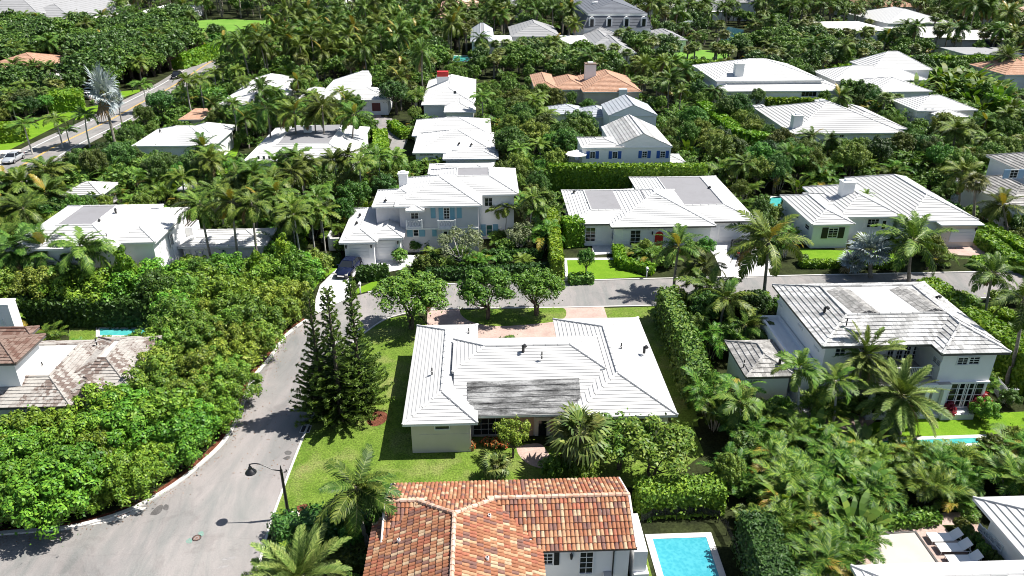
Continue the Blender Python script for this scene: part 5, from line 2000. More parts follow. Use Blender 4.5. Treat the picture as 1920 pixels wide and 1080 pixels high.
def make_palm(kind, seed, n, specs, mats, r0, r1, bow, H, bark="palm_bark", els=(1.25, -0.5), heart=0.35, dead=0, wind=0.0, gold=0):
    """specs: function(rng, age) -> (V, mi); trunk is one metre tall and stretched, crown sits at its top"""
    rng = np.random.default_rng(seed)
    tr = trunk_unit("trunk", r0, r1, bow, bark, seed)
    shapes = []
    for i in range(3):
        V, mi = specs(rng, (i + 0.5) / 3)
        shapes.append((V, mi, quads("frond", V, [mats[0], "palm_rib"], mi)))
    deadm = quads("frond", shapes[2][0], ["dead_leaf", "dead_leaf"], shapes[2][1])
    goldm = quads("frond", shapes[1][0], ["areca_gold", "areca_gold"], shapes[1][1])
    fr, parts = [], []
    for i in range(n):
        age = i / (n - 1)
        az = i * 2.39996 + rng.uniform(-0.25, 0.25)
        az += wind * math.sin(az - 2.6)
        el = els[0] + (els[1] - els[0]) * age ** 0.85 + rng.normal(0, 0.09)
        k = min(2, int(age * 3))
        V, mi, me = shapes[k]
        sc = rng.uniform(0.88, 1.1) * (0.72 + 0.28 * min(1, age * 3))
        roll = rng.normal(0, 0.25)
        m4 = Matrix.Rotation(az, 4, 'Z') @ Matrix.Rotation(-el, 4, 'Y') @ Matrix.Rotation(roll, 4, 'X') @ Matrix.Diagonal((sc, sc, sc, 1))
        is_dead, is_gold = i >= n - dead, gold and i % gold == 1
        fr.append((deadm if is_dead else goldm if is_gold else me, m4))
        A = np.array(m4)[:3, :3]
        W = V @ A.T.astype(np.float32)
        ms = ["dead_leaf", "dead_leaf"] if is_dead else ["areca_gold", "areca_gold"] if is_gold else [mats[0], "palm_rib"]
        parts.append((W, ms, mi))
    cr = join_mesh("crown", parts)
    tb = MB()
    tb.v = [(x * 1.0, y * 1.0, z * H) for x, y, z in tr.v]
    tb.f, tb.mi, tb.ms = tr.f, tr.mi, tr.ms
    jp = [tb] + [(W + np.array([0, 0, H], np.float32), ms, mi) for W, ms, mi in parts]
    j = join_mesh("palm", jp)
    rr = max(float(np.abs(W[..., :2]).max()) for W, _, _ in parts)
    add_proto(kind, tr.mesh("trunk", True), cr, H, rr, fronds=fr, trunk_unit=True, joined=j)


def coco(L, n, ll, lw):
    return lambda rng, a: frond_quads(rng, L, 0.75 + 0.75 * a, n, ll, lw, 0.3 - 0.5 * a, 0.75, 0.5)


for s in range(3):
    make_palm("coconut_palm", 20 + s, 22, coco(3.6, 38, 0.90, 0.080), ["palm_leaf"], 0.17, 0.11, 0.25 - 0.2 * s, 7.0, els=(1.25, -0.45), dead=1, wind=0.7, gold=(17 if s == 1 else 0))
for s in range(3):
    make_palm("slender_palm", 30 + s, 16, lambda rng, a: frond_quads(rng, 2.0, 1.0 + 0.7 * a, 24, 0.56, 0.075, 0.25, 0.6, 0.5, rib=0.03), ["palm_fresh"], 0.10, 0.075, 0.12, 5.0, "pale_bark", (1.2, -0.15))
for s in range(2):
    make_palm("date_palm", 40 + s, 52, lambda rng, a: frond_quads(rng, 2.75, 0.35 + 0.55 * a, 46, 0.50, 0.045, 0.45, 0.15, 0.9, rib=0.035), ["date_leaf"], 0.26, 0.24, 0.0, 4.5, els=(1.35, -0.75), dead=3)
for s in range(3):
    make_palm("fan_palm", 50 + s, 30, lambda rng, a: fan_quads(rng, 0.85, 0.95, 17, 2.2, 0.075, 0.3 + 0.3 * a), ["fan_leaf"], 0.2, 0.17, 0.05, 5.5, els=(1.35, -0.9), dead=4)
for s in range(2):
    make_palm("silver_palm", 60 + s, 24, lambda rng, a: fan_quads(rng, 1.1, 1.5, 22, 2.3, 0.085, 0.12), ["silver_leaf"], 0.22, 0.19, 0.0, 3.5, els=(1.3, -0.6), dead=1)


def make_clump(kind, seed, stems, H, L, mats, spread, gold, n=22, ll=0.5, lw=0.052):
    """clumping palm: many canes from one root, fronds arching out of each"""
    rng = np.random.default_rng(seed)
    tr = MB()
    parts = []
    shapes = [frond_quads(rng, L, 1.0 + 0.5 * k, n, ll, lw, 0.35, 0.35, 0.6, rib=0.025) for k in range(3)]
    for i in range(stems):
        a = i * 2.39996 + rng.uniform(-0.3, 0.3)
        r = spread * math.sqrt((i + 0.4) / stems)
        h = H * rng.uniform(0.5, 1.0) * (1 - 0.35 * r / spread)
        b = Vector((math.cos(a) * r * 0.4, math.sin(a) * r * 0.4, 0))
        t = Vector((math.cos(a) * r, math.sin(a) * r, h))
        tr.tube([b, b.lerp(t, 0.5) + Vector((0, 0, 0.1 * h)), t], [0.05, 0.045, 0.035], "pale_bark", 5, False)
        m = rng.integers(4, 7)
        for k in range(m):
            az = k * 2 * math.pi / m + rng.uniform(-0.4, 0.4)
            el = rng.uniform(0.35, 1.15)
            V, mi = shapes[rng.integers(3)]
            sc = rng.uniform(0.75, 1.15)
            m4 = Matrix.Rotation(az, 3, 'Z') @ Matrix.Rotation(-el, 3, 'Y') @ Matrix.Rotation(rng.normal(0, 0.4), 3, 'X')
            W = V @ (np.array(m4).T * sc).astype(np.float32) + np.array(t, np.float32)
            g = rng.random() < gold
            parts.append((W, ["areca_gold", "areca_gold"] if g else [mats, "palm_rib"], mi))
    cr = join_mesh("crown", parts)
    j = join_mesh("palm_clump", [tr] + parts)
    add_proto(kind, tr.mesh("trunk", True), cr, H + L * 0.6, spread + L * 0.6, joined=j)


for s in range(4):
    make_clump("palm_clump", 70 + s, 8, 2.8, 2.1, "areca_leaf", 1.15, 0.01 + 0.03 * (s == 2), 22, 0.60, 0.055)
for s in range(2):
    make_clump("low_palm_clump", 76 + s, 5, 1.1, 1.3, "palm_fresh", 0.6, 0.02, 18, 0.45, 0.05)
# broad-bladed plants (bananas, birds of paradise)
for s in range(2):
    rng = np.random.default_rng(80 + s)
    parts = []
    for i in range(26):
        a = i * 2.39996
        L = rng.uniform(1.6, 2.6)
        V = []
        K = 6
        el0 = rng.uniform(0.7, 1.4)
        x, z = 0.2, 0.0
        P_ = []
        for k in range(K + 1):
            e = el0 - 1.1 * (k / K) ** 2
            P_.append((x, z))
            x += math.cos(e) * L / K
            z += math.sin(e) * L / K
        for k in range(K):
            w0 = [0.03, 0.04, 0.2, 0.27, 0.25, 0.16, 0.02]
            V.append([(P_[k][0], -w0[k], P_[k][1]), (P_[k + 1][0], -w0[k + 1], P_[k + 1][1]), (P_[k + 1][0], w0[k + 1], P_[k + 1][1]), (P_[k][0], w0[k], P_[k][1])])
        V = rot_z_y(np.array(V, np.float32), a, 0, (math.cos(a) * 0.3, math.sin(a) * 0.3, rng.uniform(0.1, 1.6)))
        parts.append((V, ["palm_fresh"], [0] * len(V)))
    st = MB()
    for k in range(4):
        st.tube([(math.cos(k * 1.6) * .25, math.sin(k * 1.6) * .25, 0), (math.cos(k * 1.6) * .3, math.sin(k * 1.6) * .3, 1.7)], [0.1, 0.06], "tree_bark", 5, False)
    add_proto("banana_plant", st.mesh("trunk"), join_mesh("crown", parts), 3.2, 1.8, joined=join_mesh("banana_plant", [st] + parts))

for s in range(4):
    make_tree("kerb_shrub", 100 + s, 1.85, 1.6, 1.7, 54, 0.38, 115, 0.098, "leaf_bright", rad=0.06, multi=3, low=-0.5, hb=0.4)
for s in range(4):
    make_tree("garden_shrub", 200 + s, 1.8, 1.55, 1.7, 48, 0.40, 100, 0.11, "leaf_mid", rad=0.06, multi=3, low=-0.5, hb=0.4)
for s in range(4):
    make_tree("fine_shrub", 110 + s, 1.8, 1.65, 1.7, 64, 0.31, 100, 0.08, "leaf_fresh", rad=0.05, multi=3, low=-0.5, hb=0.4)
for s in range(4):
    make_tree("broadleaf_tree", 120 + s, 2.75, 2.0, 4.0, 64, 0.53, 115, 0.13, "leaf_mid", rad=0.17, multi=1 + s % 2)
for s in range(3):
    make_tree("dark_tree", 130 + s, 3.0, 2.2, 4.0, 68, 0.56, 110, 0.14, "leaf_dark", rad=0.2, multi=2)
for s in range(3):
    make_tree("shade_tree", 140 + s, 3.0, 1.9, 3.6, 80, 0.50, 130, 0.125, "leaf_street", "tree_bark", rad=0.15, multi=3, low=-0.3, hb=1.3)
for s in range(2):
    make_tree("airy_tree", 144 + s, 2.6, 1.5, 3.4, 44, 0.5, 75, 0.13, "leaf_fresh", "tree_bark", rad=0.1, multi=2, low=-0.3, hb=1.2, inner=0.1)
for s in range(2):
    make_tree("frangipani", 150 + s, 2.5, 1.5, 2.6, 40, 0.42, 40, 0.15, "leaf_pale", "pale_bark", rad=0.09, multi=3, low=-0.2, asp=0.35, inner=0.05, hb=0.6)
for s in range(3):
    make_tree("shrub", 160 + s, 1.0, 0.8, 0.9, 22, 0.36, 80, 0.12, "leaf_mid", rad=0.04, multi=2, low=-0.5, hb=0.3)
for s in range(2):
    make_tree("column_shrub", 170 + s, 0.75, 2.3, 2.4, 46, 0.36, 80, 0.12, "leaf_hedge", rad=0.07, multi=1, low=-0.9, hb=0.3)
make_tree("orange_tree", 180, 2.3, 1.8, 4.0, 34, 0.6, 80, 0.19, "leaf_orange", rad=0.14)
make_tree("ti_plant", 181, 0.7, 0.6, 0.8, 14, 0.3, 30, 0.22, "leaf_red", rad=0.03, multi=3, asp=0.3, hb=0.2)
make_tree("flower_shrub", 182, 0.5, 0.4, 0.45, 14, 0.22, 40, 0.09, "leaf_flower", rad=0.02, multi=3, hb=0.15)

# norfolk pines: whorls of flat sprays that lift at the tip and end in pale brushes
for s in range(3):
    rng = np.random.default_rng(190 + s)
    tr = MB()
    tr.tube([(0, 0, -0.1), (0.05, 0.03, 6), (0, 0, 12.3)], [0.2, 0.13, 0.03], "tree_bark", 8, False)
    parts = []
    z = 0.6
    k = 0
    while z < 12.25:
        f = z / 12.3
        L = 0.36 + 0.62 * (1 - f) ** 0.8 + (1.75 * max(0, 1 - f / 0.6) ** 0.75 if f < 0.6 else 0)
        nb = 11 if f < 0.4 else 7 if f < 0.7 else 5
        for i in range(nb):
            az = i * 2 * math.pi / nb + k * 0.5 + rng.uniform(-0.22, 0.22)
            Lb = L * rng.uniform(0.72, 1.18)
            V, mi = frond_quads(rng, Lb, -0.75, int(9 + 8 * Lb), 0.15 + 0.10 * Lb, 0.075, 0.75, -0.35, 0.9, rib=0.03)
            far_ = np.array([q[:, 0].mean() > 0.62 * Lb for q in V])
            mi = [2 if (t and m == 0) else m for t, m in zip(far_, mi)]
            W = rot_z_y(V, az, -0.16 + 0.42 * f + rng.normal(0, 0.08), (0, 0, z + rng.normal(0, 0.06)))
            parts.append((W, ["pine_leaf", "tree_bark", "pine_tip"], mi))
            # a brush of needles at the tip
            m = 16
            tip = W[-2:].reshape(-1, 3).mean(0)
            d = unit(rng.normal(size=(m, 3)) + np.array([math.cos(az) * .6, math.sin(az) * .6, 0.9]))
            C = tip + d * 0.13
            parts.append((leaf_quads(C, unit(np.cross(d, rng.normal(size=(m, 3)))), 0.15, rng, 0.3), ["pine_tip"], [0] * m))
        z += (0.42 if f < 0.4 else 0.5 if f < 0.7 else 0.5) * rng.uniform(0.85, 1.15)
        k += 1
    add_proto("norfolk_pine", tr.mesh("trunk"), join_mesh("crown", parts), 12.3, 2.7, joined=None)

KINDCAT = {"coconut_palm": "palm", "slender_palm": "palm", "date_palm": "palm", "fan_palm": "palm", "silver_palm": "palm", "palm_clump": "palm",
           "low_palm_clump": "palm", "banana_plant": "plant", "kerb_shrub": "shrub", "garden_shrub": "shrub", "fine_shrub": "shrub", "broadleaf_tree": "tree", "dark_tree": "tree",
           "shade_tree": "tree", "airy_tree": "tree", "frangipani": "tree", "shrub": "shrub", "column_shrub": "shrub", "orange_tree": "tree", "ti_plant": "plant",
           "flower_shrub": "plant", "norfolk_pine": "tree"}
OBJNAME = {"kerb_shrub": "shrub", "garden_shrub": "shrub", "fine_shrub": "shrub", "shade_tree": "broadleaf_tree", "airy_tree": "broadleaf_tree", "orange_tree": "broadleaf_tree", "dark_tree": "broadleaf_tree",
           "flower_shrub": "flowering_plant", "frangipani": "frangipani_tree", "column_shrub": "columnar_shrub", "low_palm_clump": "palm_clump"}
PLANTED = []
NPL = [0]


def plant(kind, loc, label, group=None, h=None, crown=1.0, lean=None, detail=None, rz=None, squash=1.0, variant=None):
    """stand one plant at loc; h is its height (trunk height for palms)"""
    pr = PROTO[kind]
    v = pr[(variant if variant is not None else NPL[0]) % len(pr)]
    NPL[0] += 1
    loc = Vector(loc)
    loc.z = 0
    D = (loc - cam.location).length
    if rz is None:
        rz = random.uniform(0, 6.283)
    nm = OBJNAME.get(kind, kind)
    if detail is None:
        detail = 2 if D < 78 else 1 if D < 135 else 0
    PLANTED.append((loc.x, loc.y, v["R"] * crown))
    cat = KINDCAT[kind]
    if v["trunk_unit"]:
        h = h or v["H"]
        if detail == 0 and v["joined"]:
            o = link(nm, v["joined"])
            s = h / v["H"]
            o.location = loc
            o.rotation_euler = (random.gauss(0, 0.05), random.gauss(0, 0.05), rz)
            o.scale = (crown * (s ** 0.3),) * 2 + (s,)
            return tag(o, label, cat, group)
        r = thing(nm, label, cat, loc, 0, group)
        top = Vector(lean) if lean is not None else Vector((random.gauss(0, 0.05) * h, random.gauss(0, 0.05) * h, h))
        t = link("trunk", v["trunk"], r)
        q = top.to_track_quat('Z', 'Y')
        t.matrix_local = Matrix.LocRotScale(None, q @ Matrix.Rotation(rz, 3, 'Z').to_quaternion(), Vector((crown ** 0.5, crown ** 0.5, top.length)))
        cm = Matrix.Translation(top) @ Matrix.Rotation(rz, 4, 'Z') @ Matrix.Diagonal((crown, crown, crown, 1))
        if detail == 2:
            for me, m4 in v["fronds"]:
                f = link("frond", me, r)
                f.matrix_local = cm @ m4
        else:
            c = link("crown", v["crown"], r)
            c.matrix_local = cm
        return r
    s = (h / v["H"]) if h else 1.0
    S = (s * crown, s * crown, s * squash)
    if detail == 0 and v["joined"]:
        o = link(nm, v["joined"])
        o.location, o.rotation_euler, o.scale = loc, (0, 0, rz), S
        return tag(o, label, cat, group)
    r = thing(nm, label, cat, loc, rz, group)
    r.scale = S
    link("trunk", v["trunk"], r)
    link("crown", v["crown"], r)
    return r


def hedge(label, pxs, w, h, z=None, mat="leaf_hedge", dark=False, name="hedge", wob=0.06, k=330.0, closed=False):
    """clipped hedge along photograph points (read at height z, the hedge's top by default)"""
    z = h if z is None else z
    ln = [P(x, y, z) for x, y in pxs]
    for p in ln:
        p.z = 0
    D = (sum(ln, Vector()) / len(ln) - cam.location).length
    s = max(0.10, D / k)
    rng = np.random.default_rng(abs(hash(label)) % 1000 if False else len(label) * 37 + int(w * 10))
    core = MB()
    base = ln[0].copy()
    Cs, Ns = [], []
    for i in range(len(ln) - 1):
        a, b = ln[i], ln[i + 1]
        d = (b - a)
        L = d.length
        d.normalize()
        n = Vector((-d.y, d.x, 0))
        ww = w / 2
        e0, e1 = (ww if i else 0), (ww if i < len(ln) - 2 else 0)
        A, B = a - base, b - base
        q = [A - n * (ww - .12), B - n * (ww - .12), B + n * (ww - .12), A + n * (ww - .12)]
        for (p0, p1) in ((0, 1), (1, 2), (2, 3), (3, 0)):
            core.face([q[p0], q[p1], q[p1] + Vector((0, 0, h - .12)), q[p0] + Vector((0, 0, h - .12))], mat)
        core.face([p + Vector((0, 0, h - .12 - 0.003 * i)) for p in q], mat)
        den = 2.3 / (s * s)
        dv, nv = np.array(d), np.array(n)
        A_ = np.array(A)

        def add(cnt, u, v, zz, nn):
            Cs.append(A_ + dv * u[:, None] + nv * v[:, None] + np.array([0, 0, 1.0]) * zz[:, None])
            Ns.append(unit(nn + rng.normal(size=(cnt, 3)) * 0.5))
        cnt = int(L * w * den)
        add(cnt, rng.uniform(0, L, cnt), rng.uniform(-ww, ww, cnt), h + rng.normal(0, wob, cnt), np.tile([0, 0, 1.0], (cnt, 1)))
        cnt = int(L * h * den)
        for sgn in (-1, 1):
            add(cnt, rng.uniform(0, L, cnt), sgn * (ww + rng.normal(0, wob, cnt)), rng.uniform(0.05, h, cnt), np.tile(nv * sgn + np.array([0, 0, 0.3]), (cnt, 1)))
        cnt = int(w * h * den)
        if i == 0 and not closed:
            add(cnt, rng.normal(0, wob, cnt), rng.uniform(-ww, ww, cnt), rng.uniform(0.05, h, cnt), np.tile(-dv + np.array([0, 0, 0.3]), (cnt, 1)))
        if i == len(ln) - 2 and not closed:
            add(cnt, L + rng.normal(0, wob, cnt), rng.uniform(-ww, ww, cnt), rng.uniform(0.05, h, cnt), np.tile(dv + np.array([0, 0, 0.3]), (cnt, 1)))
        KEEP_OUT.append([((base + p).x, (base + p).y) for p in q])
    C, N = np.concatenate(Cs), np.concatenate(Ns)
    V = leaf_quads(C, N, s * rng.uniform(0.55, 1.0, len(C)), rng, 0.6)
    me = join_mesh(name, [core, (V, [mat], [0] * len(V))])
    o = link(name, me, None, base)
    return tag(o, label, "hedge")

# ---------------------------------------------------------------- hedges
hedge("tall dark clipped hedge with a bright top behind the grey-panelled bungalow", [(1030, 309), (1324, 309)], 1.6, 4.6)
hedge("tall narrow hedge running toward the street left of the grey-panelled bungalow", [(1034, 390), (1046, 486)], 1.2, 3.0)
hedge("square block hedge at the left corner of the grey-panelled bungalow", [(1057, 412), (1091, 409)], 2.3, 3.4)
hedge("knee-high stepped hedge zigzagging across the lawn before the red front door", [(1158, 458), (1166, 486), (1190, 489), (1226, 498)], 1.2, 1.1)
hedge("low dark hedge round the foot of the round tree at the lawn corner", [(1068, 517), (1112, 515)], 1.3, 0.9, mat="leaf_mid")
hedge("clipped oblong hedge beside the parked dark blue sedan", [(668, 503), (726, 498)], 1.3, 1.5, mat="leaf_hedge_dark")
hedge("low dark hedge in front of the white yard wall left of the garages", [(600, 481), (637, 479)], 1.4, 1.2, mat="leaf_hedge_dark")
hedge("long low dark hedge before the central shuttered house's right half", [(905, 471), (1018, 468)], 1.0, 1.0, mat="leaf_hedge_dark")
hedge("dark hedge along the street verge behind the two round trees", [(800, 506), (1056, 494)], 1.2, 1.2, mat="leaf_hedge_dark")
hedge("long bright hedge wall beside the grey-tiled two-storey house at right", [(1738, 521), (1800, 562), (1870, 612), (1960, 672)], 2.2, 3.6)
hedge("tall leafy hedge along the right side of the corner bungalow", [(1250, 541), (1285, 620), (1316, 700)], 1.7, 3.2, mat="leaf_mid", wob=0.25)
hedge("bright low hedge edging the lawn of the square-chimney bungalow", [(1503, 489), (1590, 489), (1692, 490)], 1.0, 0.8)
hedge("upper of two parallel hedges right of the cream garage", [(1848, 418), (1930, 462)], 1.8, 1.8)
hedge("lower of two parallel hedges right of the cream garage", [(1838, 432), (1905, 482), (1960, 500)], 1.6, 1.5)
hedge("long bright curving hedge running down between tree belts toward the tall dark hedge", [(1318, 190), (1345, 212), (1380, 238), (1410, 249), (1450, 252)], 2.6, 3.4)
hedge("far straight bright hedge before the modern house with the navy panel", [(1648, 105), (1780, 106), (1872, 106)], 2.2, 3.4)
hedge("far bright hedge left of the pyramid-roofed house", [(1560, 123), (1635, 121)], 2.0, 2.6)
hedge("upper far hedge before the fan palm lawn", [(1180, 108), (1260, 112), (1400, 116)], 2.0, 2.6)
hedge("lower far hedge before the fan palm lawn, behind the big feather palm", [(1170, 124), (1260, 125), (1365, 122)], 2.0, 2.6)
hedge("far bright hedge at the upper right edge below the pink roof", [(1868, 30), (1930, 32)], 3.0, 5.0)
hedge("bright hedge in front of the large roof with the grey band", [(1438, 184), (1490, 184), (1550, 186)], 1.5, 2.2)
hedge("dark hedge on the right margin below the feathery palm", [(1855, 174), (1935, 203)], 2.6, 3.8)
hedge("big bright clipped hedge behind the blue swimming pool", [(1196, 911), (1290, 907), (1356, 905)], 1.7, 2.2, mat="leaf_bright", wob=0.1)
hedge("tall dark hedge to the right of the pool fence", [(1418, 960), (1450, 1040), (1470, 1110)], 2.0, 3.0, mat="leaf_hedge_dark", wob=0.15)
hedge("dark ragged hedge between the lamp post and the clay-tiled house", [(512, 982), (560, 968), (640, 962), (714, 952)], 1.6, 1.5, mat="leaf_dark", wob=0.16)
hedge("low hedge below the leaning coconut palm beside the clay-tiled house", [(600, 1030), (650, 1042), (690, 1048)], 1.2, 0.7, mat="leaf_mid", wob=0.12)
hedge("square clipped hedge with bright top beside the avenue verge", [(84, 176), (150, 171)], 6.0, 3.6)
hedge("rounded bright hedge at the left edge by the avenue", [(-20, 236), (45, 230)], 4.0, 3.0)
hedge("short hedge bank along the right kerb of the narrow lane", [(735, 226), (752, 240), (762, 246)], 2.0, 1.5)
hedge("narrow strip hedge between two lane branches", [(712, 242), (714, 270), (716, 290)], 2.4, 1.6)
hedge("long bright hedge bank climbing beside the far avenue bend", [(330, 106), (375, 92), (430, 72), (480, 52)], 3.6, 3.4)
hedge("dark clipped hedge behind the narrow turquoise pool", [(20, 558), (160, 562), (300, 563)], 1.4, 2.8, mat="leaf_hedge_dark", wob=0.12)
hedge("low leafy border at the head of the lounger terrace", [(1626, 970), (1700, 966), (1758, 960)], 1.1, 0.7, mat="leaf_bright", wob=0.1)
hedge("bright low hedge at the cross street before the grey-tiled two-storey house", [(1390, 552), (1440, 548)], 1.3, 1.4)
hedge("pale green hedge under the pygmy palm row", [(750, 298), (812, 292)], 1.6, 1.3)
hedge("round-topped bright hedge right of the cypress-like columns by the annex lawn", [(405, 322), (470, 318)], 2.0, 2.2)
hedge("clipped hedge beside the terracotta terrace and avenue", [(378, 172), (420, 168)], 5.0, 4.0, mat="leaf_mid")
hedge("dark hedge facing the golf lawn's near edge", [(368, 68), (440, 62)], 2.4, 2.4, mat="leaf_mid")
hedge("hedge along the back of the lawn beside the long right-hand hedge wall", [(1850, 572), (1935, 600)], 1.6, 1.6)
hedge("low hedge before the cream garage drive at the street", [(1830, 486), (1920, 482)], 2.0, 1.1)

# ---------------------------------------------------------------- plants that stand out in the photograph
def palm(kind, base, top, label, crown=1.0, group=None, **kw):
    b, t = col_at(*base, *top)
    return plant(kind, b, label, group, h=max(0.6, t.z), crown=crown, lean=t - b, **kw)


def tree(kind, base, label, h, crown=1.0, group=None, **kw):
    return plant(kind, P(*base), label, group, h=h, crown=crown, **kw)


palm("coconut_palm", (690, 1022), (668, 915), "wind-bent coconut palm leaning over the hedge left of the clay-tiled roof", 0.92)
palm("fan_palm", (925, 898), (930, 872), "small fan palm on the lawn behind the clay-tiled ridge", 0.75)
palm("fan_palm", (1080, 885), (1088, 812), "stout fan palm standing before the bungalow's front door", 1.5)
palm("date_palm", (556, 1150), (560, 1084), "big feather palm cut by the bottom edge beside the road", 1.2)
palm("coconut_palm", (1262, 552), (1272, 462), "coconut palm at the kerb before the red front door", 0.9)
palm("coconut_palm", (1300, 560), (1322, 500), "short coconut palm right of the kerbside one before the grey-panelled bungalow", 0.8)
palm("coconut_palm", (1322, 600), (1330, 540), "low coconut palm hanging over the street's south kerb", 0.95)
palm("coconut_palm", (1429, 585), (1442, 452), "tall coconut palm right of the parked black car", 1.25)
palm("coconut_palm", (1704, 530), (1713, 452), "large coconut palm before the cream garage", 1.35)
palm("silver_palm", (1632, 520), (1632, 468), "silver-blue fan palm on the lawn of the square-chimney bungalow", 1.0)
palm("silver_palm", (1592, 512), (1600, 492), "smaller silver fan palm beside the bigger one on that lawn", 0.7)
palm("coconut_palm", (1845, 622), (1862, 512), "thin pale-trunked palm over the long bright hedge wall", 0.85)
palm("coconut_palm", (1886, 722), (1918, 560), "tall leaning palm at the right edge beside the grey-tiled house", 0.9)
palm("date_palm", (1682, 812), (1690, 742), "date palm standing on the lawn in front of the balcony", 1.3)
palm("date_palm", (1612, 765), (1622, 664), "date palm against the balcony side of the grey-tiled house", 1.15)
palm("slender_palm", (1492, 800), (1498, 690), "slender palm right of the low tiled wing", 1.15)
palm("slender_palm", (1560, 805), (1566, 715), "slender palm between the low tiled wing and the date palms", 1.15)
palm("coconut_palm", (1390, 660), (1398, 612), "coconut palm leaning over the low tiled wing", 0.75)
palm("coconut_palm", (1350, 640), (1362, 560), "coconut palm behind the leafy hedge of the corner bungalow", 0.8)
palm("slender_palm", (932, 445), (934, 392), "left slender palm of the pair at the central house's right end", 1.0)
palm("slender_palm", (948, 447), (953, 388), "right slender palm of the pair at the central house's right end", 1.0)
for bx, by, tx, ty, lab in ((158, 580, 150, 465, "coconut palm with yellow old fronds before the left two-storey house"), (80, 560, 82, 462, "coconut palm over the low roof at far left"),
                            (30, 560, 32, 468, "coconut palm nearest the left edge over the low roof"), (50, 440, 45, 395, "bushy coconut palm left of the dark grey roof strip"),
                            (118, 560, 116, 495, "short coconut palm between two taller ones at left"), (8, 480, 10, 430, "coconut palm touching the left edge above the low roof")):
    palm("coconut_palm", (bx, by), (tx, ty), lab, 1.0)
for bx, by, tx, ty, lab in ((402, 514, 376, 384, "palm whose thin trunk crosses the annex roof at its left"), (450, 514, 434, 378, "palm whose trunk crosses the middle of the annex roof"),
                            (425, 452, 405, 362, "palm behind the annex with a bare pale trunk"), (486, 512, 472, 384, "palm whose trunk crosses the annex roof near its right end"), (478, 450, 490, 378, "palm behind the annex roof's right end"),
                            (440, 400, 445, 345, "palm in the dense row above the annex")):
    palm("coconut_palm", (bx, by), (tx, ty), lab, 0.85)
for bx, by, tx, ty, lab, cs in ((508, 300, 500, 205, "leftmost tall coconut palm before the long flat-centred roof", 0.95), (558, 302, 552, 210, "second tall coconut palm before the long flat-centred roof", 1.0),
                                (610, 302, 604, 200, "third tall coconut palm before the long flat-centred roof", 1.05), (600, 300, 590, 215, "coconut palm with a yellow frond before the flat-centred roof", 0.8),
                                (658, 300, 664, 215, "coconut palm at the right end of the flat-centred roof", 0.95), (505, 262, 478, 172, "leaning palm among the pair of white roofs", 0.8),
                                (492, 220, 500, 160, "palm right of the leaning one among the white roofs", 0.8)):
    palm("coconut_palm", (bx, by), (tx, ty), lab, cs)
palm("silver_palm", (217, 275), (200, 176), "tall silver fan palm beside the avenue", 0.85)
palm("silver_palm", (228, 228), (220, 186), "smaller silver fan palm just behind the tall one", 0.55)
for bx, by, tx, ty, lab in ((169, 276, 157, 215, "young palm at the avenue kerb left of the silver palm"), (118, 278, 108, 222, "young palm at the avenue's near lane"), (132, 272, 130, 243, "short palm between two avenue palms"),
                            (62, 290, 52, 232, "young palm near the left edge on the avenue's kerb"), (278, 212, 268, 158, "palm across the avenue from the square hedge"), (362, 224, 346, 150, "tall palm behind the terracotta terrace"),
                            (385, 212, 378, 148, "second tall palm behind the terracotta terrace"), (462, 200, 452, 152, "palm left of the two white roofs under the palms")):
    palm("slender_palm", (bx, by), (tx, ty), lab, 1.35)
for i, (x, y) in enumerate(((820, 300), (840, 301), (858, 303), (882, 304), (905, 303), (925, 301), (801, 306), (945, 303))):
    palm("slender_palm", (x, y + 22), (x, y), ["second", "third", "fourth", "fifth", "sixth", "seventh", "first", "eighth"][i] + " from the left of the pygmy palms behind the central house's back roof", 0.85, "pygmy palm row")
for bx, by, tx, ty, lab in ((1592, 412, 1602, 368, "small palm with orange fruit left of the pair before the square chimney"), (1612, 414, 1624, 366, "small palm with orange fruit right of the pair before the square chimney"), (1616, 416, 1622, 385, "shortest fruiting palm under the pair before the square chimney")):
    palm("slender_palm", (bx, by), (tx, ty), lab, 0.75)
palm("coconut_palm", (1564, 250), (1567, 182), "tall thin palm before the broad two-chimney roof", 0.85)
palm("coconut_palm", (1572, 250), (1586, 206), "shorter palm leaning right before the two-chimney roof", 0.7)
palm("coconut_palm", (1775, 312), (1796, 242), "dark leaning feathery palm left of the blue-shuttered edge house", 1.15)
palm("date_palm", (1208, 170), (1211, 122), "big feather palm behind the salmon clay-tiled house", 1.25)
palm("date_palm", (1872, 158), (1893, 104), "feathery palm leaning at the right edge before the orange roof", 1.25)
for bx, by, tx, ty, lab in ((75, 168, 72, 128, "leftmost date palm beside the salmon flat roof"), (108, 166, 106, 130, "tallest date palm of the avenue grove"), (145, 172, 140, 140, "third date palm of the avenue grove"), (190, 168, 186, 135, "rightmost date palm of the avenue grove")):
    palm("date_palm", (bx, by), (tx, ty), lab, 1.3)
for i, x in enumerate((1362, 1378, 1400, 1416)):
    palm("slender_palm", (x + 2, 172), (x, 146), ["first", "second", "third", "fourth"][i] + " from the left of the slim palms before the grey-banded roof", 1.0, "slim palms at the grey-banded roof")
for i, x in enumerate((1484, 1506, 1520)):
    palm("slender_palm", (x, 182), (x, 156), ["left", "middle", "right"][i] + " slim palm by the window strip of the grey-banded roof house", 1.0, "slim palms by the window strip")
palm("fan_palm", (1825, 420), (1830, 340), "fan palm left of the low grey-brown tiled roofs at right edge", 1.0)
palm("coconut_palm", (1800, 400), (1805, 322), "palm over the dark gap right of the ribbed bungalow", 0.9)
palm("coconut_palm", (1890, 440), (1880, 385), "palm at the right edge under the grey-brown roofs", 0.9)
palm("silver_palm", (1290, 66), (1290, 48), "far silver fan palm on the fan palm lawn", 1.6)
palm("silver_palm", (1342, 62), (1342, 50), "second far silver fan palm beside the pond", 1.6)
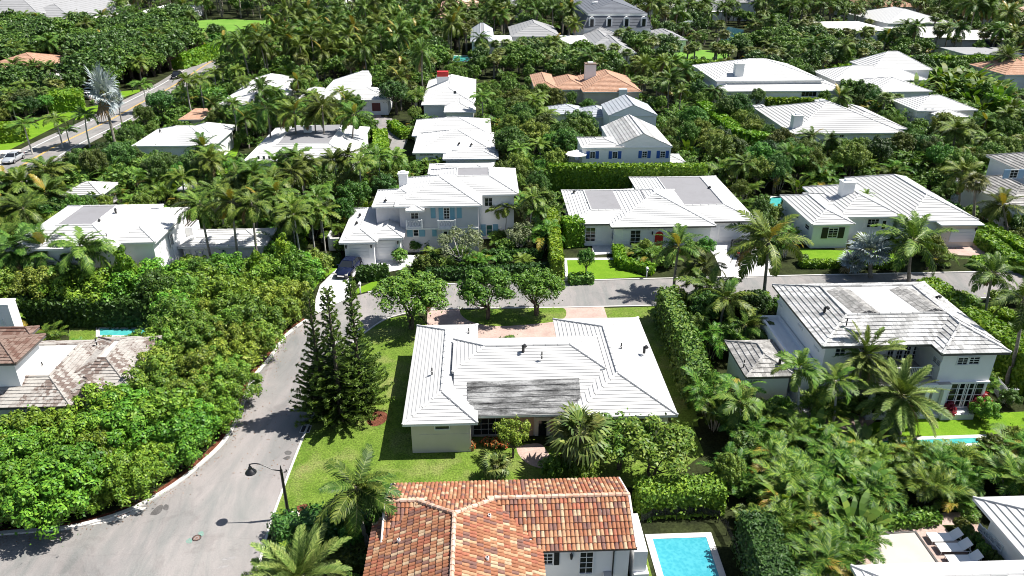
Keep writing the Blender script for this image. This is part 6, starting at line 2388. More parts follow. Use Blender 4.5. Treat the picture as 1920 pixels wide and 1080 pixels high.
palm("silver_palm", (1628, 40), (1630, 24), "far silver palm behind the flat-roofed villa", 1.6)
palm("silver_palm", (1830, 36), (1832, 20), "far silver palm near the upper right corner", 1.6)

tree("shade_tree", (772, 616), "left and largest round street tree before the driveway", 5.5, 1.2)
tree("shade_tree", (914, 598), "middle round street tree with forked trunk on the island lawn", 5.2, 1.06)
tree("shade_tree", (1006, 592), "right round street tree on the island lawn", 5.1, 0.92)
tree("frangipani", (868, 500), "wide pale frangipani before the central house's front door", 4.6, 1.15)
tree("frangipani", (975, 470), "smaller pale frangipani right of the palm pair", 3.6, 0.95)
tree("broadleaf_tree", (1098, 522), "dense round dark tree on the corner of the bright lawn", 3.6, 0.62)
tree("broadleaf_tree", (1208, 490), "small round tree beside the french doors near the red door", 2.8, 0.6)
tree("dark_tree", (309, 232), "dense round dark tree on the avenue's right kerb", 6.6, 0.85)
tree("airy_tree", (962, 858), "small leafy tree before the bungalow's sliding windows", 3.4, 0.75)
tree("airy_tree", (1222, 898), "light green tree with a leaning trunk right of the stout fan palm", 4.6, 1.25)
tree("airy_tree", (1160, 880), "light green tree between the fan palm and the leaning tree", 4.2, 1.1)
tree("kerb_shrub", (1040, 902), "dark-footed leafy shrub left of the stout fan palm", 2.4, 0.8)
tree("kerb_shrub", (1090, 915), "leafy shrub below the stout fan palm", 2.2, 0.8)
tree("norfolk_pine", (608, 782), "left norfolk pine of the three at the kerb", 11.4, 0.98, variant=0)
tree("norfolk_pine", (641, 789), "middle norfolk pine of the three at the kerb", 11.8, 1.2, variant=1)
tree("norfolk_pine", (680, 766), "right norfolk pine of the three at the kerb", 11.4, 1.15, variant=2)
for i, (x, y) in enumerate(((130, 398), (160, 396), (190, 392), (352, 372), (335, 374))):
    tree("banana_plant", (x, y), ["first", "second", "third", "fourth", "fifth"][i] + " broad-bladed plant before the little tiled roofs by the avenue", 3.3, 1.0, "broad-bladed plants before the little roofs")
for i, x in enumerate((1650, 1700, 1752, 1805, 1860)):
    tree("palm_clump", (x, 888), ["first", "second", "third", "fourth", "fifth"][i] + " clumping palm from the left along the long teal pool", 2.9, 1.0, "clumping palms along the teal pool")
for i, (x, y) in enumerate(((70, 985), (125, 980), (172, 968), (205, 955), (238, 944), (270, 928), (300, 912), (332, 892), (362, 868), (390, 842), (412, 818), (432, 788), (446, 756), (458, 728), (474, 700), (492, 676), (508, 656), (524, 632), (545, 610))):
    tree("kerb_shrub" if i < 12 else "fine_shrub", (x - 12, y - 4), ["first", "second", "third", "fourth", "fifth", "sixth", "seventh", "eighth", "ninth", "tenth", "eleventh", "twelfth", "thirteenth", "fourteenth", "fifteenth", "sixteenth", "seventeenth", "eighteenth", "nineteenth"][i] + " shrub from the lower left in the row overhanging the west kerb", 2.3, 0.9, "shrubs overhanging the west kerb")
tree("column_shrub", (254, 580), "tall narrow column shrub before the left two-storey house", 7.6, 0.7)
tree("column_shrub", (308, 582), "shorter narrow column shrub at the corner of the left two-storey house", 5.2, 0.9)
tree("column_shrub", (540, 542), "narrow column shrub right of the annex end", 6.9, 0.75)
tree("column_shrub", (490, 548), "narrow column shrub before the annex's right end", 5.4, 0.8)
tree("column_shrub", (568, 470), "narrow column shrub in the palms left of the garages", 5.0, 0.9)
tree("column_shrub", (690, 388), "clipped column shrub behind the garage roofs", 4.6, 0.95)
tree("column_shrub", (1832, 752), "rounded upright shrub at the corner of the grey-tiled house", 3.0, 1.0)
tree("ti_plant", (1836, 776), "red ti plant at the foot of the grey-tiled house's corner", 1.7, 1.0)
tree("ti_plant", (1778, 782), "small red ti plant left of the tall french doors", 1.2, 0.9)
tree("orange_tree", (822, 128), "orange-flowering tree left of the small pale pool", 6.0, 0.9)
for i, (x, y) in enumerate(((882, 840), (912, 836), (928, 838), (946, 838))):
    tree("flower_shrub", (x, y), ["first", "second", "third", "fourth"][i] + " red-flowering shrub from the left under the sliding windows", 0.7, 0.9, "flowering shrubs under the sliding windows")
for i, (x, y, l) in enumerate(((780, 470, "clipped shrub right of the second garage door"), (800, 468, "leafy shrub left of the frangipani"), (748, 492, "low shrub at the forecourt's far corner"), (668, 488, "small round shrub at the left garage pillar"),
                             (800, 595, "orange-tinged shrub at the driveway mouth"))):
    tree("shrub" if i < 4 else "orange_tree", (x, y), l, 1.6 if i < 4 else 1.4, 1.0)
for i, (x, y, l) in enumerate(((1460, 790, "leafy shrub before the low tiled wing"), (1525, 770, "shrub at the pool deck edge"), (1840, 790, "pale leafy shrub at the lawn's right end"))):
    tree("kerb_shrub", (x, y), l, 2.2, 0.9)



# ---------------------------------------------------------------- vehicles
def make_car(name, label, rear, front, paint, size=1.0, length=4.7, tall=1.0, group=None):
    """rear and front are photograph points on the ground under the two ends"""
    a, b = P(*rear), P(*front)
    c = (a + b) / 2
    d = (b - a).normalized()
    root = thing(name, label, "car", c, math.atan2(d.y, d.x), group)
    L = length / 2
    st = [(-L, .62, .40, .66, .76), (-L + .12, .78, .30, .84, .90), (-L + .55, .88, .26, .92, .99), (-1.15, .92, .22, .95, 1.0), (0, .93, .22, .95, .99), (.95, .92, .22, .92, .97),
          (L - 1.0, .90, .24, .84, .92), (L - .35, .84, .28, .74, .80), (L - .08, .72, .34, .62, .68), (L, .60, .40, .56, .60)]
    mb = MB()
    rings = []
    for x, w, zb, zs, zt in st:
        zs, zt = zs * tall, zt * tall
        rings.append([(x, -w * .9, zb), (x, -w, zb + .16), (x, -w * 1.01, (zb + zs) / 2), (x, -w * .97, zs - .05), (x, -w * .84, zt - .02), (x, -w * .4, zt), (x, w * .4, zt), (x, w * .84, zt - .02), (x, w * .97, zs - .05), (x, w * 1.01, (zb + zs) / 2), (x, w, zb + .16), (x, w * .9, zb)])
    n = len(rings[0])
    for r in rings:
        mb.v += r
    mi = mb.slot(paint)
    for i in range(len(rings) - 1):
        for k in range(n):
            q = (i * n + k, (i + 1) * n + k, (i + 1) * n + (k + 1) % n, i * n + (k + 1) % n)
            mb.f.append(q)
            mb.mi.append(mi)
    mb.f.append(tuple(range(n)))
    mb.f.append(tuple(range((len(rings) - 1) * n, len(rings) * n))[::-1])
    mb.mi += [mi, mi]
    body = mb.build("body", root, smooth=True)
    zt = .96 * tall
    H = 1.45 * tall
    B = [(-1.85, .80), (1.02, .82)]
    T = [(-.95, .60), (.22, .62)]
    cb = MB()
    # painted roof with a slight crown, and the pillars
    rp = [(T[0][0], -T[0][1], H - .03), (T[1][0], -T[1][1], H - .03), (T[1][0], T[1][1], H - .03), (T[0][0], T[0][1], H - .03)]
    mid0, mid1 = (T[0][0] + .1, 0, H + .03), (T[1][0] - .1, 0, H + .03)
    cb.face([rp[0], rp[1], mid1, mid0], paint)
    cb.face([rp[3], rp[2], mid1, mid0][::-1], paint)
    cb.face([rp[1], rp[2], mid1], paint)
    cb.face([rp[3], rp[0], mid0], paint)
    bp = [(B[0][0], -B[0][1], zt), (B[1][0], -B[1][1], zt), (B[1][0], B[1][1], zt), (B[0][0], B[0][1], zt)]
    for k in range(4):
        cb.tube([bp[k], rp[k]], .04, paint, 5)
        cb.tube([rp[k], rp[(k + 1) % 4]], .035, paint, 5)
    for s in (-1, 1):
        cb.tube([(-.35, s * .82, zt), (-.35, s * .62, H - .03)], .035, paint, 5)
    cb.build("roof", root)
    for nm, q in (("windshield", (bp[1], bp[2], rp[2], rp[1])), ("rear_window", (bp[3], bp[0], rp[0], rp[3])), ("side_window", (bp[0], bp[1], rp[1], rp[0])), ("side_window", (bp[2], bp[3], rp[3], rp[2]))):
        g = MB()
        g.face(q, "glass")
        g.build(nm, root)
    for x in (-L + .95, L - .95):
        for s in (-1, 1):
            w = MB()
            w.tube([(x, s * .70, .33), (x, s * .94, .33)], .33, "rubber", 16)
            wo = w.build("wheel", root)
            r = MB()
            r.tube([(x, s * .93, .33), (x, s * .955, .33)], .21, "chrome", 12)
            r.build("rim", wo)
    for s in (-1, 1):
        m = MB()
        m.box(L - .22, L - .02, s * .62 - .14, s * .62 + .14, .56 * tall, .68 * tall, "lamp_glass")
        m.build("headlight", root)
        m = MB()
        m.box(-L + .02, -L + .14, s * .64 - .14, s * .64 + .14, .72 * tall, .84 * tall, "red_lamp")
        m.build("tail_light", root)
        m = MB()
        m.box(.72, .88, s * .98 - .1, s * .98 + .1, .98 * tall, 1.1 * tall, paint)
        m.build("wing_mirror", root)
    m = MB()
    m.box(L - .05, L + .02, -.4, .4, .40, .56, "chrome")
    m.build("grille", root)
    m = MB()
    m.box(-L - .02, -L + .03, -.26, .26, .50, .62, "plate_white")
    m.build("number_plate", root)
    RECTS.append((c, d.x, d.y, -L, L, -.95, .95))
    return root


make_car("parked_car", "dark blue sedan parked nose-out on the white forecourt drive", (671, 491), (638, 527), "navy_car", length=4.9)
make_car("parked_car", "black car parked before the grey-panelled bungalow's garage", (1394, 488), (1382, 458), "black_car", length=4.8, tall=1.1)
make_car("car", "silver car driving along the avenue at the left edge", (47, 291), (4, 314), "silver_car", length=4.7)
make_car("parked_car", "white car in the sandy driveway behind the tall silver palm", (172, 186), (160, 183), "white_car", length=4.7)
make_car("car", "black car far up the avenue under overhanging palms", (342, 141), (322, 152), "black_car", length=4.7, tall=1.2)

# ---------------------------------------------------------------- street lamp
b0 = P(542, 972)
lamp = thing("street_lamp", "black street lamp with a curved arm and bell shade over the road", "street lamp", b0)
mb = MB()
mb.tube([(0, 0, 0), (0, 0, 0.12), (0, 0, 0.5), (0, 0, 0.75), (0, 0, 0.8)], [0.26, 0.25, 0.19, 0.15, 0.12], "black_metal", 12)
mb.build("base", lamp)
mb = MB()
mb.tube([(0, 0, 0.7), (0, 0, 4.1)], [0.115, 0.085], "black_metal", 12)
mb.tube([(0, 0, 3.85), (0, 0, 3.95), (0, 0, 4.1)], [0.07, 0.11, 0.08], "black_metal", 12)
mb.tube([(0, 0, 4.1), (0, 0, 4.25), (0, 0, 4.5)], [0.06, 0.05, 0.012], "black_metal", 8)
mb.build("pole", lamp)
mb = MB()
arm = smooth_line([(0.32, 0, 4.12), (0.34, 0, 3.98), (0.2, 0, 3.92), (0, 0, 4.02), (-0.5, 0.0, 4.12), (-1.0, 0, 4.42), (-1.45, 0, 4.6), (-1.85, 0, 4.58), (-1.98, 0, 4.5)], 5)
mb.tube([tuple(p) for p in arm], 0.038, "black_metal", 8)
mb.build("arm", lamp)
sh = MB()
sh.tube([(-1.98, 0, 4.55), (-1.98, 0, 4.4), (-1.98, 0, 4.3), (-1.98, 0, 4.2), (-1.98, 0, 4.06), (-1.98, 0, 3.92), (-1.98, 0, 3.88)], [0.045, 0.055, 0.12, 0.13, 0.26, 0.36, 0.37], "black_metal", 18)
shade = sh.build("lamp_shade", lamp, smooth=False)
sh = MB()
sh.tube([(-1.98, 0, 3.87), (-1.98, 0, 3.84), (-1.98, 0, 3.8)], [0.3, 0.26, 0.1], "lamp_glass", 14)
sh.build("lens", shade)

# ---------------------------------------------------------------- on the road
def blob(name, pxs, z, mat, kind="structure"):
    pts = smooth_line(gp(pxs) + [P(*pxs[0])], 4)[:-1]
    return sheet(name, pts, z, mat, kind)


def disc(mb, c, r0, r1, z, mat, n=20):
    for k in range(n):
        a, b = 2 * math.pi * k / n, 2 * math.pi * (k + 1) / n
        q = [(c[0] + r0 * math.cos(a), c[1] + r0 * math.sin(a), z), (c[0] + r1 * math.cos(a), c[1] + r1 * math.sin(a), z), (c[0] + r1 * math.cos(b), c[1] + r1 * math.sin(b), z), (c[0] + r0 * math.cos(b), c[1] + r0 * math.sin(b), z)]
        mb.face(q if r0 else q[1:3] + [q[0]], mat)


mhp = P(369, 1009)
mh = thing("manhole_cover", "round rusty manhole cover in the road with green marks beside it", "manhole cover", mhp)
mb = MB()
disc(mb, (0, 0), 0.0, 0.235, 0.024, "rust_iron")
disc(mb, (0, 0), 0.10, 0.14, 0.027, "pale_scuff")
mb.build("lid", mh)
mb = MB()
disc(mb, (0, 0), 0.235, 0.29, 0.026, "black_metal")
mb.build("ring", mh)
for i in range(2):
    blob("paint_mark", [[(372, 999), (378, 996), (383, 1000), (380, 1005), (373, 1004)], [(349, 1014), (356, 1009), (360, 1013), (358, 1019), (350, 1018)]][i], 0.019, "green_marking")
blob("oil_stain", [(281, 965), (289, 955), (300, 947), (306, 949), (302, 960), (292, 966)], 0.018, "stain_dark")
blob("oil_stain", [(305, 952), (310, 946), (316, 948), (315, 956), (308, 957)], 0.0185, "stain_dark")
blob("oil_stain", [(533, 848), (540, 845), (547, 848), (544, 853), (536, 853)], 0.018, "stain_dark")
blob("oil_stain", [(530, 860), (540, 855), (545, 858), (538, 863)], 0.0185, "stain_dark")
for q in ([(415, 1048), (440, 1044), (441, 1047), (418, 1051)], [(408, 1064), (425, 1060), (426, 1063), (412, 1066)], [(502, 962), (506, 946), (508, 948), (505, 962)], [(495, 985), (499, 976), (501, 978), (498, 986)]):
    blob("scuff", q, 0.018, "pale_scuff")
dr = thing("storm_drain", "kerb storm drain with rusty grate in a pale concrete apron", "drain", P(218, 968))
o_ = P(218, 968)
L2 = lambda pts: [p - o_ for p in gp(pts)]
mb = MB()
q = L2([(166, 986), (196, 973), (216, 960), (246, 951), (276, 952), (252, 965), (215, 978)])
mb.face([(p.x, p.y, 0.028) for p in q][::-1], "concrete")
mb.build("apron", dr)
mb = MB()
q = L2([(220, 971), (245, 961), (243, 957), (217, 966)])
mb.face([(p.x, p.y, 0.034) for p in q], "rust_iron")
for i in range(9):
    a, c = q[0].lerp(q[1], (i + 0.5) / 9), q[3].lerp(q[2], (i + 0.5) / 9)
    mb.tube([(a.x, a.y, 0.05), (c.x, c.y, 0.05)], 0.02, "rust_iron", 4)
mb.build("grate", dr)
mb = MB()
q = L2([(217, 965), (243, 956), (243, 954), (216, 962)])
mb.face([(p.x, p.y, 0.12) for p in q], "dark_metal")
for i in range(4):
    p, r = q[i], q[(i + 1) % 4]
    mb.face([(p.x, p.y, 0), (r.x, r.y, 0), (r.x, r.y, 0.12), (p.x, p.y, 0.12)], "dark_metal")
mb.build("inlet", dr)
gb = thing("drain_grate", "square drain box with pale rim at the road edge below the norfolk pines", "drain", P(572, 805))
o_ = P(572, 805)
q = [p - o_ for p in gp([(561, 812), (580, 812), (585, 798), (567, 797)])]
mb = MB()
c_ = sum(q, Vector()) / 4
for i in range(4):
    a, b_ = q[i], q[(i + 1) % 4]
    a2, b2 = a.lerp(c_, 0.16), b_.lerp(c_, 0.16)
    mb.face([(a.x, a.y, 0.034), (b_.x, b_.y, 0.034), (b2.x, b2.y, 0.034), (a2.x, a2.y, 0.034)], "concrete")
mb.build("rim", gb)
mb = MB()
qq = [a.lerp(c_, 0.15) for a in q]
mb.face([(a.x, a.y, 0.026) for a in qq], "dark_metal")
for i in range(7):
    a, b_ = qq[0].lerp(qq[1], (i + .5) / 7), qq[3].lerp(qq[2], (i + .5) / 7)
    mb.tube([(a.x, a.y, 0.034), (b_.x, b_.y, 0.034)], 0.014, "black_metal", 4)
mb.build("grate", gb)

# fallen leaves along the west kerb and in the gutter
rng = np.random.default_rng(77)
C = []
for i in range(len(west_edge) - 1):
    a, b_ = west_edge[i], west_edge[i + 1]
    k = int((b_ - a).length * 14)
    for _ in range(k):
        p = a.lerp(b_, rng.random())
        off = abs(rng.normal(0, 0.55)) - 0.1
        d_ = (b_ - a).normalized()
        nn = Vector((d_.y, -d_.x, 0))
        p = p + nn * off
        C.append((p.x, p.y, 0.022 + rng.random() * 0.02))
for _ in range(260):
    p = P(rng.uniform(430, 580), rng.uniform(640, 900))
    C.append((p.x, p.y, 0.03))
C = np.array(C)
N_ = unit(rng.normal(size=C.shape) * 0.25 + np.array([0, 0, 1.0]))
o = link("leaf_litter", quads("leaf_litter", leaf_quads(C, N_, rng.uniform(0.03, 0.075, len(C)), rng, 0.5), ["dry_leaf"]))
tag(o, "dry brown leaves scattered along the west kerb", None, None, "stuff")

# ---------------------------------------------------------------- mailboxes
def mailbox(x, y, label):
    r = thing("mailbox", label, "mailbox", P(x, y))
    mb = MB()
    mb.box(-.06, .06, -.06, .06, 0, 1.05, "white_trim")
    mb.box(-.05, .05, -.3, .06, 0.78, 0.86, "white_trim")
    mb.build("post", r)
    m = MB()
    m.box(-.13, .13, -.38, .14, 1.05, 1.2, "white_trim")
    m.tube([(0, -.38, 1.2), (0, .14, 1.2)], .13, "white_trim", 12)
    m.build("box", r)


mailbox(1212, 521, "white mailbox on a post beside the cross street before the stepped hedge")
mailbox(676, 550, "white mailbox on a post at the verge near the blue sedan")

# ---------------------------------------------------------------- terrace with loungers (lower right)
sheet("terrace", gp([(1622, 985), (1700, 980), (1770, 962), (1822, 960), (1850, 1010), (1910, 1090), (1600, 1090)]), 0.03, "pink_paving")
KEEP_OUT.append([(p.x, p.y) for p in gp([(1640, 985), (1770, 962), (1822, 960), (1850, 1010), (1910, 1100), (1632, 1100)])])
crt = gp([(1644, 1002), (1716, 998), (1772, 1076), (1628, 1084)])
sheet("sunken_court", crt, 0.036, "tan_deck")
ribbon("court_edge", [crt[0], crt[1], crt[2]], 0.16, 0.03, "stain_dark", h=0.05)
sheet("planting_bed", gp([(1766, 985), (1800, 985), (1870, 1062), (1850, 1075), (1790, 1010)]), 0.042, "soil")


def lounger(x, y, label):
    c = P(x, y)
    r = thing("sun_lounger", label, "sun lounger", c, ROT - 0.03, "white sun loungers on the terrace")
    mb = MB()
    w = 0.36
    mb.tube([(-1.0, -w, .32), (0.95, -w, .32)], .025, "lounger_white", 6)
    mb.tube([(-1.0, w, .32), (0.95, w, .32)], .025, "lounger_white", 6)
    for xx in (-1.0, 0.95):
        mb.tube([(xx, -w, .32), (xx, w, .32)], .022, "lounger_white", 6)
    mb.build("frame", r)
    for xx in (-0.92, 0.88):
        for s in (-1, 1):
            m = MB()
            m.tube([(xx, s * w, 0), (xx, s * w, .32)], .025, "lounger_white", 6)
            m.build("leg", r)
    m = MB()
    m.box(-1.0, 0.42, -w + .02, w - .02, .335, .365, "lounger_white")
    m.build("seat", r)
    m = MB()
    a, b_ = (0.42, .35), (0.95, .86)
    m.face([(a[0], -w + .02, a[1]), (b_[0], -w + .02, b_[1]), (b_[0], w - .02, b_[1]), (a[0], w - .02, a[1])][::-1], "lounger_white")
    m.face([(a[0] + .02, -w + .02, a[1] - .02), (b_[0] + .02, -w + .02, b_[1] - .02), (b_[0] + .02, w - .02, b_[1] - .02), (a[0] + .02, w - .02, a[1] - .02)], "lounger_white")
    for s in (-1, 1):
        m.tube([(b_[0] - .12, s * (w - .05), b_[1] - .12), (0.9, s * (w - .05), .34)], .016, "lounger_white", 5)
    m.build("backrest", r)


for x, y, l in ((1768, 1014, "white sun lounger farthest from the camera on the terrace"), (1785, 1033, "white sun lounger second from the far end of the terrace row"),
                (1804, 1056, "white sun lounger third from the far end of the terrace row"), (1824, 1078, "white sun lounger half hidden by the lowest roof")):
    lounger(x, y, l)
for i, (x, y) in enumerate(((1788, 996), (1802, 1010), (1818, 1026), (1835, 1045), (1850, 1060), (1806, 985))):
    plant("shrub", P(x + 8, y), ["second", "third", "fourth", "fifth", "sixth", "first"][i] + " dark shrub from the far end of the bed beside the loungers", "shrubs beside the loungers", h=1.0, crown=0.8)

# ---------------------------------------------------------------- pool fence
fl = gp([(1201, 988), (1222, 978), (1246, 976), (1268, 975), (1290, 974), (1316, 973), (1346, 980), (1362, 1004), (1374, 1034), (1388, 1068), (1402, 1100)])
fn = thing("pool_fence", "black mesh safety fence on thin posts round the blue pool", "fence", fl[0])
pm = MB()
pm.tube([(0, 0, 0), (0, 0, 1.15)], 0.025, "black_metal", 6)
pmesh = pm.mesh("post")
for p in fl:
    o = link("post", pmesh, fn, p - fl[0])
for i in range(len(fl) - 1):
    a, b_ = fl[i] - fl[0], fl[i + 1] - fl[0]
    m = MB()
    dz = 0.05
    for k in range(4):
        u0, u1 = a.lerp(b_, k / 4), a.lerp(b_, (k + 1) / 4)
        s0, s1 = [1.12 - 0.16 * math.sin(math.pi * t) for t in (k / 4, (k + 1) / 4)]
        m.face([(u0.x, u0.y, 0.45), (u1.x, u1.y, 0.45), (u1.x, u1.y, s1), (u0.x, u0.y, s0)], "fence_mesh")
    m.build("mesh_panel", fn)

KEEP_OUT.append([(p.x, p.y) for p in gp([(1186, 985), (1350, 975), (1400, 1100), (1180, 1110)])])
# white picket fence beside the grey-tiled house
pf = gp([(1863, 735), (1880, 757), (1902, 756)])
fw = thing("picket_fence", "short white picket fence at the grey-tiled house's rear corner", "fence", pf[0])
pk = MB()
pk.box(-.03, .03, -.015, .015, 0, 1.5, "white_trim")
pkm = pk.mesh("picket")
for i in range(2):
    a, b_ = pf[i] - pf[0], pf[i + 1] - pf[0]
    n = int((b_ - a).length / 0.16)
    for k in range(n):
        link("picket", pkm, fw, a.lerp(b_, k / n))
    m = MB()
    m.tube([(a.x, a.y, 1.35), (b_.x, b_.y, 1.35)], .03, "white_trim", 4)
    m.tube([(a.x, a.y, .3), (b_.x, b_.y, .3)], .03, "white_trim", 4)
    m.build("rail", fw)


# ---------------------------------------------------------------- parasols and garden furniture
def parasol(x, y, z, r, mat, label, stripes=None):
    c = P(x, y, z)
    root = thing("garden_parasol", label, "parasol", (c.x, c.y, 0))
    m = MB()
    m.tube([(0, 0, 0), (0, 0, z + .3)], .04, "white_trim", 8)
    m.build("pole", root)
    for k in range(8):
        a, b_ = 2 * math.pi * k / 8, 2 * math.pi * (k + 1) / 8
        m = MB()
        m.face([(r * math.cos(a), r * math.sin(a), z - .35), (r * math.cos(b_), r * math.sin(b_), z - .35), (0, 0, z + .25)], stripes if (stripes and k % 2) else mat)
        m.build("canopy_panel", root)


parasol(1081, 284, 5.4, 1.7, "parasol_white", "round white parasol on the terrace left of the blue shutters")
parasol(1851, 343, 2.5, 1.5, "parasol_white", "red and white parasol half hidden by palms at right", "parasol_red")
h = House("roof_terrace", "blue-grey terrace with white planters left of the blue-shuttered house", "terrace", (1078, 300), 0, wall="bluish_wall")
p = h.px(1068, 291, 3.2)
q = h.px(1093, 300, 3.2)
mb = MB()
mb.box(p.x, q.x + .3, q.y, q.y + 4.5, 0, 3.2, "bluish_wall")
mb.build("deck", h.root)
for i in range(2):
    mb = MB()
    mb.box(p.x - 1.2 + i * 1.0, p.x - 0.5 + i * 1.0, q.y - .3, q.y + .6, 0, 3.9 + .5 * i, "white_wall")
    mb.build("planter", h.root)


def sofa(x, y, label, rz):
    r = thing("outdoor_sofa", label, "sofa", P(x, y), rz)
    m = MB(); m.box(-.9, .9, -.4, .4, .12, .42, "lounger_white"); m.build("seat", r)
    m = MB(); m.box(-.9, .9, .3, .45, .42, .8, "lounger_white"); m.build("backrest", r)
    for s in (-1, 1):
        m = MB(); m.box(s * .9 - .08, s * .9 + .08, -.4, .45, .1, .62, "lounger_white"); m.build("armrest", r)


sofa(1462, 756, "white outdoor sofa on the pool deck left of the slender palms", 0.3)
sofa(1497, 772, "white outdoor sofa on the pool deck behind the slender palm trunk", 2.0)
sofa(1600, 762, "white outdoor sofa under the balcony's left end", 0.1)
for i, (x, y) in enumerate(((630, 447), (634, 436))):
    p = P(x, y)
    r = thing("ac_unit", ("nearer" if i == 0 else "farther") + " grey air conditioner box in the white walled yard", "air conditioner", p)
    m = MB(); m.box(-.45, .45, -.4, .4, 0, .85, "grey_trim"); m.build("casing", r)
    m = MB(); m.tube([(0, 0, .85), (0, 0, .88)], .33, "dark_metal", 14); m.build("fan_grille", r)
pl = P(884, 840)
r = thing("planter", "brick-red planter with flowers under the bungalow's sliding windows", "planter", P(876, 842))
m = MB(); m.box(-.5, .5, -.3, .3, 0, .4, "brick_red", top="soil"); m.build("box", r)
r = thing("garden_stone", "pale boulder beside the street lamp's foot", "stone", P(552, 966))
m = MB()
rng = np.random.default_rng(5)
pts = [Vector((0.42 * math.cos(a) * (1 + .15 * math.sin(3 * a)), 0.26 * math.sin(a), 0)) for a in np.linspace(0, 2 * math.pi, 9)[:-1]]
for i in range(8):
    a, b_ = pts[i], pts[(i + 1) % 8]
    m.face([a, b_, b_ * .7 + Vector((0, 0, .2)), a * .7 + Vector((0, 0, .2))], "concrete")
    m.face([a * .7 + Vector((0, 0, .2)), b_ * .7 + Vector((0, 0, .2)), Vector((0, 0, .26))], "concrete")
m.build("stone", r)
# ---------------------------------------------------------------- planting that fills the gardens
VIEW_MAX = 420.0


def project(p):
    r = Vector(p) - Vector((0, 0, CAM_H))
    zc = r.y * _cf[1] + r.z * _cf[2]
    yc = r.y * _cu[1] + r.z * _cu[2]
    return 960 + FPX * r.x / zc, 540 - FPX * yc / zc, zc


def in_house(x, y):
    for (o, c, s, u0, u1, v0, v1) in RECTS:
        dx, dy = x - o.x, y - o.y
        u, v = dx * c + dy * s, -dx * s + dy * c
        if u0 < u < u1 and v0 < v < v1:
            return True
    return False


def room_behind(x, y, reach):
    """metres from (x, y), away from the camera, to the first house, road, lawn or pool"""
    d = Vector((x, y, 0)).normalized()
    s = 0.6
    while s < reach:
        if blocked(x + d.x * s, y + d.y * s):
            return s, in_house(x + d.x * s, y + d.y * s)
        s += 0.6
    return reach, True


def ok_spot(x, y, r):
    if blocked(x, y):
        return False
    for k in range(6):
        a = k * math.pi / 3
        if blocked(x + math.cos(a) * r, y + math.sin(a) * r):
            return False
    return True


# kerb shrubs on the left: one dense row after another
kerb_zone = gp([(-60, 1000), (0, 996), (150, 984), (250, 950), (320, 908), (378, 862), (418, 822), (442, 778), (470, 708), (502, 668), (530, 628), (572, 604), (560, 585), (470, 600), (330, 640), (300, 690), (290, 740), (250, 790), (160, 830), (60, 860), (-60, 880)])
kz = [(p.x, p.y) for p in kerb_zone]
cells = []
yy = 28.0
while yy < 76:
    xx = -62.0
    while xx < 0:
        x, y = xx + random.uniform(-0.55, 0.55), yy + random.uniform(-0.55, 0.55)
        if in_poly(x, y, kz) and ok_spot(x, y, 0.35):
            cells.append((x, y))
        xx += 1.9
    yy += 1.75
KP = []
for x, y in cells:
    px, py, _ = project((x, y, 2))
    if px < -120 or random.random() < 0.05:
        continue
    if py > 765 or px < 230:
        KP.append((plant("kerb_shrub", (x, y, 0), "big-leaved bright green shrub in the dense mass along the kerb's lower bend", "big-leaved kerb shrubs", h=random.uniform(2.5, 4.8), crown=random.uniform(0.88, 1.1)), "big"))
    else:
        KP.append((plant("fine_shrub", (x, y, 0), "fine-leaved yellow-green shrub in the dense mass along the kerb's upper stretch", "fine-leaved kerb shrubs", h=random.uniform(2.6, 4.9), crown=random.uniform(0.88, 1.1)), "fine"))

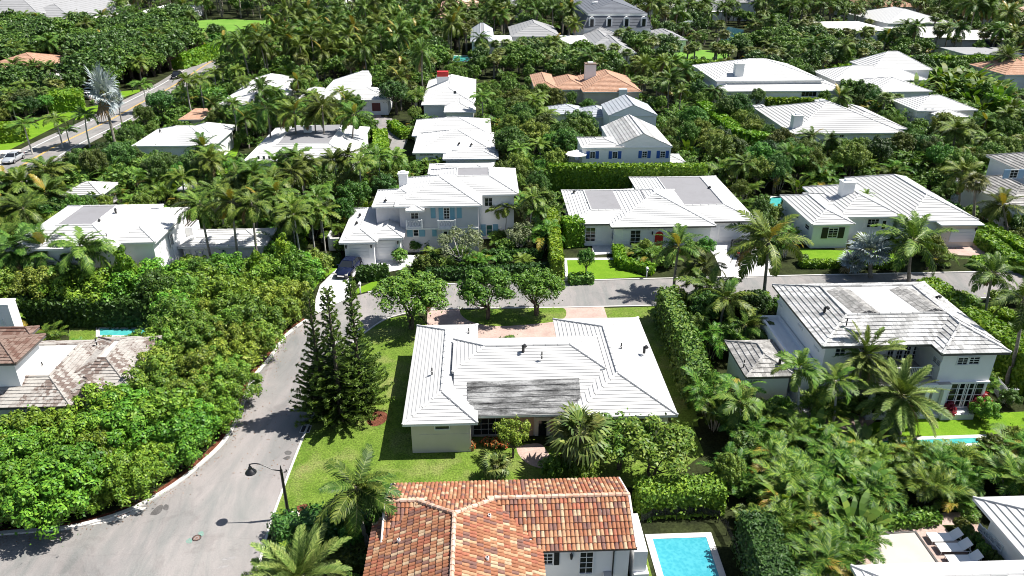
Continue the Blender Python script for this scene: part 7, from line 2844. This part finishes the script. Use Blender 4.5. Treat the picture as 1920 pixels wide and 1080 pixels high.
ZONES = [
    # name phrase, photograph polygon on the ground, spacing, min plants' room, mix [(kind, weight, hmin, hmax, crown)]
    ("before the left two-storey house", [(0, 560), (200, 530), (330, 515), (340, 640), (330, 640), (0, 610)], 2.3,
     [("kerb_shrub", 6, 3.6, 5.2, 1.0), ("broadleaf_tree", 1.5, 4.5, 5.6, 0.85)], 2.6),
    ("between the annex and the kerb shrubs", [(330, 510), (520, 500), (600, 545), (585, 600), (470, 610), (335, 640)], 2.3,
     [("kerb_shrub", 6, 3.2, 4.8, 1.0), ("broadleaf_tree", 1, 4.0, 5.2, 0.85)], 0.6),
    ("in the thicket right of the corner bungalow", [(1225, 560), (1330, 570), (1440, 590), (1400, 640), (1390, 715), (1500, 735), (1560, 800), (1440, 830), (1330, 850), (1290, 800), (1285, 690)], 2.2,
     [("palm_clump", 3, 3.2, 4.8, 0.9), ("broadleaf_tree", 2.2, 3.5, 5.0, 0.8), ("garden_shrub", 1.5, 2.0, 3.2, 1.0), ("slender_palm", 1.0, 4, 6, 1.1), ("dark_tree", 0.8, 3.4, 4.6, 0.6), ("coconut_palm", 0.5, 4.5, 6, 0.8), ("low_palm_clump", 0.6, 1.6, 2.4, 1.2)], 1.0),
    ("in the palm thicket left of the loungers", [(1290, 800), (1450, 800), (1610, 840), (1900, 842), (1960, 900), (1960, 960), (1800, 955), (1625, 985), (1640, 1100), (1470, 1110), (1400, 980), (1370, 900)], 2.0,
     [("palm_clump", 7, 3.0, 4.4, 0.95), ("low_palm_clump", 1, 1.8, 2.6, 1.2), ("banana_plant", 1.0, 2.6, 3.4, 1.0), ("garden_shrub", 0.5, 2.0, 3.0, 1.0)]),
    ("in the jungle between the annex and the central house", [(330, 400), (340, 365), (440, 325), (640, 312), (790, 330), (735, 380), (640, 470), (605, 540), (560, 560), (520, 510), (525, 450), (505, 425)], 2.6,
     [("palm_clump", 3, 3.4, 5.2, 1.0), ("slender_palm", 1.8, 6, 9, 1.3), ("dark_tree", 1.2, 4, 6, 0.7), ("broadleaf_tree", 1.0, 4, 6, 0.8), ("coconut_palm", 1.8, 6.5, 9.5, 0.8), ("garden_shrub", 1.0, 2.5, 4, 1.0), ("banana_plant", 0.4, 2.5, 3.5, 1.0)], 0.9),
    ("in the palms at the far left below the avenue", [(-40, 380), (110, 365), (120, 400), (100, 470), (120, 545), (-40, 560)], 2.6,
     [("coconut_palm", 2.5, 4, 6, 1.0), ("palm_clump", 3, 3.4, 5, 1.0), ("garden_shrub", 1, 2.5, 4, 1.0)], 1.6),
    ("in the leafy mass between avenue and left two-storey house", [(30, 350), (60, 320), (190, 295), (330, 290), (440, 320), (335, 365), (190, 375), (110, 385)], 2.6,
     [("dark_tree", 2, 4, 6.2, 0.75), ("garden_shrub", 2, 3, 4.6, 1.15), ("banana_plant", 1.4, 3, 4.2, 1.1), ("palm_clump", 1, 3, 4.5, 1.0)]),
    ("in the planting along the avenue's right kerb", [(190, 285), (230, 235), (300, 205), (400, 150), (445, 150), (430, 240), (380, 235), (300, 240), (260, 270)], 2.8,
     [("palm_clump", 3, 3.0, 4.6, 1.0), ("broadleaf_tree", 1.2, 3.5, 5.5, 0.8), ("garden_shrub", 1.6, 2.2, 3.6, 1.1), ("slender_palm", 0.7, 4, 7, 1.3)]),
    ("in the strip between the central house and the grey-panelled bungalow", [(960, 330), (1045, 325), (1050, 420), (1050, 500), (1020, 500), (985, 460), (975, 380)], 2.4,
     [("palm_clump", 3, 3.2, 5.0, 0.95), ("broadleaf_tree", 2, 4, 6, 0.75), ("slender_palm", 0.8, 5, 7, 1.1)]),
    ("in the belt behind the tall dark hedge and gabled house", [(925, 240), (1010, 190), (1090, 260), (1085, 305), (1030, 345), (960, 325), (935, 300)], 2.9,
     [("broadleaf_tree", 3, 4.5, 6.8, 0.95), ("palm_clump", 2.5, 3.6, 5.4, 1.0), ("slender_palm", 0.8, 5, 8, 1.2), ("shade_tree", 0.8, 4.5, 6.0, 0.9)]),
    ("in the jungle right of the gabled house", [(1265, 200), (1330, 200), (1420, 260), (1500, 270), (1690, 270), (1760, 320), (1640, 340), (1560, 360), (1430, 400), (1400, 390), (1330, 320), (1280, 310)], 2.7,
     [("palm_clump", 3.4, 3.6, 5.6, 1.05), ("broadleaf_tree", 1.8, 4.5, 6.5, 0.9), ("dark_tree", 0.7, 5, 6.5, 0.8), ("coconut_palm", 0.5, 5, 7, 0.8), ("banana_plant", 0.4, 3, 4, 1.0)]),
    ("in the tangle along the right edge beyond the ribbed bungalow", [(1690, 300), (1780, 260), (1960, 230), (1960, 480), (1860, 470), (1845, 420), (1800, 380)], 2.8,
     [("palm_clump", 2.4, 3.2, 5, 1.0), ("broadleaf_tree", 2, 4, 6, 0.85), ("coconut_palm", 0.8, 5, 7, 0.85), ("fan_palm", 0.8, 3, 5, 1.0), ("garden_shrub", 1, 2.2, 3.4, 1.1)]),
    ("in the dark grove of broad blades left of the small hip-roofed house", [(1700, 190), (1760, 160), (1880, 165), (1870, 235), (1800, 225), (1810, 200), (1740, 180)], 3.0,
     [("banana_plant", 4, 4.0, 6.5, 1.2), ("broadleaf_tree", 1, 4, 6, 0.9), ("palm_clump", 1, 4, 5.5, 1.0)]),
    ("in the woods left of the far avenue", [(-60, 60), (100, 50), (330, 40), (365, 70), (380, 105), (300, 150), (210, 180), (100, 170), (-60, 200)], 4.4,
     [("dark_tree", 4, 6, 9.5, 1.1), ("broadleaf_tree", 3, 6, 9, 1.1), ("coconut_palm", 1.2, 6, 9, 1.1), ("fan_palm", 0.6, 5, 7, 1.2)]),
    ("in the garden left of the avenue", [(-60, 170), (80, 180), (170, 180), (160, 200), (60, 240), (-60, 290)], 3.2,
     [("broadleaf_tree", 2, 3.5, 6, 0.9), ("dark_tree", 2, 4, 6.5, 0.8), ("fan_palm", 1, 3.5, 5.5, 1.1), ("garden_shrub", 2, 2.5, 4, 1.2), ("slender_palm", 0.6, 4, 6, 1.3)]),
    ("in the wooded belt north of the lane", [(380, 120), (450, 70), (560, 45), (700, 30), (830, 40), (880, 120), (800, 170), (790, 230), (730, 215), (700, 185), (640, 165), (560, 165), (430, 160)], 4.0,
     [("broadleaf_tree", 2, 5, 8, 1.0), ("dark_tree", 1.2, 5.5, 8.5, 0.95), ("coconut_palm", 3.2, 8, 13, 1.0), ("palm_clump", 2.4, 4, 6.5, 1.2), ("fan_palm", 1.6, 5, 8, 1.2), ("shade_tree", 0.6, 6, 8, 1.0)]),
    ("in the trees round the lane and its white roofs", [(430, 160), (560, 165), (740, 190), (790, 215), (930, 205), (930, 245), (770, 240), (765, 300), (690, 310), (470, 300), (400, 300), (400, 240)], 3.0,
     [("palm_clump", 2.4, 3.2, 5, 1.0), ("broadleaf_tree", 2, 4, 6.5, 0.85), ("garden_shrub", 1.4, 2, 3.4, 1.1), ("slender_palm", 0.8, 5, 8, 1.2), ("coconut_palm", 0.5, 5, 8, 0.9)]),
    ("in the fan palm belt before the far grey roofs", [(870, 80), (960, 85), (1110, 100), (1200, 80), (1450, 60), (1640, 60), (1660, 110), (1560, 150), (1340, 140), (1330, 190), (1250, 215), (1190, 185), (1000, 150), (900, 150)], 4.0,
     [("fan_palm", 4, 4, 7, 1.25), ("coconut_palm", 0.8, 6, 9, 1.0), ("broadleaf_tree", 2, 4.5, 7.5, 1.0), ("dark_tree", 1.2, 5, 7.5, 0.95), ("palm_clump", 0.8, 4, 6, 1.1)]),
    ("in the garden belt round the pyramid-roofed house", [(1340, 140), (1560, 120), (1720, 110), (1880, 120), (1900, 160), (1700, 190), (1680, 240), (1620, 215), (1540, 190), (1400, 215), (1330, 190)], 3.2,
     [("broadleaf_tree", 3, 4, 6.5, 0.9), ("palm_clump", 2, 3.5, 5.5, 1.1), ("fan_palm", 1.2, 3.5, 6, 1.1), ("dark_tree", 1.4, 4.5, 6.5, 0.85), ("garden_shrub", 1, 2.2, 3.4, 1.2)]),
]
DEFAULT = ("in the gardens of the far upper edge", None, 4.6,
           [("coconut_palm", 4.6, 8, 14, 1.1), ("fan_palm", 3.0, 5.5, 10, 1.3), ("broadleaf_tree", 1.4, 4.5, 7, 1.0), ("dark_tree", 1.0, 5, 8, 1.0), ("palm_clump", 1.2, 4, 6.5, 1.2)], 0.0)
NEARDEF = ("in the garden borders among the houses", None, 2.6,
           [("palm_clump", 2, 2.2, 4.2, 0.95), ("garden_shrub", 2.4, 1.6, 3.2, 1.0), ("broadleaf_tree", 1.4, 3.2, 5.0, 0.75), ("low_palm_clump", 1, 1.4, 2.2, 1.2), ("shrub", 1.5, 1.0, 1.8, 1.1)], 0.0)
NAMES = {"coconut_palm": "coconut palm", "slender_palm": "slender palm", "date_palm": "date palm", "fan_palm": "fan palm", "palm_clump": "clumping palm", "low_palm_clump": "low clumping palm",
         "banana_plant": "broad-bladed plant", "kerb_shrub": "leafy shrub", "garden_shrub": "leafy shrub", "fine_shrub": "leafy shrub", "broadleaf_tree": "green broadleaf tree", "dark_tree": "dark broadleaf tree",
         "shade_tree": "light green tree", "shrub": "small rounded shrub"}
ZP = [(z[0], z[1], z[2], z[3], z[4] if len(z) > 4 else 0.0) for z in ZONES]
hard = list(PLANTED)
grid = {}


def near_hard(x, y, f):
    for hx, hy, hr in hard:
        if (x - hx) ** 2 + (y - hy) ** 2 < (hr * f) ** 2:
            return True
    return False


cands = []
y = 24.0
while y < VIEW_MAX:
    half = 0.74 * math.hypot(y, 20) + 6
    x = -half
    px, py, zc = project((0, y, 0))
    base_step = max(2.1, 0.021 * y)
    while x < half:
        gx, gy = x + random.uniform(-0.4, 0.4) * base_step, y + random.uniform(-0.4, 0.4) * base_step
        x += base_step
        if in_poly(gx, gy, kz):
            continue
        px, py, zc = project((gx, gy, 0))
        if px < -150 or px > 2070 or py > 1250:
            continue
        zone = None
        for z in ZP:
            if in_poly(px, py, z[1]):
                zone = z
                break
        if zone is None:
            zone = DEFAULT if gy > 215 else NEARDEF
        # thin to the zone's own spacing
        if random.random() > (base_step / max(zone[2], base_step)) ** 2:
            continue
        cands.append((gx, gy, zone))
    y += base_step
plan = []
for gx, gy, zone in cands:
    if not ok_spot(gx, gy, 0.7):
        continue
    room, hs = room_behind(gx, gy, 13.0)
    d = math.hypot(gx, gy)
    hmax = CAM_H * room / (d + room) + ((0.7 if not hs else 1.3 if d < 100 else 2.2 if d < 150 else 4.2) if room < 13 else 99) + zone[4]
    top = lambda k: hmax + ((4.5 if d > 165 else 1.6) if hs and d > 100 and k in ("coconut_palm", "slender_palm", "fan_palm") else 0)
    picks = [(k, w, a, min(b, top(k)), c) for k, w, a, b, c in zone[3] if a <= top(k)]
    if picks:
        t = random.uniform(0, sum(p[1] for p in picks))
        for k, w, a, b, c in picks:
            t -= w
            if t <= 0:
                break
        hh = random.uniform(a, b)
    else:
        if hmax < 0.9:
            continue
        k, hh, c = random.choice(["shrub", "garden_shrub", "low_palm_clump"]), max(0.9, min(hmax, 2.2)), 1.0
    if near_hard(gx, gy, 0.45):
        if hh > 2.5:
            continue
    plan.append((k, gx, gy, hh, c * random.uniform(0.88, 1.14), zone[0]))
count = {}
NEWP = []
plan.sort(key=lambda p: p[2])
left = []
for k, gx, gy, hh, c, ph in plan:
    kk = OBJNAME.get(k, k)
    count[kk] = count.get(kk, 0) + 1
    if count[kk] > (185 if kk == "shrub" else 285):
        left.append((k, gx, gy, hh, c))
        continue
    NEWP.append((plant(k, (gx, gy, 0), NAMES[k] + " " + ph, NAMES[k] + "s " + ph, h=hh if not PROTO[k][0]["trunk_unit"] else hh * 0.85, crown=c, detail=None if gy < 62 else (1 if gy < 105 else 0)), k))
# what is left of each kind far away: one mass
if left:
    far = []
    for k, gx, gy, hh, c in left:
        v = PROTO[k][random.randrange(len(PROTO[k]))]
        me = v["joined"]
        far.append((me, gx, gy, hh / (v["H"] if not v["trunk_unit"] else v["H"] * 1.15), c))
    V_, F_, M_, MM = [], [], [], []
    off = 0
    for me, gx, gy, s, c in far:
        n = len(me.vertices)
        co = np.empty(n * 3, np.float32)
        me.vertices.foreach_get("co", co)
        co = co.reshape(-1, 3)
        a = random.uniform(0, 6.28)
        ca, sa = math.cos(a), math.sin(a)
        lt = np.empty(len(me.polygons), np.int32)
        ls = np.empty(len(me.polygons), np.int32)
        me.polygons.foreach_get("loop_total", lt)
        me.polygons.foreach_get("loop_start", ls)
        lv = np.empty(len(me.loops), np.int32)
        me.loops.foreach_get("vertex_index", lv)
        mi = np.empty(len(me.polygons), np.int32)
        me.polygons.foreach_get("material_index", mi)
        sel = np.where(lt == 4)[0]
        # far away a third of the leaves, drawn larger, is enough
        keep = sel[np.random.default_rng(int(gx * 10) % 9999).random(len(sel)) < 0.3]
        q = lv[ls[keep][:, None] + np.arange(4)]
        pts = co[q]
        cen = pts.mean(1, keepdims=True)
        pts = cen + (pts - cen) * 1.75
        X = pts.copy()
        X[..., 0] = (pts[..., 0] * ca - pts[..., 1] * sa) * s * c + gx
        X[..., 1] = (pts[..., 0] * sa + pts[..., 1] * ca) * s * c + gy
        X[..., 2] = np.maximum(pts[..., 2] * s, 0.02)
        names = [m.name for m in me.materials]
        loc = []
        for nme in names:
            if nme not in MM:
                MM.append(nme)
            loc.append(MM.index(nme))
        V_.append(X)
        M_.append(np.array(loc, np.int32)[mi[keep]])
    o = link("far_woodland", quads("far_woodland", np.concatenate(V_), MM, np.concatenate(M_)))
    tag(o, "far mass of palms and trees toward the top edge", None, None, "stuff")
print("PLANTS", len(plan), count, "left", len(left))


# ---------------------------------------------------------------- say which plant is which: rank beside the nearest landmark
MARKS = [("the street lamp", (542, 972)), ("the kerb storm drain", (218, 968)), ("the manhole cover", (369, 1009)), ("the three norfolk pines", (645, 780)), ("the square drain box", (572, 805)),
         ("the brown shingle house", (120, 765)), ("the narrow turquoise pool", (240, 625)), ("the leaning tree by the fan palm", (1215, 900)), ("the clay-tiled roof", (950, 1060)), ("the blue swimming pool", (1280, 1040)),
         ("the pool fence", (1360, 1000)), ("the sun loungers", (1780, 1030)), ("the wavy-eaved cottage", (1860, 990)), ("the grey-tiled balcony", (1720, 770)), ("the low tiled wing", (1440, 745)),
         ("the corner bungalow's right eave", (1275, 800)), ("the bungalow's leafy side hedge", (1290, 650)), ("the long bright hedge wall", (1840, 620)), ("the picket fence", (1880, 757)), ("the red front door", (1236, 458)),
         ("the black parked car", (1388, 474)), ("the block hedge", (1074, 470)), ("the blue sedan", (655, 512)), ("the white garage doors", (700, 480)), ("the balconettes", (820, 450)), ("the tall white chimney", (758, 400)),
         ("the aqua annex doors", (370, 490)), ("the left two-storey house", (220, 520)), ("the dark grey roof strip", (160, 450)), ("the low far-left roof", (50, 550)), ("the small tiled hut roof", (150, 380)),
         ("the silver avenue palm", (217, 275)), ("the silver car", (25, 303)), ("the terracotta terrace", (356, 232)), ("the avenue hip roof", (320, 285)), ("the flat-centred roof", (570, 320)), ("the dark red garage door", (705, 210)),
         ("the pair of white roofs", (480, 205)), ("the red chimney top", (840, 205)), ("the pygmy palm row", (870, 325)), ("the overlapping hips", (850, 300)), ("the blue shutters", (1180, 312)), ("the brick chimney", (1162, 240)),
         ("the salmon clay tiles", (1110, 185)), ("the tall dark hedge", (1180, 350)), ("the square white chimney", (1583, 410)), ("the black shutters", (1562, 455)), ("the cream garage", (1805, 456)), ("the red and white parasol", (1851, 370)),
         ("the blue-shuttered edge house", (1900, 370)), ("the small hip-roofed floor", (1760, 235)), ("the two-chimney roof", (1560, 265)), ("the pyramid roof", (1680, 165)), ("the grey-banded roof", (1440, 185)), ("the curving hedge", (1390, 260)),
         ("the orange roof at the edge", (1900, 150)), ("the navy panel", (1855, 100)), ("the slate mansard", (1135, 75)), ("the fan palm lawn", (1300, 105)), ("the far pond", (1378, 80)), ("the stepped grey roofs", (1150, 100)),
         ("the far grey hip roof", (1005, 82)), ("the bluish hipped roof", (905, 90)), ("the small pale pool", (866, 112)), ("the salmon villa", (860, 40)), ("the golf lawn", (430, 52)), ("the avenue bend", (400, 112)),
         ("the square avenue hedge", (120, 195)), ("the date palm grove", (130, 168)), ("the salmon flat roof", (40, 135)), ("the grey mansion", (60, 60)), ("the white compound", (260, 50)), ("the orange villa", (1635, 25)),
         ("the flat white villa", (1600, 70)), ("the pink roof", (1900, 50)), ("the grey gable annex", (1202, 25)), ("the curved terrace villa", (1310, 35)), ("the top left corner", (20, 20)), ("the upper right corner", (1900, 15))]
MK = [(n, P(x, y)) for n, (x, y) in MARKS]
ORD = ["nearest", "second nearest", "third nearest", "fourth nearest", "fifth nearest", "sixth nearest", "seventh nearest", "eighth nearest", "ninth nearest", "tenth nearest"] + [w + " nearest" for w in ("eleventh twelfth thirteenth fourteenth fifteenth sixteenth seventeenth eighteenth nineteenth twentieth twenty-first twenty-second twenty-third twenty-fourth twenty-fifth twenty-sixth twenty-seventh twenty-eighth twenty-ninth thirtieth thirty-first thirty-second thirty-third thirty-fourth thirty-fifth".split())]


def rank_labels(items, nounof):
    byk = {}
    for o, k in items:
        g = o.location
        d, n, m = min(((g - m).length, n, m) for n, m in MK)
        ax, ay, _ = project(m)
        bx, by, _ = project((g.x, g.y, 1.0))
        dx, dy = bx - ax, (by - ay) * 1.6
        side = ("to the right" if dx > 0 else "to the left") if abs(dx) > abs(dy) else ("on the camera side" if dy > 0 else "behind it")
        byk.setdefault((nounof(o, k), n, side), []).append((d, o))
    for (noun, n, side), l in byk.items():
        l.sort(key=lambda t: t[0])
        for i, (d, o) in enumerate(l):
            if i < len(ORD):
                o["label"] = f"{ORD[i]} {noun} to {n}, {side}"
            else:
                o["label"] = f"{noun} farther from {n}, {side}"


rank_labels(NEWP, lambda o, k: NAMES[k])
rank_labels(KP, lambda o, k: "big-leaved kerb shrub" if k == "big" else "fine-leaved kerb shrub")
